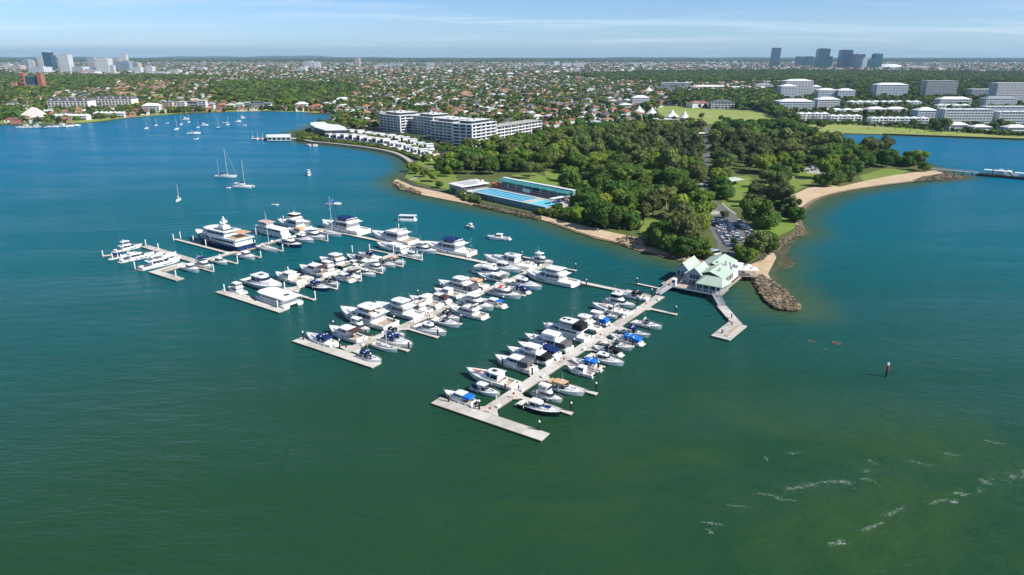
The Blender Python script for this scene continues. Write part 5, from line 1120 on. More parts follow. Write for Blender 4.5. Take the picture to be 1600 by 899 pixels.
# raised deck as four strips round the two basins (the basins are real recesses)
u0, u1, v0, v1 = 0.5, 47.5, .8, 15.6; w0, w1 = 51.6, 67.5; S0, S1, T0, T1 = -4, 71, -2.6, 24
def dk(a, b, c, d): MB().box(a, b, c, d, -1.2, 3.0).build('concourse', CONCR, pc)
dk(S0, u0, T0, T1); dk(u1, w0, T0, T1); dk(w1, S1, T0, T1)
for a, b in ((u0, u1), (w0, w1)): dk(a, b, T0, v0); dk(a, b, v1, T1)
MB().box(u0-.6, u1+.6, v0-.6, v0, 3.0, 3.12).build('coping', TRIM, pc); MB().box(u0-.6, u1+.6, v1, v1+.6, 3.0, 3.12).build('coping', TRIM, pc)
MB().box(u0, u1, v0, v1, .8, 2.82).build('lap_pool_water', POOLW, pc); MB().box(w0, w1, v0, v1, .8, 2.82).build('diving_pool_water', POOLL, pc)
for k in range(1, 9):
    v = v0+(v1-v0)*k/9; MB().tube((u0, v, 2.86), (u1, v, 2.86), .11, 5).build('lane_rope', TRIM if k % 2 else mat('rope_navy', (.05, .12, .3), .6), pc)
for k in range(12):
    u = u0+(u1-u0)*(k+.7)/12; MB().box(u-.2, u+.2, v0+.2, v1-.2, 2.825, 2.84).build('flag_shadow_strip', mat('flag_shadow_blue', (.02, .28, .5), .2), pc)  # dark strips laid across the pool as the flag lines' shadows
for k in range(9): MB().box(u1+.3, u1+.9, v0+k*1.64+.4, v0+k*1.64+1.0, 3.0, 3.5).build('starting_block', TRIM, pc)
# sea wall with a panelled face
for k in range(18):
    a = S0+(S1-S0)*k/18; b = S0+(S1-S0)*(k+1)/18; MB().box(a+.06, b-.06, T0-.35, T0-.01, -1, 3.95).build('wall_panel', mat('sea_wall_teal', (.13, .22, .25), .85, .25, .3), pc)
MB().box(S0-.3, S0-.01, T0, 15, -1, 3.95).build('wall_panel', mat('sea_wall_teal', (0, 0, 0)), pc)
m = MB(); m.path([(S0, T0-.2, 4.7), (S1, T0-.2, 4.7)], .06, 4)
for k in range(38): m.tube((S0+k*2, T0-.2, 3.9), (S0+k*2, T0-.2, 4.7), .05, 3)
m.build('guard_rail', TRIM, pc)
# changing-room building at the left end
MB().prism([(-18, -2.8), (-4.2, -4.2), (-4.2, 17.5), (-19, 17.5)], 0, [(-18, -2.8), (-4.2, -4.2), (-4.2, 17.5), (-19, 17.5)], 5.6).build('changing_room_wall', mat('teal_wall', (.16, .27, .31), .8, .1, .3), pc)
MB().prism([(-18.6, -3.4), (-2.4, -5.0), (-2.0, 18.5), (-19.6, 18.5)], 5.6, [(-18.6, -3.4), (-2.4, -5.0), (-2.0, 18.5), (-19.6, 18.5)], 6.1).build('roof', ROOFW, pc)
MB().box(-4.15, -4.05, -3.5, 17, 3.1, 5.4).build('brick_front', BRICK, pc); MB().box(-2, 5, 18.6, 24, 5.6, 5.9).build('roof', TERRA, pc); MB().box(-1.5, 5, 20, 24, 3, 5.6).build('brick_front', BRICK, pc)
for k in range(8): MB().box(-3.95, -3.85, -2.6+k*2.5, -1.2+k*2.5, 3.1, 5.1).build('opening', DARKW, pc)
for k in range(7): MB().box(-16+k*1.7, -15+k*1.7, 1.0, 12.5, 6.1, 6.18).build('roof_panel', mat('roof_panel_mauve', (.36, .33, .38), .6), pc)
for u, v in ((-12, 15), (-9, 14.5), (-6.5, 16)): MB().ball((u, v, 7.2), 1.0, 8, 4, 0, (1, 1, .6)).build('satellite_dish', TRIM, pc)
# grandstand
for k in range(16):
    a = 5+61*k/16; b = 5+61*(k+1)/16
    MB().box(a+.1, b-.1, 24.2, 24.5, 3.0, 8.3).build('glass_panel', GLZG if k % 3 else mat('teal_wall', (0, 0, 0)), pc)
for k in range(5): MB().box(5, 66, 20.0+k*.8, 20.8+k*.8, 3.0, 3.4+k*.5).build('seating_step', mat('brick_terrace', (.2, .08, .08), .9, .2, .3) if k % 2 else CONCR, pc)
for k in range(9): MB().tube((6+k*7.4, 21.2, 3.1), (6+k*7.4, 21.2, 8.2), .14, 6).build('column', TRIM, pc)
m = MB(); m.add([(4, 20.6, 8.0), (67, 20.6, 7.6), (67, 25.0, 8.9), (4, 25, 9.3), (4, 20.6, 8.2), (67, 20.6, 7.8), (67, 25, 9.1), (4, 25, 9.5)], [(3, 2, 1, 0), (4, 5, 6, 7), (0, 1, 5, 4), (1, 2, 6, 5), (2, 3, 7, 6), (3, 0, 4, 7)]); m.build('roof', mat('green_glazing', (.05, .26, .24), .3, .2, .3), pc)
m = MB(); m.box(4, 67, 24.4, 27.2, 9.3, 9.6); m.build('roof_ridge', ROOFW, pc)
MB().box(4.2, 66.8, 24.6, 27, 0, 9.3).build('rear_wall', mat('teal_wall', (0, 0, 0)), pc)
MB().box(62.2, 65.2, 9, 27, 6.0, 6.25).build('canopy', ROOFW, pc)
for v in (9.5, 13.5, 17.5, 21.5): MB().tube((63.7, v, 3), (63.7, v, 6), .12, 6).build('column', TRIM, pc)
MB().box(28, 35, 20.1, 20.25, 4, 6.2).build('scoreboard', LBLUE, pc)
MB().prism([(68, 5), (70.8, 5), (70.8, 14), (68, 12)], 5.2, [(68, 5), (70.8, 5), (70.8, 14), (68, 12)], 5.35).build('shade_sail', CV['navy'], pc)

# ================================================================ cars
CARC = [('white', (.78, .78, .77)), ('silver', (.45, .46, .47)), ('white', (.75, .75, .74)), ('dark blue', (.03, .06, .16)), ('black', (.02, .02, .022)), ('light blue', (.25, .42, .58)), ('grey', (.16, .165, .17)), ('red', (.35, .03, .03)), ('white', (.78, .78, .77))]
CM = [mat('car_paint_'+n.replace(' ', '_')+str(i), c, .25, .03, 1, .5, coat=.6) for i, (n, c) in enumerate(CARC)]; TYRE = mat('tyre', (.02, .02, .02), .9)
def car_proto(kind, m):
    r = thing('parked_car' if kind != 'van' else 'parked_van', '', 'car' if kind != 'van' else 'van'); Lc, Wc, hb, ht = {'hatch': (4.1, 1.75, .85, 1.48), 'sedan': (4.7, 1.82, .88, 1.45), 'suv': (4.7, 1.88, 1.0, 1.75), 'van': (5.6, 2.0, 1.15, 2.35)}[kind]
    b = MB(); x = Lc/2; w_ = Wc/2
    b.loft([[(-x, -w_*.9, .45), (-x, -w_*.9, hb*.93), (-x, w_*.9, hb*.93), (-x, w_*.9, .45)], [(-x*.9, -w_, .25), (-x*.9, -w_, hb), (-x*.9, w_, hb), (-x*.9, w_, .25)], [(x*.3, -w_, .25), (x*.3, -w_, hb), (x*.3, w_, hb), (x*.3, w_, .25)], [(x*.9, -w_*.96, .25), (x*.9, -w_*.96, hb*.86), (x*.9, w_*.96, hb*.86), (x*.9, w_*.96, .25)], [(x, -w_*.8, .35), (x, -w_*.8, hb*.7), (x, w_*.8, hb*.7), (x, w_*.8, .35)]]); b.build('body', m, r)
    xb, xf = (-x*.93, x*.35) if kind in ('hatch', 'suv') else ((-x*.8, x*.32) if kind == 'sedan' else (-x*.97, x*.75))
    g = MB(); g.prism([(xb, -w_*.93), (xf, -w_*.93), (xf, w_*.93), (xb, w_*.93)], hb-.02, [(xb+.25, -w_*.76), (xf-.62, -w_*.76), (xf-.62, w_*.76), (xb+.25, w_*.76)], ht-.06); g.build('windows', GLASS, r)
    t = MB(); p = [(xb+.25, -w_*.77), (xf-.62, -w_*.77), (xf-.62, w_*.77), (xb+.25, w_*.77)]; t.prism(p, ht-.07, p, ht); t.build('roof', m, r)
    for sx in (-1, 1):
        for sy in (-1, 1): MB().tube((sx*x*.62, sy*(w_-.2), .33), (sx*x*.62, sy*(w_+.01), .33), .33, 10).build('wheel', TYRE, r)
    return r
CPR = {}
def car(p, ang, ci, kind, lab, grp):
    k = (ci, kind)
    if k not in CPR:
        CPR[k] = r = car_proto(kind, CM[ci]); r.location = p; r.rotation_euler = (0, 0, ang); tag(r, lab, None, grp); return r
    return dup(CPR[k], p, ang, 1, lab, grp)
def car_row(a, b, n, skip, rown, grp, dang=pi/2, z=.42):
    a = Vector(a); b = Vector(b); d = b-a; n = min(n, int(d.length/2.55))
    for i in range(n):
        if i in skip: continue
        p = a+d*((i+.5)/n); ci = RND.choice([0, 0, 1, 2, 3, 4, 5, 6, 8, 8, 1]); kind = RND.choice(['hatch', 'sedan', 'suv', 'hatch', 'sedan', 'suv']); ang = atan2(d.y, d.x)+dang+RND.uniform(-.04, .04)+(pi if RND.random() < .5 else 0)
        car((p.x+RND.uniform(-.2, .2), p.y+RND.uniform(-.2, .2), z), ang, ci, kind, f"{CARC[ci][0]} {'van' if kind == 'van' else 'car'} parked {ordw(i)} from the roundabout in {rown}", grp)
car_row(G(*Zc(775, 360), .4)[:2], G(*Zc(975, 690), .4)[:2], 16, (5,), 'left row of the shore car park', 'cars in the shore car park')
car_row(G(*Zc(880, 365), .4)[:2], G(*Zc(1100, 640), .4)[:2], 14, (9,), 'middle row of the shore car park', 'cars in the shore car park')
car_row(G(*Zc(1085, 375), .4)[:2], G(*Zc(1245, 560), .4)[:2], 9, (1, 5), 'right row of the shore car park', 'cars in the shore car park')
p = G(*Zc(1005, 410), .4); car((p.x, p.y, .42), 2.6, 2, 'suv', 'white car driving between the rows of the shore car park', 'cars in the shore car park')
for i, (x, y, c, k, a) in enumerate([(720, 770, 5, 'van', .3), (775, 785, 8, 'van', .5), (1040, 715, 2, 'sedan', 1.3)]):
    p = G(*Zc(x, y), .4); car((p.x, p.y, .42), a, c, k, ['light blue van unloading behind the clubhouse', 'white van unloading beside the clubhouse entry', 'white car parked at the foot of the middle row'][i], 'cars in the shore car park')
sheet('car_park', [pxpoly([(1255, 264), (1275, 258), (1294, 262), (1290, 272), (1262, 271)], .45)], .45, M_PATH)
car_row(G(1260, 268, .45)[:2], G(1288, 264, .45)[:2], 9, (), 'the small beach car park, front row', 'cars in the beach car park', z=.46)
car_row(G(1265, 262.5, .45)[:2], G(1290, 261.0, .45)[:2], 8, (2,), 'the small beach car park, back row', 'cars in the beach car park', z=.46)
p = G(894, 256.8, .4); car((p.x, p.y, .42), .2, 0, 'sedan', 'white car alone on the road behind the pool', 'cars on the park road'); p = G(1102, 262, .4); car((p.x, p.y, .42), 1.57, 1, 'hatch', 'silver car on the tree lined road into the park', 'cars on the park road')
# shelters, lamps, flagpole
def shelter(px, py, w_, d_, h_, a, m, lab):
    p = G(px, py, .4); r = thing('park_shelter', lab, 'shelter', (p.x, p.y, .4), a)
    for sx in (-1, 1):
        for sy in (-1, 1): MB().box(sx*w_*.42-.12, sx*w_*.42+.12, sy*d_*.42-.12, sy*d_*.42+.12, 0, h_).build('post', TIMB, r)
    hip(MB(), -w_/2, w_/2, -d_/2, d_/2, h_, h_+1.7).build('roof', m, r); MB().box(-w_*.35, w_*.35, 0, d_*.35, 0, h_-.1).build('wall', BRICK, r)
shelter(1143, 288, 15, 9, 3.2, .6, ROOFG, 'pale green roofed brick shelter beside the lawn near the tree avenue'); shelter(1060, 243, 12, 7, 3, .2, ROOFW, 'white roofed shelter half hidden among the park trees'); shelter(1090, 215.5, 14, 8, 5, .3, ROOFW, 'white tin roof showing above the trees at the top of the park')
shelter(733, 308, 6, 5, 2.6, .1, ROOFW, 'tiny kiosk on the rocks left of the pool')
LP = None
for i, (px, py, lab) in enumerate([(1089, 343, 'left of the roundabout'), (1104.5, 363, 'beside the left row of parked cars'), (1134, 344, 'at the head of the middle row of cars'), (1134, 402, 'behind the clubhouse'), (1146, 322, 'on the lawn edge right of the roundabout'), (1080, 318, 'where the park road meets the roundabout')]):
    p = G(px, py, .4)
    if LP is None:
        LP = thing('street_lamp', 'tall thin street lamp '+lab, 'street lamp', (p.x, p.y, .4), 0, 'street lamps round the car park'); MB().tube((0, 0, 0), (0, 0, 8), .1, 6, 0, .06).build('pole', M_GAL, LP); MB().box(-.2, 1.2, -.12, .12, 7.9, 8.05).build('lamp_head', STEEL, LP)
    else: dup(LP, (p.x, p.y, .4), i*1.2, 1, 'tall thin street lamp '+lab, 'street lamps round the car park')

# ================================================================ channel marker, rocks in the water, breakwater
p = G(1384.5, 589, 0); cm = thing('channel_marker', 'red topped channel marker pile standing alone in open water', 'channel marker', (p.x, p.y, 0))
MB().tube((0, 0, -2), (0, 0, 2.2), .3, 8).build('pile', DKP, cm); MB().tube((0, 0, 2.2), (0, 0, 3.6), .32, 8).build('red_sleeve', RED, cm); MB().box(-.25, .25, -.25, .25, 3.6, 4.3).build('light_box', TRIM, cm)
def rock_mesh(seed):
    rn = random.Random(seed); mb = MB(); rings = []
    for j in range(1, 4):
        t = pi*j/4; rings.append([(sin(t)*cos(a)*rn.uniform(.75, 1.1), sin(t)*sin(a)*rn.uniform(.75, 1.1), -cos(t)*rn.uniform(.5, .75)) for a in [2*pi*i/7 for i in range(7)]])
    mb.loft(rings); return mb
ROCKS = [rock_mesh(i) for i in range(6)]
M_RK = [mat('rock_sandstone', (.19, .135, .075), .95, .35, .8, coord='World'), mat('rock_dark', (.075, .065, .045), .95, .4, .8, coord='World'), mat('rock_pale', (.29, .22, .14), .95, .25, .8, coord='World')]
def scatter_rocks(name, poly_px, n, s0, s1, zb, lab, dark=.35, z0=.45):
    mb = MB(); xs_ = [q[0] for q in poly_px]; ys_ = [q[1] for q in poly_px]; k = 0; tries = 0; rn = random.Random(len(name)+n)
    while k < n and tries < n*30:
        tries += 1; x = rn.uniform(min(xs_), max(xs_)); y = rn.uniform(min(ys_), max(ys_))
        if not inpoly(x, y, poly_px): continue
        p = G(x, y, z0); s = rn.uniform(s0, s1)*.5*(1 if rn.random() < .8 else 1.6); R = ROCKS[rn.randrange(6)]; a = rn.random()*6; ca, sa = cos(a), sin(a); sx = s*rn.uniform(.7, 1.4); z = z0+zb*rn.random()
        mb.add([(p.x+(v[0]*ca-v[1]*sa)*sx, p.y+(v[0]*sa+v[1]*ca)*s, z+v[2]*s*.8) for v in R.v], R.f, 1 if rn.random() < dark else (0 if rn.random() < .6 else 2)); k += 1
    o = mb.build(name, M_RK); tag(o, lab, 'rocks', None, 'stuff'); return o
scatter_rocks('breakwater_rocks', [(1178, 436), (1190, 430), (1204, 438), (1214, 446), (1224, 452), (1238, 466), (1251, 480), (1246, 486), (1232, 485), (1214, 484), (1198, 472), (1186, 456)], 2300, .35, 1.5, .5, 'sloping heap of brown boulders forming the breakwater right of the clubhouse', .45)
scatter_rocks('shore_rocks', [(1209, 384), (1206, 392), (1214, 394), (1236, 374), (1258, 367), (1257, 357), (1246, 352), (1238, 363), (1212, 377)], 160, .3, 1.0, .4, 'pinkish rocks round the small grassy point', .2)
scatter_rocks('shore_rocks', [(740, 320), (751, 321), (790, 328), (846, 340), (846, 345), (808, 337), (780, 331), (751, 324)], 260, .4, 1.3, .8, 'line of rocks at the foot of the pool wall', .5)
scatter_rocks('shore_rocks', [(611, 285), (620, 284), (640, 293), (658, 299), (658, 305), (626, 297)], 200, .4, 1.4, .5, 'rocky point at the left tip of the park', .4)
scatter_rocks('shore_rocks', [(1425, 281), (1462, 274), (1480, 270), (1515, 277.5), (1480, 281.5), (1430, 285)], 320, .4, 1.2, .4, 'dark weedy rock shelf at the end of the long beach', .75)
scatter_rocks('shore_rocks', [(960, 375), (985, 368), (1008, 376), (1012, 386), (1000, 390), (975, 384)], 110, .4, 1.4, .7, 'sandstone rocks at the right end of the small beach', .3)
scatter_rocks('shore_rocks', [(1040, 400), (1055, 396), (1085, 404), (1110, 412), (1108, 418), (1080, 412)], 90, .3, .9, .4, 'rocks under the big tree left of the clubhouse', .5)
scatter_rocks('shore_rocks', [(1184, 396), (1200, 388), (1210, 372), (1214, 378), (1206, 396), (1188, 410)], 110, .3, .9, .3, 'pink rocks along the lawn edge right of the car park', .1)
scatter_rocks('shore_rocks', [(1206, 414), (1214, 403), (1214, 380), (1244, 372), (1226, 399), (1240, 412), (1222, 420)], 130, .2, .7, .1, 'dark weedy stones on the flat at the foot of the small point', .8, z0=.05)
for i, (x, y, s) in enumerate([(1267, 533, 1.3), (1271, 533.5, .8), (1306, 536, 1.6), (1311, 538, .9), (1290, 546, .7), (1238, 526, .6)]):
    p = G(x, y, 0); r = MB(); R = ROCKS[i]; r.add([(v[0]*s*1.4, v[1]*s, v[2]*s*.5) for v in R.v], R.f); o = r.build('rock', M_RK[1]); o.location = (p.x, p.y, -.15*s)
    tag(o, f"dark rock breaking the water surface off the breakwater, {['larger one of the left pair', 'smaller one of the left pair', 'largest, in the right pair', 'smaller one of the right pair', 'small one low between the pairs', 'smallest, nearest the breakwater'][i]}", 'rock', 'rocks in the water')

# ================================================================ sea walls, jetties of the far shores
def wall_run(name, pts, h, th, m, lab, cap=None, z0=-1, step=12):
    P = [Vector(G(x, y, .3)[:2]) for x, y in pts]; r = thing(name, lab, 'sea wall')
    for a, b in zip(P, P[1:]):
        d = b-a; n = max(1, int(d.length/step)); ang = atan2(d.y, d.x); sl = d.length/n
        for k in range(n):
            c = a+d*((k+.5)/n); mb = MB(); mb.box(-sl/2, sl/2-.03, -th/2, th/2, z0, h, 0)
            if cap: mb.box(-sl/2, sl/2-.03, th/2, th/2+cap, h-.4, h+.03, 1)
            mb.build('wall_section', [m, M_PATH], r, (c.x, c.y, 0), ang)
wall_run('sea_wall', smooth([(464, 216), (482, 223.6), (509, 225.6), (540, 228.9), (573, 233), (600, 237.6), (618, 242.6), (631, 249.2), (639, 256)], 1), 1.9, .8, STONE, 'long curved stone sea wall below the white town houses', cap=3.2)
wall_run('sea_wall', [(1379, 210.5), (1480, 214.2), (1600, 218.5), (1700, 222)], 1.6, 1.0, mat('dark_wall', (.06, .06, .05), .9), 'dark straight sea wall of the far right lawn')
wall_run('sea_wall', [(1262, 206.6), (1300, 208.3), (1379, 210.5)], .8, 1.0, STONE, 'low pale stone edge of the far right lawn')
# ferry wharf at right
fw = thing('ferry_wharf', 'long low footbridge on dark piles leading to a white roofed ferry pontoon at right edge', 'wharf')
fa, fb_ = G(1447, 262.8, 2.2), G(1665, 281.5, 2.2); fd = (fb_-fa); fl = fd.length; an = atan2(fd.y, fd.x)
nseg = 14
for k in range(nseg):
    c = fa+fd*((k+.5)/nseg); MB().box(-fl/nseg/2+.05, fl/nseg/2-.05, -1.2, 1.2, 1.95, 2.2).build('deck_section', CONCR, fw, (c.x, c.y, 0), an)
    c = fa+fd*(k/nseg)
    if k > 2: MB().box(-.25, .25, -1.3, 1.3, -2, 1.95).build('pile', DKP, fw, (c.x, c.y, 0), an)
m = MB()
for s in (-1, 1): m.tube((0, s*1.15, 3.2), (fl, s*1.15, 3.2), .05, 3)
for k in range(60):
    for s in (-1, 1): m.tube((fl*k/60, s*1.15, 2.2), (fl*k/60, s*1.15, 3.2), .03, 3)
m.build('guard_rail', TRIM, fw, (fa.x, fa.y, 0), an)
c = G(1583, 275, .5); c = fa+fd*((c-fa).dot(fd)/fl/fl); c.z = 0
MB().box(-22, 22, -2, 3.5, -.5, 1.2).build('pontoon', DKP, fw, (c.x, c.y, 0), an); MB().box(-18, -1, -2.2, 3.2, 4.6, 4.9).build('roof', ROOFW, fw, (c.x, c.y, 0), an); MB().box(1, 22, -2.2, 3.2, 4.2, 4.5).build('roof', ROOFW, fw, (c.x, c.y, 0), an)
for x in (-17, -10, -3, 2, 8, 14, 21): MB().tube((x, 0, 1.2), (x, 0, 4.4), .15, 6).build('column', TRIM, fw, (c.x, c.y, 0), an)
for i, x in enumerate((1549, 1541.5)): q = G(x, 279-i*1.5, 0); MB().tube((0, 0, -2), (0, 0, 7-i*3), .35, 8).build('tall_pile', DKP, fw, (q.x, q.y, 0))
for i, (x, y) in enumerate([(1566, 272.5), (1579, 274.5)]): p = G(x, y, .5); put_boat('fly', (p.x, p.y+0, 0), an+.1, 10, _(top='white'), f"white motor cruiser tied at the ferry pontoon, {['left', 'right'][i]} one", 'boats at the ferry wharf')
# rowing club shed and pier at left
def pxblock(name, pts, zt, zb, wallm, roofm, lab, cat='building', eave=.5, win=True, rise=0, group=None):
    """flat roofed building whose roof outline is known; windows as a band of separate panes"""
    P = [Vector(G(x, y, zt)[:2]) for x, y in pts]; c = sum(P, Vector((0, 0)))/len(P); r = thing(name, lab, cat, (c.x, c.y, 0), 0, group); Q = [p-c for p in P]
    ar = sum(a.x*b.y-b.x*a.y for a, b in zip(Q, Q[1:]+Q[:1]))
    if ar < 0: Q = Q[::-1]
    W_ = [q*(1-eave/max(3, q.length)) for q in Q]; MB().prism(W_, zb, W_, zt-.35).build('wall', wallm, r); m = MB(); m.prism(Q, zt-.35, Q, zt); m.build('roof', roofm, r)
    if win:
        nf = max(1, int((zt-zb)/3.2)); fh = (zt-zb)/nf
        for a, b in zip(W_, W_[1:]+W_[:1]):
            d = b-a
            if d.length < 5: continue
            nrm = Vector((d.y, -d.x)).normalized()
            if nrm.y > .3: continue
            nb = max(2, int(d.length/4.5)); ang = atan2(d.y, d.x)
            for f in range(nf):
                for k in range(nb):
                    q = a+d*((k+.5)/nb); w_ = d.length/nb*.72; MB().box(-w_/2, w_/2, -.06, .05, zb+f*fh+.8, zb+f*fh+fh-.55).build('window', GLZ, r, (q.x, q.y, 0), ang)
    return r
Zs = zoomf(460, 180, 7.955); Zt = zoomf(200, 80, 5.287)
pxblock('club_building', [Zs(235, 145), Zs(385, 190), Zs(655, 185), Zs(640, 155), Zs(560, 120), Zs(420, 110)], 10, .3, DARKW, ROOFW, 'glass fronted club building with a flat white roof on the left point')
pxblock('club_building', [Zs(195, 95), Zs(205, 125), Zs(250, 140), Zs(420, 108), Zs(370, 85), Zs(260, 85)], 8, .3, CREAM, ROOFW, 'lower cream pavilion with white roof behind the glass club building')
pxblock('pier_shed', [Zt(1140, 690), Zt(1145, 712), Zt(1345, 712), Zt(1340, 685)], 4.5, .8, RENDER, ROOFW, 'white pier shed of the rowing club over the water')
pr = thing('pier', 'pale timber pier running out from the left point past the white shed', 'pier'); deck_run(pr, G(*Zt(1030, 722), .8)[:2], G(*Zt(1400, 722), .8)[:2], 9, z=.9, step=10)
for i, (x, y) in enumerate([(1030, 725), (1052, 722), (1075, 728), (1095, 722), (1115, 728)]): p = G(*Zt(x, y), .5); put_boat('small' if i % 2 else 'sail', (p.x, p.y, 0), radians(85+i*5), 6.5, _(cover='white'), f"small white boat at the end of the rowing club pier, {ordw(i)} from left", 'small boats at the rowing club pier')
wall_run('landing', [Zs(165, 375), Zs(215, 385), Zs(275, 378)], 1.6, 5, CONCR, 'square concrete landing jutting from the stone sea wall')

# ================================================================ apartment blocks
def apt(name, lab, loc, rz, w_, d_, fl, fh, bw, bd, wallm, roof='flat', roofm=None, glz=None, near=True, pent=True, balc=True, group=None, fin=True, cat='apartments', rh=4.0, wf=.38):
    r = thing(name, lab, cat, (loc[0], loc[1], .3), rz, group); h = fl*fh; ins = 1.3 if balc else .15; glz = glz or GLZ
    MB().box(ins, w_-ins, ins, d_-ins, 0, h).build('wall', wallm, r)
    if near:
        for f in range(fl+1):
            z = f*fh; m = MB(); m.box(0, w_, 0, d_, z-.15 if f else -.2, z+.12)
            if f < fl and balc: m.box(0, w_, 0, .12, z+.12, z+.85); m.box(0, .12, .12, d_, z+.12, z+.85)
            m.build('balcony' if f else 'base_slab', TRIM if wallm is not CREAM else wallm, r)
    else:
        m = MB()
        for f in range(1, fl+1): m.box(-.05, w_+.05, -.05, d_+.05, f*fh-.18, f*fh+.18); 
        if balc:
            for f in range(fl): m.box(0, w_, 0, .1, f*fh+.15, f*fh+.9)
        x_ = m.build('floor_bands', wallm, r); x_['kind'] = 'stuff'
    wins = []
    for n, ax in ((bw, 'x'), (bd, 'y')):
        tot = w_ if ax == 'x' else d_; s = tot/n
        wm_ = MB(); wm_.box(-s*wf, s*wf, -.08, .05, .25, fh-.45-(.38-wf)*6) if ax == 'x' else wm_.box(-.08, .05, -s*wf, s*wf, .25, fh-.45)
        wins.append((n, ax, s, wm_))
    j = MB()
    for n, ax, s, wm_ in wins:
        me = wm_.mesh('window', glz) if near else None
        for f in range(fl):
            for k in range(n):
                o = ((k+.5)*s, ins, f*fh+.1) if ax == 'x' else (ins, (k+.5)*s, f*fh+.1)
                if near: obj('window', me, r, o)
                else: j.add([(v[0]+o[0], v[1]+o[1], v[2]+o[2]) for v in wm_.v], wm_.f)
        if ax == 'y' and not near:          # the far side face too
            for f in range(fl):
                for k in range(n): o = (w_-ins, (k+.5)*s, f*fh+.1); j.add([(v[0]+o[0], v[1]+o[1], v[2]+o[2]) for v in wm_.v], wm_.f)
    if not near: j.build('windows', glz, r)['kind'] = 'stuff'
    if fin and balc:
        m = MB()
        for k in range(bw+1): x = min(w_-.3, max(0, k*w_/bw-.15)); m.box(x, x+.3, .02, ins+.05, 0, h) if (not near) or k in (0, bw) or k % 2 == 0 else None
        for k in range(bd+1): y = min(d_-.3, max(0, k*d_/bd-.15)); m.box(.02, ins+.05, y, y+.3, 0, h) if k % 2 == 0 or k == bd else None
        x_ = m.build('fin_walls', wallm, r); x_['kind'] = 'stuff'
    rm = roofm or ROOFW
    if roof == 'flat':
        MB().box(-.3, w_+.3, -.3, d_+.3, h+.13, h+.5).build('roof', rm, r)
        if pent: MB().box(w_*.15, w_*.85, d_*.2, d_*.8, h+.5, h+3).build('penthouse', GLZ if near else wallm, r); MB().box(w_*.11, w_*.89, d_*.15, d_*.85, h+3, h+3.3).build('penthouse_roof', rm, r)
        for k in range(3): x = w_*(.2+.25*k); MB().box(x, x+1.6, d_*.4, d_*.5, h+(3.3 if pent else .5), h+(4.4 if pent else 1.6)).build('roof_plant', GREYR, r)
    elif roof == 'hip': hip(MB(), 0, w_, 0, d_, h+.2, h+rh, .6).build('roof', rm, r)
    elif roof == 'mansard':
        m = MB(); a = [(0, 0), (w_, 0), (w_, d_), (0, d_)]; b = [(2, 2), (w_-2, 2), (w_-2, d_-2), (2, d_-2)]; m.prism(a, h+.2, b, h+4.2); m.build('roof', rm, r)
        for k in range(max(2, bw//2)):
            x = w_*(k+.5)/max(2, bw//2); d = MB(); gwall(d, x-1.6, x+1.6, .2, 3, h+.2, h+2.4, h+3.6); d.build('dormer', wallm, r); MB().box(x-.8, x+.8, .1, .19, h+.8, h+2.2).build('window', glz, r)
    return r
def corner(px, py): return G(px, py, .3)
for (px, py, an, wr, wl, fl, bw, bd, lab) in [(626, 208, 42, 34, 46, 6, 4, 6, 'leftmost of the four white balconied apartment blocks above the bay'), (677.5, 211.5, 42, 30, 40, 6, 3, 6, 'second from left of the four white apartment blocks'), (711, 222, 46, 34, 40, 6, 4, 6, 'third from left of the white apartment blocks, with stacked open balconies'), (738, 232, 57, 42, 24, 7, 5, 3, 'nearest tall corner block of the white apartments, beside the park trees')]:
    p = corner(px, py); apt('apartment_block', lab, (p.x, p.y), radians(an), wr, wl, fl, 3.15, bw, bd, RENDER, group='white apartment blocks above the bay')
p = corner(738, 232); q = at_frame(p, radians(57))(43, 3); apt('apartment_block', 'long lower white apartment wing running right behind the park trees', q, radians(57), 95, 18, 5, 3.2, 14, 3, RENDER, pent=False, group='white apartment blocks above the bay', roofm=mat('roof_pebble', (.42, .40, .36), .9, .2, .3))
# creamy mansard blocks at left, terraces below
def front(px0, px1, pyb): a = G(px0, pyb, .3); b = G(px1, pyb, .3); return a, b, (b-a).length
for (x0, x1, yb, fl, lab) in [(76, 141, 173.5, 4, 'left one of two cream apartment blocks with dark mansard roofs'), (150.5, 208.5, 170, 4, 'right one of two cream apartment blocks with dark mansard roofs')]:
    a, b, w_ = front(x0, x1, yb); apt('apartment_block', lab, (a.x, a.y), -.04, w_, 22, fl, 3.9, 11, 3, mat('cream_render_pale', (.80, .75, .64), .85, .05, .2), 'mansard', SLATE, group='cream mansard apartment blocks', balc=False, wf=.24)
HM = {'w': RENDER, 'c': CREAM, 'g': GREYR, 'd': DARKW, 'b': mat('pale_wall', (.74, .78, .80), .8, .05, .2), 'k': BRICK}; RM = {'w': ROOFW, 't': TERRA, 's': SLATE, 'g': ROOFGR, 'p': ROOFG}
def terrace_row(x0, x1, yb, n, fl, wm_, rm_, lab, group, depth=11, fh=3.0):
    a, b, w_ = front(x0, x1, yb); r = thing('terrace_row', lab, 'town houses', (a.x, a.y, .3), atan2(b.y-a.y, b.x-a.x), group); s = w_/n; h = fl*fh
    for k in range(n):
        st = (k % 2)*1.3; MB().box(k*s+.05, (k+1)*s-.05, st, depth, 0, h).build('wall', HM[wm_], r); hip(MB(), k*s, (k+1)*s, st, depth, h, h+2.2, .35).build('roof', RM[rm_], r)
        for f in range(fl):
            MB().box(k*s+s*.14, k*s+s*.44, st-.07, st+.03, f*fh+.5, f*fh+2.4).build('window', GLZ, r); MB().box(k*s+s*.56, k*s+s*.86, st-.07, st+.03, f*fh+.5, f*fh+2.4).build('window', GLZ, r)
            if f: MB().box(k*s+s*.08, k*s+s*.92, st-1.2, st, f*fh-.1, f*fh+.75).build('balcony', TRIM, r)
    return r
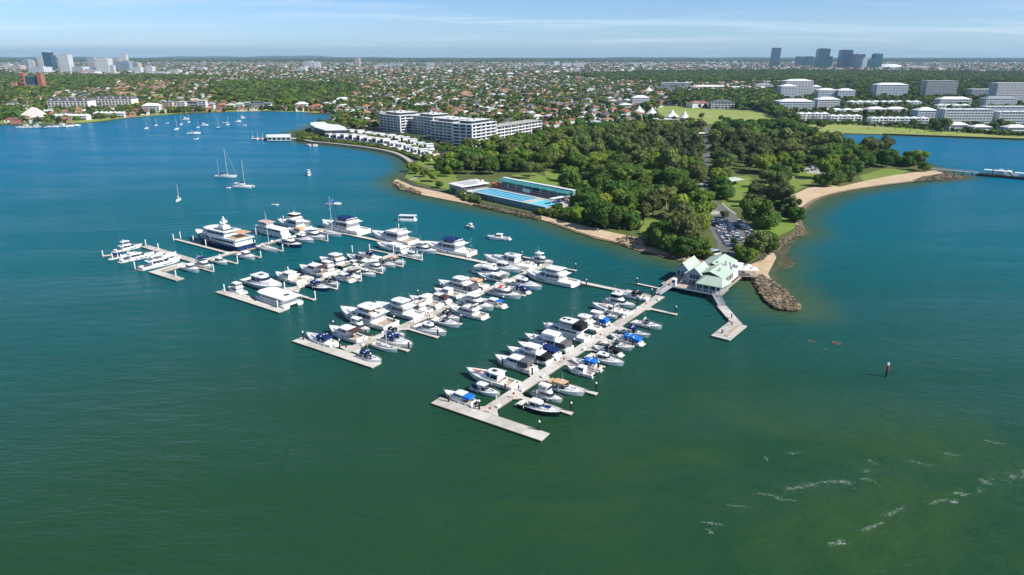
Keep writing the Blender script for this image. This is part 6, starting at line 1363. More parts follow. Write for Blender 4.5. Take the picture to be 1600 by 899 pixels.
terrace_row(81, 136, 188, 7, 2, 'w', 'w', 'left low row of white waterfront houses at far left', 'white waterfront rows at far left'); terrace_row(146, 195, 184, 7, 2, 'w', 'w', 'right low row of white waterfront houses at far left', 'white waterfront rows at far left')
def house(x0, x1, yb, yt, wm_, rk, rm_, lab, depth=14, fl=None, cat='house', group=None, rz=None, name='house'):
    pass
def bldg(x0, x1, yb, yt, wm_, rk, rm_, lab, depth=14, cat='house', group=None, name='house', rz=None, near=True, bays=None):
    a, b, w_ = front(x0, x1, yb); sc_ = PPM((a+b)/2); h = (yb-yt)/sc_/.96; rr = 0 if rk == 'flat' else min(4, h*.3); fl = max(1, round((h-rr)/3.1)); fh = (h-rr)/fl
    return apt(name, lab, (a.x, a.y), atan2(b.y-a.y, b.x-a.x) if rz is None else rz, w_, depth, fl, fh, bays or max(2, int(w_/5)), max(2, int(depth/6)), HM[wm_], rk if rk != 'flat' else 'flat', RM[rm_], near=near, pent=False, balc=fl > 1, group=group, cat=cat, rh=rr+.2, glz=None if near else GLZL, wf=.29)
gL = 'houses along the far left shore'
for t in [(223, 250, 178, 163, 'w', 'hip', 'w', 'big plain white house with pitched white roof on the far left shore'), (254.9, 271, 175, 161, 'c', 'flat', 'g', 'pinkish box house right of the plain white house'), (276.6, 290.5, 174.5, 161, 'w', 'flat', 'w', 'white framed two storey house with dark glass'), (291, 309, 173, 161, 'd', 'flat', 's', 'dark flat roofed house on the far left shore'), (310, 323, 174, 159, 'w', 'flat', 'w', 'tall white stepped house with balconies on the far left shore'),
          (325.5, 334.5, 172, 160.5, 'b', 'hip', 'g', 'pale blue house beside the tall white stepped one'), (339.5, 352, 172.5, 162, 'c', 'hip', 't', 'orange roofed house on the far left shore'), (353, 366, 172.5, 162.5, 'c', 'hip', 'p', 'beige house with grey green roof right of the orange roofed one'), (367, 380, 171.5, 161, 'w', 'hip', 'p', 'white house with pale green roof on the far shore'), (381.6, 391.5, 171, 161.5, 'w', 'flat', 'w', 'small white box house on the far shore'),
          (392.5, 409.5, 171.5, 161, 'd', 'flat', 's', 'wide black house with glass front on the far shore'), (411, 424, 172, 162.5, 'g', 'flat', 'g', 'grey terraced house on the far shore'), (427, 440, 171.5, 164.5, 'c', 'hip', 't', 'long low orange roofed bungalow'), (441, 450, 171.5, 165.5, 'w', 'hip', 's', 'white bungalow with dark roof'), (462, 480, 171.5, 160.5, 'w', 'hip', 'w', 'white house with broad pale roof near the bend of the bay'), (487, 502, 173.5, 163.5, 'c', 'hip', 't', 'terracotta roofed house at the bend of the bay')]:
    bldg(*t, depth=12, group=gL)
# steep white tent-like building
a, b, w_ = front(27, 62, 189); r = thing('waterfront_hall', 'white waterfront hall with steep pinkish roof sweeping down to the left', 'building', (a.x, a.y, .3), 0); MB().box(0, w_, 0, 20, 0, 5).build('wall', RENDER, r); m = MB(); m.add([(-2, -1, 3), (w_+2, -1, 5), (w_+2, 21, 5), (-2, 21, 3), (w_*.55, 10, 18), (w_*.75, 10, 17)], [(0, 1, 5, 4), (1, 2, 5), (2, 3, 4, 5), (3, 0, 4)]); m.build('roof', mat('roof_pale_pink', (.72, .64, .58), .8, .05, .1), r)
for k in range(7): window(r, 2+k*w_/8, 2+k*w_/8+w_/12, 0, 1, 4)
# brick mill with two towers at far left
a, b, w_ = front(33.5, 69, 143); bm_ = thing('brick_mill', 'ruddy brick mill with two square towers and a glazed middle at far left', 'building', (a.x, a.y, .3), 0)
MB().box(0, w_, 0, 25, 0, 14).build('wall', BRICK, bm_); MB().box(w_*.03, w_*.23, -.5, 14, 0, 44).build('tower', BRICK, bm_); MB().box(w_*.80, w_*.99, -.5, 14, 0, 43).build('tower', BRICK, bm_); MB().box(w_*.23, w_*.8, 3, 14, 14, 38).build('glazed_hall', mat('teal_cladding', (.10, .20, .22), .5, .2, .1), bm_)
MB().box(w_*.0-22, w_*.0-8, 0, 12, 0, 22).build('low_tower', mat('brick_pale', (.5, .27, .15), .9), bm_)
for k in range(4): MB().box(w_*.06, w_*.2, -.6, -.5, 6+k*9, 9+k*9).build('window', GLZ, bm_)
for k in range(6): MB().box(w_*(.26+.09*k), w_*(.32+.09*k), 2.9, 3, 18, 35).build('window', GLZ, bm_)

# town houses above the curved sea wall
TH = [(506, 219), (518, 220), (530, 221), (542, 222), (554, 223.5), (566, 225), (578, 226.5), (590, 228), (602, 231), (614, 234), (626, 237.5), (638, 241), (650, 245), (661, 249)]
for rowi, (dy, dx) in enumerate(((0, 0), (-6.5, 9))):
    for i, (x, y) in enumerate(TH):
        if rowi == 1 and i < 2: continue
        if rowi == 1 and i == 13: continue
        px, py = x+dx+RND.uniform(-1, 1), y+dy*(1+.02*i)
        p = G(px, py, .3); sc_ = PPM(p); q = G(px+12, py+(TH[min(i+1, 13)][1]-TH[max(i-1, 0)][1])/2, .3); an = atan2(q.y-p.y, q.x-p.x); w_ = min(12.0, (q-p).length*1.02)
        r = thing('town_house', f"white flat roofed town house above the sea wall, {['front', 'middle', 'back'][rowi]} row, {ordw(i)} from left", 'town house', (p.x, p.y, .3), an, 'white town houses above the sea wall'); h1, h2 = RND.uniform(4.4, 5.6), RND.uniform(5.8, 7.8); d_ = RND.uniform(9, 12)
        MB().box(0, w_*.93, 0, d_, 0, h1-2.6).build('lower_wall', RENDER, r); MB().box(w_*.04, w_*.55, 2.2, d_, h1-2.6, h2).build('upper_wall', RENDER, r); MB().box(w_*.55, w_*.9, 4, d_-1, h1-2.6, h1).build('upper_wall', GREYR if RND.random() < .3 else RENDER, r)
        MB().box(0, w_*.6, 1.6, d_+.3, h2, h2+.3).build('roof', ROOFW, r); MB().box(w_*.5, w_*.93, 3.4, d_-.6, h1, h1+.25).build('roof', RND.choice([ROOFW, ROOFW, ROOFGR, PINKP]), r)
        window(r, w_*.08, w_*.42, 0, .4, 2.5); window(r, w_*.52, w_*.86, 0, .4, 2.5); window(r, w_*.1, w_*.48, 2.2, h1-2.2, h2-.9); window(r, w_*.6, w_*.86, 4, h1-2.3, h1-.6); window(r, 3, 6, w_*.04, h1-2, h2-1, '-x')

# right shore: pale apartments
RG = 'pale apartment blocks across the inlet on the right'
zA = zoomf(1150, 100, 5.287); zB = zoomf(1300, 60, 5.287)
RB = [(zA, 400, 625, 283, 140, 'w', 'hip', 'w', 28, 'tall white block with flat hipped roof and dark skylights, left end of the right shore'), (zA, 365, 500, 300, 180, 'b', 'hip', 'w', 24, 'pale blue stepped block in front of the tall left one'), (zA, 625, 697, 268, 182, 'w', 'hip', 'w', 18, 'narrow white block behind the tall left one'), (zA, 355, 640, 402, 300, 'b', 'hip', 'w', 26, 'shaded block with sloping white roof and two solar panels'), (zA, 675, 825, 300, 210, 'b', 'hip', 'w', 22, 'left one of two pyramid roofed blocks'), (zA, 838, 975, 302, 212, 'b', 'hip', 'w', 22, 'right one of two pyramid roofed blocks'), (zA, 668, 850, 385, 284, 'w', 'hip', 'w', 20, 'square white block with broad hipped roof above the waterfront row'),
      (zA, 1155, 1410, 278, 168, 'b', 'hip', 'w', 26, 'large pale block with cream hipped roof, centre of the right shore'), (zB, 770, 1020, 492, 365, 'g', 'flat', 'p', 26, 'tall grey green curved glass apartment block'), (zB, 1345, 1620, 535, 385, 'w', 'flat', 'w', 26, 'tall white block at the right edge'), (zB, 1150, 1342, 490, 428, 'g', 'flat', 'w', 22, 'low grey block left of the tall one at right edge'), (zB, 890, 1145, 572, 492, 'b', 'hip', 'w', 20, 'long pale block with ridged white roof, right of centre'), (zB, 700, 858, 692, 582, 'b', 'hip', 'w', 18, 'white end block with balconies turned to the palms'),
      (zB, 915, 1308, 722, 600, 'w', 'flat', 'w', 20, 'wide white flat roofed block with three floors of balconies'), (zB, 1368, 1640, 722, 618, 'w', 'flat', 'w', 20, 'wide white flat roofed block cut by the right edge'), (zB, 1268, 1620, 645, 573, 'b', 'flat', 'w', 18, 'long block with pale roof behind the wide one'), (zB, 1265, 1520, 572, 488, 'b', 'hip', 'g', 20, 'blue grey gabled block under the tall right one'), (zB, 965, 1120, 772, 700, 'b', 'hip', 'w', 14, 'low pale blue villa by the far lawn'), (zB, 1165, 1315, 782, 720, 'w', 'hip', 'w', 14, 'white villa with square lantern roof by the far sea wall'), (zB, 1445, 1620, 790, 722, 'w', 'hip', 'w', 14, 'white villa at right edge by the far sea wall'),
      (zA, 1085, 1240, 420, 362, 'b', 'hip', 'w', 16, 'left one of two low blocks between the rows'), (zA, 1250, 1410, 420, 362, 'b', 'hip', 'w', 16, 'right one of two low blocks between the rows'), (zA, 160, 305, 215, 168, 'w', 'hip', 'g', 20, 'small white block among trees left of the tall one')]
for z, x0, x1, yb, yt, wm_, rk, rm_, dp, lab in RB:
    X0, YB = z(x0, yb); X1, YT = z(x1, yt); bldg(X0, X1, YB, YT, wm_, rk, rm_, lab, depth=dp, cat='apartments', group=RG, name='apartment_block', near=False, bays=max(4, int((X1-X0)/4.5)))
def zrow(z, x0, x1, yb, n, fl, wm_, lab, depth=13, fh=3.1): X0, YB = z(x0, yb); X1, _y = z(x1, yb); return terrace_row(X0, X1, YB, n, fl, wm_, 'w', lab, RG, depth, fh)
zrow(zA, 515, 770, 470, 4, 3, 'w', 'left half of the white waterfront row facing the far lawn'); zrow(zA, 775, 1040, 492, 4, 3, 'w', 'right half of the white waterfront row facing the far lawn'); zrow(zA, 1112, 1586, 512, 7, 3, 'w', 'long white waterfront row behind the palm trees'); zrow(zA, 935, 1530, 352, 9, 2, 'b', 'long blue shaded row with scalloped white roofs', 14, 4); zrow(zA, 700, 1160, 408, 5, 1, 'w', 'white roofed row just behind the waterfront row', 12, 5); zrow(zB, 870, 1140, 590, 4, 2, 'b', 'short pale row right of the white end block', 12, 3.5)
# mansion, pavilions, long sheds around the field
zM = zoomf(950, 60, 5.287)
X0, YB = zM(850, 582); X1, YT = zM(1042, 515); bldg(X0, X1, YB, YT, 'w', 'hip', 's', 'white two storey mansion with grey roof standing on the field', depth=20, name='mansion')
for i, (x, y, w_) in enumerate([(255, 640, 100), (360, 655, 110), (525, 680, 120), (628, 690, 90), (335, 455, 90)]):
    X, Y = zM(x, y); p = G(X, Y, .3); r_ = w_/5.287/PPM(p)/2; r = thing('pavilion', f"white pavilion with pointed tent roof, {['leftmost by the trees', 'second from left', 'third from left', 'rightmost of the front four', 'alone behind the others'][i]}", 'pavilion', (p.x, p.y, .3), i*.4, 'tent roofed pavilions by the field'); n = 8
    o = [(r_*cos(2*pi*k/n), r_*sin(2*pi*k/n)) for k in range(n)]; i_ = [(x_*.85, y_*.85) for x_, y_ in o]; tp = [(x_*.12, y_*.12) for x_, y_ in o]; md = [(x_*.45, y_*.45) for x_, y_ in o]
    MB().prism(i_, 0, i_, 5.5).build('wall', GREYR, r); m = MB(); m.prism(o, 5.5, md, 9.5, cap=False); m.prism(md, 9.5, tp, 13.5, bot=False); m.build('roof', CV['white'], r); MB().prism(tp, 13.5, tp, 15).build('finial', ROOFW, r)
    for k in range(n): a_ = 2*pi*(k+.5)/n; MB().box(-r_*.2, r_*.2, -.1, .1, 1, 4.5).build('window', GLZ, r, (r_*.80*cos(a_), r_*.80*sin(a_), 0), a_+pi/2)
for x0, x1, yb, yt, wm_, rk, rm_, lab in [(120, 200, 665, 640, 'w', 'flat', 'w', 'low white flat building left of the tent roofs'), (390, 560, 705, 675, 'w', 'flat', 'w', 'low white wing under the third tent roof'), (200, 340, 560, 480, 'w', 'hip', 'w', 'white house group left of the field'), (100, 200, 590, 540, 'w', 'hip', 'w', 'bright white gabled house at the field corner'), (600, 720, 530, 490, 'w', 'hip', 'p', 'greenish white cottage behind the field trees'), (440, 670, 415, 372, 'g', 'flat', 'w', 'long grey hall with pale roof behind the field trees'), (700, 950, 428, 392, 'w', 'hip', 'w', 'long white roofed row behind the field, left part'), (960, 1210, 425, 400, 'w', 'hip', 'w', 'long white roofed row behind the field, right part'), (400, 560, 440, 410, 'g', 'flat', 'g', 'grey roofed hall left of the long grey one')]:
    X0, YB = zM(x0, yb); X1, YT = zM(x1, yt); bldg(X0, X1, YB, YT, wm_, rk, rm_, lab, depth=18, near=False, cat='building')

# ================================================================ far towers
TW = [mat('tower_blue_glass', (.045, .11, .17), .25, .25, .05, .6), mat('tower_white', (.66, .66, .63), .7, .06, .05), mat('tower_sand', (.55, .44, .34), .8, .08, .05), mat('tower_grey', (.26, .32, .36), .5, .15, .05), mat('tower_green_glass', (.03, .13, .15), .25, .25, .05, .6)]
def tower(x0, x1, yb, yt, mi, lab, grp, depth=None, lean=0.0, band=None):
    a, b, w_ = front(x0, x1, yb); h = (yb-yt)/PPM((a+b)/2)/.955; d_ = depth or w_*.8; r = thing('tower', lab, 'tower', (a.x, a.y, .3), random.Random(int(x0)).uniform(-.12, .12), grp)
    P = [(0, 0), (w_, 0), (w_, d_), (0, d_)]; Q = [(p[0]+lean, p[1]) for p in P]; MB().prism(P, 0, Q, h).build('shaft', TW[mi], r)
    fl = max(4, int(h/6)); j = MB(); n = max(3, int(w_/7))
    for f in range(fl):
        z = h*(f+.25)/fl; sh = lean*z/h
        for k in range(n): x = w_*(k+.25)/n+sh; j.box(x, x+w_/n*.5, -.3, .1, z, z+h/fl*.45)
        for k in range(3): y = d_*(k+.2)/3; j.box(-.3+sh, .1+sh, y, y+d_/3*.6, z, z+h/fl*.55); j.box(w_-.1+sh, w_+.3+sh, y, y+d_/3*.6, z, z+h/fl*.55)
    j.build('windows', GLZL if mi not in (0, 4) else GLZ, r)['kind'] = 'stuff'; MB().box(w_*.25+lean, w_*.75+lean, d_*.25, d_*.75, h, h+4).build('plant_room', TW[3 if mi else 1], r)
zC = zoomf(0, 70, 5.287); LG = 'towers of the far left town centre'
for i, (x0, x1, yt, yb, mi, lab) in enumerate([(30, 85, 165, 200, 1, 'lowest white block at the far left end of the skyline'), (90, 175, 175, 212, 2, 'wide beige block at the far left of the skyline'), (190, 245, 130, 205, 3, 'pale grey tower behind the brick mill'), (250, 280, 135, 195, 2, 'thin sandy tower right of the pale grey one'), (325, 370, 110, 212, 1, 'slim whitish tower left of the tallest dark one'), (375, 440, 78, 225, 0, 'tallest dark glass tower of the left skyline'), (436, 468, 100, 218, 0, 'bluish glass tower touching the tallest one'), (470, 500, 140, 205, 2, 'short pinkish tower between two tall ones'), (502, 585, 97, 236, 1, 'broad pale tower right of the tallest dark one'), (240, 372, 190, 240, 1, 'low white podium under the left towers'), (600, 700, 190, 238, 1, 'long low white podium, left part'), (700, 830, 205, 240, 1, 'long low white podium, right part'), (735, 805, 122, 225, 1, 'ribbed white tower, left one of a pair'), (803, 905, 125, 240, 1, 'ribbed white tower, right and wider one of a pair'), (903, 990, 120, 170, 2, 'cream top block between pairs of towers'), (905, 1000, 145, 210, 3, 'blue grey glass slab with white top'), (915, 950, 180, 245, 1, 'narrow white slab in front of the glass slab'), (1003, 1075, 145, 220, 3, 'grey glass lower tower under the slender white one'), (1014, 1060, 93, 215, 1, 'slender bright white tower at the right of the left skyline'), (1090, 1150, 155, 200, 2, 'beige stepped block right of the slender tower'), (1113, 1168, 193, 242, 1, 'white low block, first of two at right'), (1205, 1265, 185, 240, 1, 'white low block, second of two at right')]):
    X0, YB = zC(x0, yb); X1, YT = zC(x1, yt); tower(X0, X1, YB, YT, mi, lab, LG)
RG2 = 'towers of the far right precinct'
for x0, x1, yb, yt, mi, ln_, lab in [(1205, 1216.5, 105.5, 78, 0, 6, 'lone leaning dark glass tower left of the right skyline group'), (1245, 1256.5, 104, 90, 0, 0, 'left one of two short dark blocks of the right group'), (1259, 1270, 104, 90, 0, 0, 'right one of two short dark blocks of the right group'), (1274.5, 1291.5, 108, 79.5, 4, 8, 'green glass tower with slanted top in the right group'), (1293, 1299, 106, 90, 0, 0, 'thin dark tower beside the green glass one'), (1311.5, 1328.5, 106.5, 81, 0, 3, 'widest dark tower of the right group'), (1334, 1348.5, 107, 87, 0, 6, 'leaning dark tower right of the widest one'), (1346, 1353, 107.5, 92, 1, 4, 'pale narrow building leaning behind the dark tower'), (1352, 1366, 107, 94, 0, 0, 'low broad dark tower near the right end'), (1364.5, 1377, 107, 86.5, 4, 0, 'stepped dark green tower at the right end of the group')]: tower(x0, x1, yb, yt, mi, lab, RG2, lean=ln_)
X0, YB = zC(0, 0)
a, b, w_ = front(1378, 1416, 106); ar = thing('stadium', 'large white arched stadium roof right of the far right towers', 'stadium', (a.x, a.y, .3)); m = MB(); rings = []
for k in range(9): t = k/8; h = 26*sin(pi*min(1, t*.9+.08)); rings.append([(w_*t, 0, 0), (w_*t, 20, h), (w_*t, 120, h), (w_*t, 140, 0)])
m.loft(rings); m.build('roof', ROOFW, ar)
rb = random.Random(4)
for i, (x0, x1, yb, yt) in enumerate(sorted([(1418, 1452, 107, 104), (1455, 1500, 107.5, 105.5), (1092, 1110, 104.5, 102), (1115, 1140, 106, 103.5), (1070, 1090, 102.5, 101), (1160, 1166, 107, 102.5), (836, 850, 104, 100), (866, 874, 103, 97), (878, 893, 105, 100), (895, 912, 104, 99.5), (474, 483, 107, 97.5), (484, 489, 107, 97), (490, 500, 107, 98), (458, 478, 112.5, 108), (405, 425, 101.5, 99.5), (436, 446, 107, 102), (555, 562, 103, 92), (584, 604, 105, 102), (604, 627, 104.5, 100.5), (668, 678, 104.5, 99), (308, 320, 110.5, 106), (262, 280, 115, 110), (231, 260, 117, 113.5), (795, 815, 105, 102.5), (887, 910, 112, 109.5), (1145, 1152, 100.5, 96), (1128, 1134, 100, 96.5), (1104, 1108, 99.5, 96), (980, 1000, 101, 99), (1002, 1022, 103, 101), (1510, 1530, 109, 107)])):
    tower(x0, x1, yb, yt, rb.choice([1, 1, 1, 2]), f"distant pale building on the plain below the horizon, {ordw(i)} from left", 'distant pale buildings on the plain', depth=40)
# ================================================================ foliage
def leafmat(name, a, b_, rand=.22):
    m = mat(name, a, .75, .0, .35, .25, rand=rand, col2=b_, detail=3); N = m.node_tree.nodes; L = m.node_tree.links; b = N['Principled BSDF']
    tr = N.new('ShaderNodeBsdfTranslucent'); src = b.inputs['Base Color'].links[0].from_socket; L.new(src, tr.inputs['Color'])
    mx = N.new('ShaderNodeMixShader'); mx.inputs[0].default_value = .22; L.new(b.outputs[0], mx.inputs[1]); L.new(tr.outputs[0], mx.inputs[2]); L.new(mx.outputs[0], N['Material Output'].inputs['Surface']); return m
LF = {'fig': leafmat('leaf_fig', (.048, .118, .020), (.115, .200, .030)), 'gum': leafmat('leaf_gum', (.115, .160, .042), (.20, .24, .065)), 'bright': leafmat('leaf_bright', (.125, .215, .024), (.22, .31, .038)), 'sheoak': leafmat('leaf_sheoak', (.070, .105, .034), (.125, .150, .05)), 'garden': leafmat('leaf_garden', (.050, .100, .024), (.11, .155, .04), .35)}
BARK = mat('bark', (.16, .12, .09), .9, .25, 2); BARKP = mat('bark_pale', (.36, .31, .26), .9, .2, 2)
def crown_mesh(kind, seed, n_leaf, leaf, R, Hc, zc, lobes, core=.74, thin=0.0):
    rn = random.Random(seed); mb = MB(); LB = []
    for i in range(lobes):
        a = rn.random()*2*pi; rr = R*math.sqrt(rn.random())*.66; z = zc+Hc*rn.uniform(-.36, .40)*(1-.5*rr/R); s = rn.uniform(.30, .46)*R*(1-.25*rr/R)
        LB.append((rr*cos(a), rr*sin(a), z, s, s*rn.uniform(.7, .95)))
    LB.append((0, 0, zc+Hc*.22, R*.5, Hc*.30))
    for c in LB: mb.ball(c[:3], c[3]*core, 7, 5, 0, (1, 1, c[4]/c[3]))
    per = n_leaf//len(LB)
    for c in LB:
        for _ in range(per):
            while True:
                d = Vector((rn.gauss(0, 1), rn.gauss(0, 1), rn.gauss(.25, 1)))
                if d.length > .1: break
            d.normalize(); f = rn.uniform(.80, 1.12)
            p = Vector((c[0]+d.x*c[3]*f, c[1]+d.y*c[3]*f, c[2]+d.z*c[4]*f))
            if any(((p.x-o[0])/o[3])**2+((p.y-o[1])/o[3])**2+((p.z-o[2])/o[4])**2 < .5 for o in LB): continue
            nrm = (d+Vector((rn.gauss(0, .45), rn.gauss(0, .45), rn.gauss(.15, .45)))).normalized()
            t = nrm.cross(Vector((rn.gauss(0, 1), rn.gauss(0, 1), rn.gauss(0, 1)))); 
            if t.length < .05: continue
            t.normalize(); b = nrm.cross(t); s = leaf*rn.uniform(.6, 1.25)
            mb.add([p-t*s-b*s*.5, p+t*s*.2-b*s*.8, p+t*s+b*s*.3, p-t*s*.3+b*s*.8], [(0, 1, 2, 3)])
    return mb
def trunk_mesh(R, Hc, zc, th, seed, limbs=5):
    rn = random.Random(seed); mb = MB(); r = th; top = zc*.62; mb.tube((0, 0, -.4), (0, 0, top), r, 7, 0, r*.62)
    for k in range(limbs):
        a = 2*pi*k/limbs+rn.uniform(-.4, .4); mb.tube((0, 0, top*rn.uniform(.6, .98)), (R*.55*cos(a), R*.55*sin(a), zc+Hc*rn.uniform(-.15, .15)), r*.5, 5, 0, r*.15)
    mb.tube((0, 0, top*.95), (0, 0, zc+Hc*.2), r*.6, 5, 0, r*.2); return mb
TP = []          # (kind, crown mesh, trunk mesh, bark, R)
SPEC = {'fig': (7.4, 9.5, 5.9, 18, .55), 'gum': (6.4, 9.5, 8.0, 12, .38), 'bright': (6.0, 8.2, 5.6, 14, .35), 'sheoak': (5.0, 11.5, 6.9, 13, .3)}
for kind, (R, Hc, zc, lb, th) in SPEC.items():
    for v in range(3):
        cm_ = crown_mesh(kind, v*7+len(kind), {'fig': 3800, 'gum': 2500, 'bright': 2800, 'sheoak': 2800}[kind], {'fig': .52, 'gum': .52, 'bright': .50, 'sheoak': .44}[kind], R, Hc, zc, lb+v, {'fig': .84, 'gum': .66, 'bright': .76, 'sheoak': .70}[kind]).mesh('crown', LF[kind])
        TP.append((kind, cm_, trunk_mesh(R, Hc, zc, th, v).mesh('trunk', BARKP if kind == 'gum' else BARK), R))
TN = {'fig': ('fig_tree', 'dark green fig tree'), 'gum': ('gum_tree', 'olive gum tree'), 'bright': ('broadleaf_tree', 'light green tree'), 'sheoak': ('sheoak_tree', 'brownish sheoak tree')}
LAND = [((1112, 325), 'roundabout'), ((1135, 365), 'shore car park'), ((1180, 345), 'right lawn'), ((1215, 365), 'small grassy point'), ((1245, 300), 'start of the long beach'), ((1300, 290), 'middle of the long beach'), ((1400, 270), 'far end of the long beach'), ((1275, 262), 'beach car park'), ((1250, 235), 'inlet shore'), ((1340, 245), 'narrow inlet shore'), ((1190, 235), 'middle of the headland'), ((1150, 280), 'green roofed shelter'), ((1103, 290), 'park avenue'), ((1103, 240), 'top of the park avenue'), ((1040, 250), 'white roofed park shelter'), ((1150, 205), 'big field'), ((1020, 300), 'park woods centre'), ((1050, 375), 'cove left of the clubhouse'), ((990, 365), 'sandstone rocks'), ((930, 345), 'small beach'), ((880, 325), 'right end of the pool'), ((800, 285), 'grandstand'), ((720, 280), 'left end of the pool'), ((660, 275), 'rocky point'), ((700, 250), 'lawn left of the pool'), ((780, 240), 'long apartment wing'), ((900, 230), 'woods behind the pool'), ((960, 270), 'woods above the small beach'), ((950, 215), 'back edge of the park'), ((860, 255), 'park road')]
TREES = []
def near_land(px, py): return min(LAND, key=lambda l: hypot((l[0][0]-px), (l[0][1]-py)*2.2))[1]
def ti(kind): return [i for i, t in enumerate(TP) if t[0] == kind]
def add_tree(px, py, kind, sc, z=.34): p = G(px, py, z); TREES.append((p.x, p.y, kind, sc))
for px, py, k, s in [(1112.5, 330.5, 'bright', .55), (1131, 341, 'fig', .38), (1180, 356, 'fig', 1.35), (1196, 357, 'fig', .95), (1206, 352, 'fig', .7), (1205, 320, 'sheoak', 1.1), (1222, 327, 'sheoak', 1.15), (1236, 339, 'sheoak', 1.0), (1243, 347, 'fig', .7), (1213, 305, 'gum', 1.1), (1198, 294, 'gum', 1.0), (1226, 312, 'sheoak', 1), (1190, 308, 'bright', .9), (1172, 400, 'sheoak', .75), (1184, 403, 'gum', .9), (1198, 392, 'fig', .75), (1186, 390, 'gum', .75), (1160, 411, 'fig', .6), (1200, 381, 'fig', .55), (1172, 408, 'bright', .6), (1153, 392, 'bright', .3), (1147, 382, 'fig', .3),
    (1036, 388, 'fig', .95), (1060, 381, 'sheoak', 1.45), (1068, 392, 'gum', 1.2), (1044, 386, 'fig', 1.1), (1078, 388, 'sheoak', 1.1), (1048, 396, 'fig', .95), (1075, 401, 'fig', .9), (1092, 398, 'fig', .7), (1058, 366, 'bright', 1.1), (1080, 374, 'gum', 1.0), (1028, 380, 'fig', .85), (1104, 401, 'bright', .35), (1050, 372, 'gum', 1.1), (1131, 311, 'fig', .95), (1128, 298, 'bright', .9), (1126, 287, 'fig', .95), (1076, 313, 'bright', .95), (1080, 322, 'bright', .45), (1086, 297, 'gum', 1.1), (1083, 283, 'sheoak', 1.0), (1124, 274, 'gum', 1), (1086, 270, 'gum', 1.1), (1122, 262, 'fig', 1.0),
    (642, 268, 'bright', .75), (652, 272, 'bright', .75), (668, 262, 'gum', .9), (664, 277, 'bright', .7), (678, 284, 'bright', .8), (688, 268, 'fig', .8), (684, 258, 'bright', .85), (675, 248, 'fig', .7), (706, 268, 'bright', 1.1), (716, 262, 'bright', 1.05), (700, 276, 'bright', .8), (686, 294, 'fig', .45), (710, 302, 'bright', .4), (740, 272, 'gum', 1.1), (765, 272, 'fig', 1.1), (792, 268, 'fig', .95), (829, 280, 'gum', .95), (842, 276, 'gum', .8), (892, 298, 'fig', 1.2), (912, 305, 'bright', 1), (890, 284, 'bright', 1.1), (925, 325, 'fig', 1.05), (905, 325, 'fig', .9), (945, 335, 'bright', 1.15), (975, 340, 'fig', 1.2), (960, 350, 'fig', 1), (905, 340, 'fig', .8), (930, 350, 'fig', .9), (1020, 338, 'sheoak', 1.2), (1040, 330, 'gum', 1.25), (1000, 325, 'fig', 1.15), (985, 357, 'fig', .8), (1005, 352, 'sheoak', .9), (870, 332, 'fig', .5), (885, 340, 'fig', .55),
    (1435, 266, 'sheoak', 1.05), (1442, 268, 'fig', .7), (1418, 261, 'fig', .8), (1405, 259, 'fig', .75), (1385, 261, 'fig', 1.15), (1372, 258, 'gum', 1.1), (1350, 262, 'fig', 1.1), (1335, 273, 'fig', 1.0), (1318, 282, 'fig', 1.05), (1325, 270, 'gum', 1.1), (1295, 292, 'fig', .95), (1282, 291, 'fig', .8), (1306, 288, 'fig', .9), (1246, 274, 'bright', .85), (1300, 262, 'bright', 1.1), (1230, 262, 'bright', .9)]: add_tree(px, py, k, s)
excl_px = [[(1128, 327), (1123, 282), (1148, 267), (1190, 266), (1186, 300), (1166, 332)], [(1200, 330), (1252, 330), (1252, 385), (1180, 392), (1163, 350)], [(1215, 262), (1300, 262), (1264, 298), (1225, 309)], [(1335, 263), (1448, 263), (1448, 286), (1335, 290)], [(995, 336), (1056, 334), (1060, 362), (1000, 372)]]+[carpark]+lawns+sands[:3]+[[(1255, 264), (1275, 257), (1296, 261), (1292, 273), (1262, 272)], [(1092, 320), (1094, 195), (1112, 195), (1114, 320)], [(632, 280), (655, 291), (720, 309), (850, 340), (895, 346), (905, 300), (905, 288), (770, 272), (700, 280), (700, 296)], [(1240, 312), (1236, 304), (1262, 290), (1450, 262), (1470, 270), (1445, 285)]]
rn = random.Random(5); pw = pxpoly(park_px, .34); xmin, xmax = min(p[0] for p in pw), max(p[0] for p in pw); ymin, ymax = min(p[1] for p in pw), max(p[1] for p in pw)
S_ = 10.8; cand = []
for i in range(int((xmax-xmin)/S_)+1):
    for j in range(int((ymax-ymin)/S_)+1):
        x = xmin+(i+.5*(j % 2)+rn.uniform(-.4, .4))*S_; y = ymin+(j+rn.uniform(-.4, .4))*S_
        if not inpoly(x, y, pw): continue
        q = proj(x, y, .34)
        if any(inpoly(q[0], q[1], P) for P in excl_px): continue
        if any((x-t[0])**2+(y-t[1])**2 < (5.2*(t[3]+.8))**2 for t in TREES[:110]): continue
        fsc = (.55 if q[1] < 210 else 1)*(.72 if q[1] < 252 and 700 < q[0] < 870 else 1)*1.1
        g_ = sin(x*.021+1.3)+sin(y*.017)+rn.gauss(0, .7)
        k = 'fig' if g_ > .7 else ('bright' if g_ > -.35 else ('gum' if g_ > -1.1 else 'sheoak'))
        (rn.random() < .88 and sin(x*.045+2*sin(y*.02))*sin(y*.051+1) < .62) and cand.append((x, y, k, rn.choice([rn.uniform(.6, .95), rn.uniform(.85, 1.2), rn.uniform(.95, 1.4)])*fsc))
TREES += cand
TREES.sort(key=lambda t: -t[3]*PPM((t[0], t[1], 0)))
NOBJ = 300
lab_count = {}; todo = []
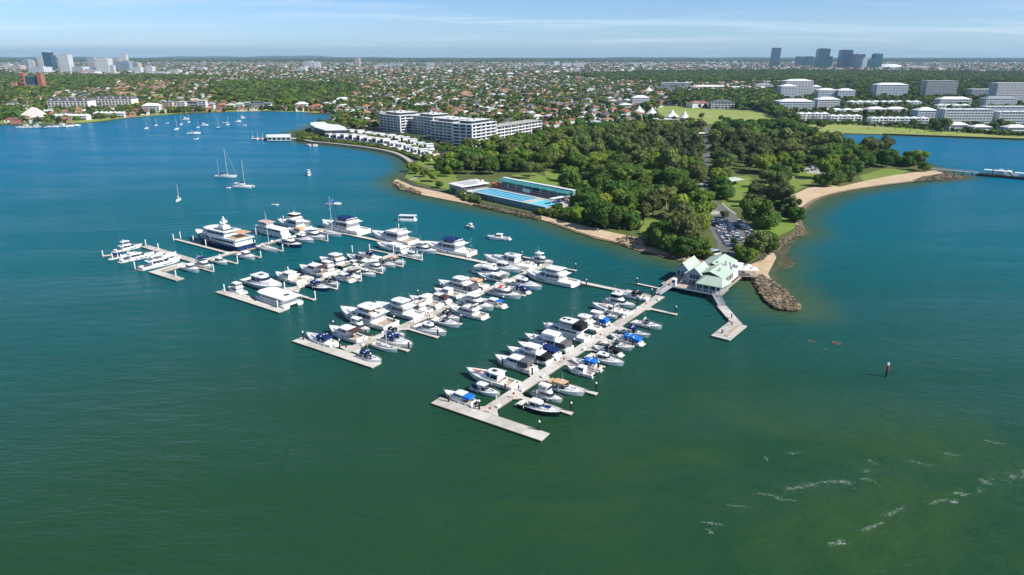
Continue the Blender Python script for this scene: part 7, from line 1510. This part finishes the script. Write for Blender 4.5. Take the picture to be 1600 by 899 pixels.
for t in TREES[:NOBJ]:
    q = proj(t[0], t[1], .3); size = 'large ' if t[3] > 1.12 and t[2] == 'fig' else ('small ' if t[3] < .62 else ''); base = f"{size}{TN[t[2]][1]} by the {near_land(*q)}"; todo.append((t, base, q)); lab_count.setdefault(base, []).append(q[0])
TPR = {}
for t, base, q in todo:
    xs_ = sorted(lab_count[base]); k = xs_.index(q[0]); lab = base if len(xs_) == 1 else f"{base}, {ordw(k)} from left"
    i = rn.choice(ti(t[2])); key = i; loc = (t[0], t[1], .32); rz = rn.random()*6.28; sc = (t[3]*rn.uniform(.9, 1.1), t[3]*rn.uniform(.9, 1.1), t[3]*rn.uniform(.88, 1.12))
    if key not in TPR:
        r = TPR[key] = thing(TN[t[2]][0], lab, 'tree', loc, rz, 'trees in the park'); r.scale = sc; obj('crown', TP[i][1], r); obj('trunk', TP[i][2], r)
    else: dup(TPR[key], loc, rz, sc, lab, 'trees in the park')

# ---------------------------------------------------------------- instancing on points (for masses nobody could count)
def tmpl(name, meshes):
    c = bpy.data.collections.new(name)
    for i, me in enumerate(meshes):
        o = bpy.data.objects.new(f'{name}_{chr(97+i)}', me); c.objects.link(o)
    return c
def instancer(name, pts, rots, scs, idx, coll, label, cat):
    me = bpy.data.meshes.new(name); me.from_pydata([tuple(p) for p in pts], [], [])
    for nm, ty, da in (('rot', 'FLOAT', rots), ('scl', 'FLOAT', scs), ('pick', 'INT', idx)):
        a = me.attributes.new(nm, ty, 'POINT'); a.data.foreach_set('value', np.array(da, dtype=np.float32 if ty == 'FLOAT' else np.int32))
    o = obj(name, me); tag(o, label, cat, None, 'stuff')
    ng = bpy.data.node_groups.new(name, 'GeometryNodeTree'); ng.interface.new_socket('Geometry', in_out='INPUT', socket_type='NodeSocketGeometry'); ng.interface.new_socket('Geometry', in_out='OUTPUT', socket_type='NodeSocketGeometry')
    N = ng.nodes; L = ng.links; gi = N.new('NodeGroupInput'); go = N.new('NodeGroupOutput'); ip = N.new('GeometryNodeInstanceOnPoints'); ci = N.new('GeometryNodeCollectionInfo')
    ci.inputs['Collection'].default_value = coll; ci.inputs['Separate Children'].default_value = True; ci.inputs['Reset Children'].default_value = True
    L.new(gi.outputs[0], ip.inputs['Points']); L.new(ci.outputs[0], ip.inputs['Instance']); ip.inputs['Pick Instance'].default_value = True
    def att(nm, ty):
        n = N.new('GeometryNodeInputNamedAttribute'); n.data_type = ty; n.inputs['Name'].default_value = nm; return n.outputs['Attribute']
    L.new(att('pick', 'INT'), ip.inputs['Instance Index']); cb = N.new('ShaderNodeCombineXYZ'); L.new(att('rot', 'FLOAT'), cb.inputs['Z']); L.new(cb.outputs[0], ip.inputs['Rotation'])
    s = att('scl', 'FLOAT'); cs = N.new('ShaderNodeCombineXYZ'); [L.new(s, cs.inputs[k]) for k in range(3)]; L.new(cs.outputs[0], ip.inputs['Scale'])
    L.new(ip.outputs[0], go.inputs[0]); md = o.modifiers.new('scatter', 'NODES'); md.node_group = ng; return o
rest = TREES[NOBJ:]
order = sorted(range(len(TP)), key=lambda i: i)
CP = tmpl('park_tree_kinds', [TP[i][1] for i in order])
instancer('park_trees', [(t[0], t[1], .3) for t in rest], [rn.random()*6.28 for t in rest], [t[3] for t in rest], [rn.choice(ti(t[2])) for t in rest], CP, 'mass of green trees covering the rest of the park headland', 'trees')

# ---------------------------------------------------------------- suburb
bpy.context.view_layer.update()
BOX = []
for o in SC.objects:
    if o.parent is None and o.type == 'EMPTY' and o.get('category') in ('building', 'apartments', 'house', 'town house', 'town houses', 'tower', 'pavilion', 'swimming pool', 'stadium'):
        P = [c.matrix_world @ Vector(b) for c in o.children if c.type == 'MESH' for b in c.bound_box]; BOX.append((min(p.x for p in P)-2, max(p.x for p in P)+2, min(p.y for p in P)-3, max(p.y for p in P)+2))
BOX = np.array(BOX)
def free(x, y, m=0.0):
    ok = inpoly_np(x, y, land_poly); 
    for P in [pw]+[pxpoly(p, .36) for p in fields]+[pxpoly([(300, 156), (345, 150), (375, 155), (350, 160), (310, 160)]), pxpoly([(200, 149), (255, 147), (262, 153), (205, 155)])]: ok &= ~inpoly_np(x, y, P)
    for b in BOX: ok &= ~((x > b[0]-m) & (x < b[1]+m) & (y > b[2]-m) & (y < b[3]+m))
    for k in range(0, len(sp)-1):                      # keep off the water's edge
        a = sp[k]; d = sp[k+1]-a; t = np.clip(((x-a[0])*d[0]+(y-a[1])*d[1])/(d@d+1e-9), 0, 1); ok &= np.hypot(x-a[0]-t*d[0], y-a[1]-t*d[1]) > 7+m
    return ok
def projn(x, y): zc = y*cos(PITCH)+H*sin(PITCH); yc = y*sin(PITCH)-H*cos(PITCH); return 800+FPX*x/zc, 449.5-FPX*yc/zc
woods = [[(0, 112), (60, 122), (200, 121), (330, 122), (320, 127), (180, 129), (150, 140), (60, 150), (0, 160)], [(1000, 112), (1200, 110), (1600, 113), (1600, 134), (1500, 130), (1400, 131), (1330, 133), (1215, 129), (1080, 132), (960, 127), (860, 118)], [(330, 133), (430, 131), (545, 135), (560, 148), (530, 162), (500, 168), (400, 170), (330, 160)], [(1050, 150), (1220, 146), (1225, 185), (1217, 188), (1190, 174), (1150, 170), (1050, 164)]]
def lattice(y0, y1, s, ext, jit, rs, rot=0.0):
    r = np.random.RandomState(rs); R_ = y1*ext; xs_ = np.arange(-R_, R_, s); ys_ = np.arange(y0, y1, s); X, Y = np.meshgrid(xs_, ys_); X = X.ravel(); Y = Y.ravel()
    X = X+r.uniform(-jit, jit, len(X))*s; Y = Y+r.uniform(-jit, jit, len(Y))*s
    k = np.abs(X) < Y*ext+150; X = X[k]; Y = Y[k]; f = free(X, Y); return X[f], Y[f], r
def inwoods(X, Y):
    px, py = projn(X, Y); w_ = np.zeros(len(X), bool)
    for P in woods: w_ |= inpoly_np(px, py, P)
    return w_, px, py
WHM = [mat('house_white', (.66, .65, .62), .85, .05, .05, rand=.1), mat('house_cream', (.52, .45, .36), .85, .08, .05, rand=.1), mat('house_brick', (.33, .18, .12), .9, .1, .1, rand=.1)]
RHM = [mat('tiles_orange', (.37, .175, .105), .85, .15, .1, rand=.3), mat('tiles_red', (.29, .125, .095), .85, .15, .1, rand=.3), mat('tiles_brown', (.25, .16, .12), .85, .15, .1, rand=.2), mat('tiles_slate', (.13, .135, .15), .7, .15, .1, rand=.2), mat('tin_grey', (.36, .38, .40), .5, .1, .1, rand=.15), mat('tin_white', (.68, .69, .68), .5, .06, .1, rand=.05)]
RNm = ['orange tiled', 'red tiled', 'brown tiled', 'dark slate', 'grey tin', 'white']
def pick_roof(px, py, u):
    if 820 < px < 1060 and 132 < py < 170: w_ = (.12, .08, .12, .42, .14, .12)
    elif 180 < px < 340 and py > 125: w_ = (.34, .28, .10, .08, .06, .14)
    elif 480 < px < 640 and py > 160: w_ = (.22, .10, .10, .10, .16, .32)
    elif py < 118: w_ = (.20, .14, .12, .12, .14, .28)
    else: w_ = (.24, .12, .16, .15, .13, .20)
    c = 0
    for i, q in enumerate(w_):
        c += q
        if u < c: return i
    return 5
SA = .35; PER = 66.0; CRS = 230.0; RSU = np.array([cos(SA), sin(SA)]); RSV = np.array([-sin(SA), cos(SA)])
def warp(x, y): return 26*np.sin(x*.0021+1)+18*np.sin(y*.0027)           # streets bend a little
def sv(x, y): return x*RSV[0]+y*RSV[1]+warp(x, y)
def su(x, y): return x*RSU[0]+y*RSU[1]+.6*warp(y, x)
r_ = np.random.RandomState(2); a_, b_ = np.meshgrid(np.arange(-4200, 4200, 17.5), np.arange(-600, 4600, PER)); hx = []; hy = []
for off in (-16.5, 16.5):
    uu = a_.ravel()+r_.uniform(-2.5, 2.5, a_.size); vv = b_.ravel()+off+r_.uniform(-2, 2, a_.size); x = uu*RSU[0]+vv*RSV[0]; y = uu*RSU[1]+vv*RSV[1]
    for _ in range(3): e = sv(x, y)-vv; x = x-e*RSV[0]; y = y-e*RSV[1]
    hx.append(x); hy.append(y)
hx = np.concatenate(hx); hy = np.concatenate(hy); k = (hy > 850) & (hy < 3100) & (np.abs(hx) < hy*.82+150); hx, hy = hx[k], hy[k]; k = free(hx, hy); hx, hy = hx[k], hy[k]; hr = np.random.RandomState(3)
wd, hpx, hpy = inwoods(hx, hy); keep = (~wd) & ~((hpx > 1000) & (hpx < 1250) & (hpy > 171)) & (hr.rand(len(hx)) < .80) & ~((hpx > 1200) & (hpy > 131)) & (np.abs((su(hx, hy) % CRS)-CRS/2) < CRS/2-9)
hx, hy, hpx, hpy = hx[keep], hy[keep], hpx[keep], hpy[keep]
segs = []
for v0 in np.arange(-600, 4600, PER):
    uu = np.arange(-4200, 4200, 30.0); x = uu*RSU[0]+v0*RSV[0]; y = uu*RSU[1]+v0*RSV[1]
    for _ in range(3): e = sv(x, y)-v0; x = x-e*RSV[0]; y = y-e*RSV[1]
    mx, my = (x[:-1]+x[1:])/2, (y[:-1]+y[1:])/2; w_, _a, _b = inwoods(mx, my); ok = (my > 860) & (my < 2700) & (np.abs(mx) < my*.8+100) & ~w_; ok[ok] &= free(mx[ok], my[ok], 12)
    for i in np.nonzero(ok)[0]: segs.append((x[i], y[i], x[i+1], y[i+1], 7.0))
mb = MB()
for x0, y0, x1, y1, w_ in segs:
    d = Vector((x1-x0, y1-y0)).normalized(); n = Vector((-d.y, d.x))*w_/2; mb.add([(x0-n.x, y0-n.y, .42), (x1-n.x, y1-n.y, .42), (x1+n.x, y1+n.y, .42), (x0+n.x, y0+n.y, .42)], [(0, 1, 2, 3)])
struct('street', mb, M_ASPH)
hx2, hy2, hr2 = lattice(3100, 9500, 46, .80, .4, 9); wd2, a1, a2 = inwoods(hx2, hy2); k2 = (~wd2) & (hr2.rand(len(hx2)) < .62); hx2, hy2, a1, a2 = hx2[k2], hy2[k2], a1[k2], a2[k2]
def house_geo(rn, big=1.0):
    w_ = rn.uniform(10, 17)*big; d_ = rn.uniform(9, 13)*big; h_ = rn.choice([3.2, 3.4, 6.0, 5.8])*max(1, big*.8); return w_, d_, h_, h_+rn.uniform(1.8, 2.8)*big
ordh = np.argsort(hy); vis = [i for i in ordh if -40 < hpx[i] < 1640][:300]; vis_s = set(vis)
ZN = [((560, 175), 'behind the town houses'), ((520, 178), 'on the left point'), ((640, 165), 'behind the bay apartment blocks'), ((740, 170), 'above the left park'), ((850, 172), 'above the pool woods'), ((950, 160), 'left of the big field'), ((1050, 150), 'behind the big field'), ((400, 165), 'behind the middle shore'), ((300, 155), 'behind the left shore'), ((800, 155), 'in mid suburb'), ((900, 145), 'in the dark roofed estate'), ((1300, 140), 'behind the right apartments'), ((1500, 140), 'at far right'), ((100, 155), 'among trees at far left')]
hl = {}; info = []
for i in vis:
    g3 = random.Random(int(i)); ri = pick_roof(hpx[i], hpy[i], g3.random()); w_, d_, h_, hr_ = house_geo(g3); wi = g3.choice([0, 0, 1, 2]); zn = min(ZN, key=lambda z: hypot(z[0][0]-hpx[i], 2*(z[0][1]-hpy[i])))[1]
    base = f"{'tall' if h_ > 5 else 'low'} {['white', 'cream', 'brick'][wi]} house with {RNm[ri]} roof {zn}"; info.append((i, g3, ri, wi, w_, d_, h_, hr_, base)); hl.setdefault(base, []).append(hpx[i])
HC = {}
for i, g3, ri, wi, w_, d_, h_, hr_, base in info:
    xs_ = sorted(hl[base]); lab = base if len(xs_) == 1 else f"{base}, {ordw(xs_.index(hpx[i]))} from left"
    r = thing('house', lab, 'house', (hx[i], hy[i], .3), SA+g3.choice([0, 0, pi/2])+g3.uniform(-.05, .05), 'houses of the suburb')
    m = MB(); m.box(-w_/2, w_/2, -d_/2, d_/2, 0, h_); m.build('wall', WHM[wi], r); m = MB(); hip(m, -w_/2, w_/2, -d_/2, d_/2, h_, hr_, .6)
    m.build('roof', RHM[ri], r)
    if g3.random() < .5: k = g3.uniform(-.3, .3)*w_; MB().box(k-.5, k+.5, d_*.1, d_*.1+.8, h_, hr_+.7).build('chimney', BRICK, r)
    for s in (-1, 1):
        for k in (-.28, .28): MB().box(k*w_-1.1, k*w_+1.1, s*d_/2-.06, s*d_/2+.06, h_-2.2, h_-.8).build('window', GLZ, r)
def house_mass(name, X, Y, PX, PY, sel, big, label):
    vs = []; fs = []; mi = []
    for i in sel:
        g3 = random.Random(int(i)+77); ri = pick_roof(PX[i], PY[i], g3.random()); w_, d_, h_, hr_ = house_geo(g3, big*(1.6 if g3.random() < .06 else 1)); wi = g3.choice([0, 0, 1, 2]); a = SA+g3.choice([0, 0, pi/2])+g3.uniform(-.06, .06); ca, sa = cos(a), sin(a)
        mb = MB(); mb.box(-w_/2, w_/2, -d_/2, d_/2, .3, .3+h_, wi); hip(mb, -w_/2, w_/2, -d_/2, d_/2, .3+h_, .3+hr_, .6, 3+ri); o = len(vs)
        vs += [(X[i]+v[0]*ca-v[1]*sa, Y[i]+v[0]*sa+v[1]*ca, v[2]) for v in mb.v]; fs += [tuple(q+o for q in f) for f in mb.f]; mi += mb.m
    me = bpy.data.meshes.new(name); me.from_pydata(vs, [], fs); [me.materials.append(m) for m in WHM+RHM]; me.polygons.foreach_set('material_index', mi); tag(obj(name, me), label, 'houses', None, 'stuff')
house_mass('suburban_houses', hx, hy, hpx, hpy, [i for i in range(len(hx)) if i not in vis_s], 1.0, 'tiled and tin roofs of the suburb beyond the nearest houses')
house_mass('distant_houses', hx2, hy2, a1, a2, range(len(hx2)), 1.25, 'tiny roofs scattered over the distant plain')
# trees of the suburb
FT = []
for v in range(5): FT.append(crown_mesh('garden', 40+v, 260, 1.25, 4.6, 6.2, 4.6, 6+v, .86).mesh('garden_tree', LF[['garden', 'fig', 'gum', 'bright', 'sheoak'][v]]))
CF = tmpl('garden_tree_kinds', FT)
tx, ty, tr_ = lattice(850, 3100, 11.5, .80, .45, 21); wd, px_, py_ = inwoods(tx, ty)
hgrid = set((int(floor(a/6)), int(floor(b/6))) for a, b in zip(hx, hy))
dv_ = np.abs((sv(tx, ty)+PER/2) % PER-PER/2); kp = wd | ((dv_ > 4.5) & (tr_.rand(len(tx)) < np.where(dv_ > 24, .97, .60))); nh = np.array([(int(floor(a/6)), int(floor(b/6))) not in hgrid for a, b in zip(tx, ty)]); kp &= nh
tx, ty, wd = tx[kp], ty[kp], wd[kp]; n_ = len(tx)
pk = tr_.choice(5, n_, p=[.34, .22, .18, .14, .12])
instancer('suburb_trees', np.column_stack([tx, ty, np.full(n_, .3)]), tr_.rand(n_)*6.28, np.where(wd, tr_.uniform(1.1, 1.9, n_), tr_.uniform(.5, 1.3, n_)), pk, CF, 'green street and garden trees between the houses of the suburb', 'trees')
FT2 = []
for v in range(4): FT2.append(crown_mesh('garden', 60+v, 110, 3.2, 10.5, 9.0, 5.5, 7, .9).mesh('distant_clump', LF[['garden', 'fig', 'gum', 'garden'][v]]))
CF2 = tmpl('distant_clump_kinds', FT2)
tx, ty, tr_ = lattice(3100, 9500, 27, .78, .45, 31); wd, px_, py_ = inwoods(tx, ty); kp = wd | (tr_.rand(len(tx)) < .72); tx, ty = tx[kp], ty[kp]; n1 = len(tx)
tx3, ty3, tr3 = lattice(9500, 20000, 95, .78, .45, 32); k3 = tr3.rand(len(tx3)) < .8; tx3, ty3 = tx3[k3], ty3[k3]
X = np.concatenate([tx, tx3]); Y = np.concatenate([ty, ty3]); n_ = len(X)
instancer('distant_trees', np.column_stack([X, Y, np.full(n_, .3)]), tr_.rand(n_)*6.28, np.concatenate([tr_.uniform(.4, .85, n1), tr3.uniform(1.4, 3.0, len(tx3))]), tr_.randint(0, 4, n_), CF2, 'dark wooded plain reaching to the horizon', 'trees')
# gardens along the sea wall, shrubs round the right shore, undergrowth at the park's edge
gp = []
for i in range(620):
    k = rn.randrange(len(TH)-1); f = rn.random(); x = TH[k][0]+(TH[k+1][0]-TH[k][0])*f; y = TH[k][1]+(TH[k+1][1]-TH[k][1])*f; gp.append((*G(x-1+rn.uniform(-2, 2), y+rn.uniform(1.2, 4.2), .3)[:2], rn.uniform(.16, .42)))
for i in range(200): k = rn.randrange(len(TH)-1); f = rn.random(); gp.append((*G(TH[k][0]+(TH[k+1][0]-TH[k][0])*f+rn.uniform(4, 8), TH[k][1]+(TH[k+1][1]-TH[k][1])*f-rn.uniform(4.4, 6), .3)[:2], rn.uniform(.5, .9)))
for i in range(260): gp.append((*G(rn.uniform(466, 505), rn.uniform(212, 221), .3)[:2], rn.uniform(.2, .6)))
for i in range(330): x = rn.uniform(1247, 1600); gp.append((*G(x, 193.5+max(0, (x-1340))*.072+rn.uniform(-1.2, 2.2), .3)[:2], rn.uniform(.25, .75)))
for i in range(300): x = rn.uniform(20, 505); gp.append((*G(x, np.interp(x, [0, 60, 135, 200, 300, 420, 505], [189, 190.5, 187, 181.5, 174.5, 172.5, 175])+rn.uniform(-2.2, .4), .3)[:2], rn.uniform(.25, .8)))
for i in range(420):
    k = rn.choice([((850, 338), (1000, 366)), ((1010, 385), (1110, 408)), ((1205, 318), (1243, 348)), ((1300, 287), (1330, 284)), ((720, 311), (748, 318)), ((840, 335), (900, 348)), ((1160, 405), (1200, 392))]); f = rn.random(); gp.append((*G(k[0][0]+(k[1][0]-k[0][0])*f+rn.uniform(-4, 4), k[0][1]+(k[1][1]-k[0][1])*f-rn.uniform(-1, 6), .3)[:2], rn.uniform(.2, .5)))
instancer('shrubs', [(a, b, .2) for a, b, c in gp], [rn.random()*6 for _ in gp], [c for *_, c in gp], [rn.randrange(5) for _ in gp], CF, 'garden shrubs and undergrowth along the shores', 'shrubs')
# palms on the far right lawn
def palm(p, h, lab, first=None):
    r = thing('palm_tree', lab, 'palm tree', p, rn.random()*6, 'palms on the far right lawn'); MB().tube((0, 0, -.3), (0, 0, h), .32, 7, 0, .26).build('trunk', BARK, r); m = MB()
    for k in range(22):
        a = 2*pi*k/22+rn.uniform(-.1, .1); e = rn.uniform(-.2, .9); P = [Vector((cos(a)*t*3.6, sin(a)*t*3.6, h+e*t*3.2-2.9*t*t)) for t in (0, .35, .7, 1)]; s = Vector((-sin(a), cos(a), 0))
        for q, q2, w1, w2 in ((P[0], P[1], .2, .5), (P[1], P[2], .5, .45), (P[2], P[3], .45, .05)): m.add([q-s*w1, q2-s*w2, q2, q, q2+s*w2, q+s*w1], [(0, 1, 2, 3), (3, 2, 4, 5)])
    m.build('crown', LF['fig'], r)
for i, (x, y) in enumerate([(1398, 205.5), (1421, 207), (1444.5, 208), (1356, 202), (1366, 201.5), (1470, 210), (1495, 211.5)]):
    p = G(x, y, .36); palm((p.x, p.y, .36), rn.uniform(6.5, 8), f"date palm on the far right lawn, {ordw([2, 3, 4, 0, 1, 5, 6][i])} from left")
for i, (x, y, k, s, lab) in enumerate([(1281, 201, 'fig', 1.0, 'round dark tree alone on the far right lawn'), (1235, 200, 'fig', 1.1, 'dark tree at the left end of the far right lawn'), (1224, 196, 'bright', 1.0, 'leafy tree between field and far right lawn'), (1242, 190, 'fig', 1.0, 'dark tree below the shaded block with solar panels'), (1228, 188, 'gum', 1.1, 'olive tree at the right corner of the field'), (1126, 191, 'gum', .7, 'grey green tree at the front edge of the field, left of a pair'), (1137, 192, 'gum', .6, 'smaller grey green tree at the front edge of the field'), (1096, 187, 'gum', .75, 'thin tree beside the tent roofed pavilions'), (1057, 165, 'fig', 1.2, 'dark tree at the back left of the field'), (1063, 163, 'fig', 1.1, 'dark rounded tree behind the field cottage'), (1100, 162, 'fig', 1.2, 'dark tree just left of the mansion'), (1108, 160, 'fig', 1.1, 'dark tree behind the mansion, left'), (1478, 206, 'gum', 1.2, 'brownish tree between the palms and the pale blue villa'), (1462, 203, 'fig', 1.0, 'dark tree beside the white end block'), (1550, 204, 'fig', .9, 'tree between the two right hand villas'), (1562, 202, 'gum', 1.0, 'tall tree behind the right edge villa'), (55, 183, 'sheoak', 1.0, 'dark tree in front of the steep roofed hall')]):
    p = G(x, y, .36); i = ti(k)[i % 3]; dup(TPR[i], (p.x, p.y, .34), i, s, lab, 'trees on the far shores')
gp = []
for i in range(170): x = rn.uniform(-60, 36); gp.append((*G(x, 189-rn.uniform(0, 14), .3)[:2], rn.uniform(.9, 1.8)))
for i in range(220): x = rn.uniform(1070, 1225); y = np.interp(x, [1070, 1225], [158, 172])-rn.uniform(0, 12); (y < 151 or not 1103 < x < 1152) and gp.append((*G(x, y, .3)[:2], rn.uniform(1.0, 1.7)))
for i in range(330):
    x = rn.uniform(600, 742); y = rn.uniform(212, 250)
    if inpoly(x, y, [(622, 214), (660, 222), (716, 234), (742, 240), (738, 250), (716, 247), (690, 238), (660, 230), (640, 226), (612, 220)]): gp.append((*G(x, y, .3)[:2], rn.uniform(.35, .8)))
instancer('shore_woods', [(a, b, .2) for a, b, c in gp], [rn.random()*6 for _ in gp], [c for *_, c in gp], [rn.choice([0, 1, 1, 2]) for _ in gp], CF, 'clumps of trees beside the field, behind the town houses and at the far left shore', 'trees')

# ---------------------------------------------------------------- foam flecks drifting in the foreground
M_FOAM = mat('foam', (.60, .68, .64), .9, .05, 3); fn = M_FOAM.node_tree.nodes; ft = fn.new('ShaderNodeBsdfTransparent'); fm = fn.new('ShaderNodeMixShader'); fm.inputs[0].default_value = .34; M_FOAM.node_tree.links.new(ft.outputs[0], fm.inputs[1]); M_FOAM.node_tree.links.new(fn['Principled BSDF'].outputs[0], fm.inputs[2]); M_FOAM.node_tree.links.new(fm.outputs[0], fn['Material Output'].inputs['Surface'])
mb = MB(); rf = random.Random(3); zF = zoomf(1100, 600, 3.006)
for pts, n, sx, sy in [([(380, 495), (430, 490), (490, 478), (560, 462), (640, 460), (690, 470)], 420, 12, 10), ([(255, 515), (320, 525), (360, 545), (430, 545)], 130, 8, 5), ([(0, 650), (80, 662)], 60, 10, 5), ([(110, 570), (220, 580)], 60, 12, 6), ([(400, 325), (450, 328)], 40, 10, 5), ([(750, 410), (790, 412)], 40, 8, 6), ([(735, 445), (790, 455)], 50, 8, 6), ([(770, 355), (810, 378)], 30, 8, 5), ([(960, 360), (1060, 385)], 60, 10, 3), ([(1120, 325), (1190, 337)], 50, 10, 3), ([(1310, 265), (1410, 285)], 70, 14, 5), ([(1300, 450), (1345, 475)], 110, 10, 8), ([(1430, 440), (1460, 435)], 90, 8, 12), ([(1495, 405), (1500, 440)], 60, 6, 10), ([(1290, 490), (1300, 515)], 30, 6, 6), ([(1165, 515), (1215, 512)], 90, 10, 8), ([(1160, 555), (1190, 558)], 90, 8, 6), ([(1060, 565), (1130, 545)], 90, 10, 6), ([(860, 620), (940, 578)], 120, 9, 7), ([(740, 690), (845, 650)], 130, 9, 7), ([(590, 750), (670, 752)], 100, 9, 6), ([(630, 735), (640, 748)], 40, 5, 8), ([(290, 345), (296, 360)], 20, 3, 6), ([(20, 690), (40, 705)], 25, 8, 6), ([(1210, 525), (1240, 520)], 30, 8, 6)]:
    for _ in range(int(n*1.5)):
        k = rf.randrange(len(pts)-1); f = rf.random(); q_ = rf.choice([.5, 1, 1, 2.6]); x = pts[k][0]+(pts[k+1][0]-pts[k][0])*f+rf.gauss(0, sx*q_); y = pts[k][1]+(pts[k+1][1]-pts[k][1])*f+rf.gauss(0, sy*.6*q_); p = G(*zF(x, y), 0); a = rf.uniform(-.5, .5); s = abs(rf.gauss(0, .10))+.03; t = s*rf.uniform(.15, .4); ca, sa = cos(a), sin(a)
        mb.add([(p.x+u*ca-v*sa, p.y+u*sa+v*ca, .03+.02*rf.random()) for u, v in ((-s, 0), (0, -t), (s, 0), (0, t))], [(0, 1, 2, 3)])
tag(mb.build('foam', M_FOAM), 'streaks of white foam flecks drifting on the green water in the foreground', 'foam', None, 'stuff')
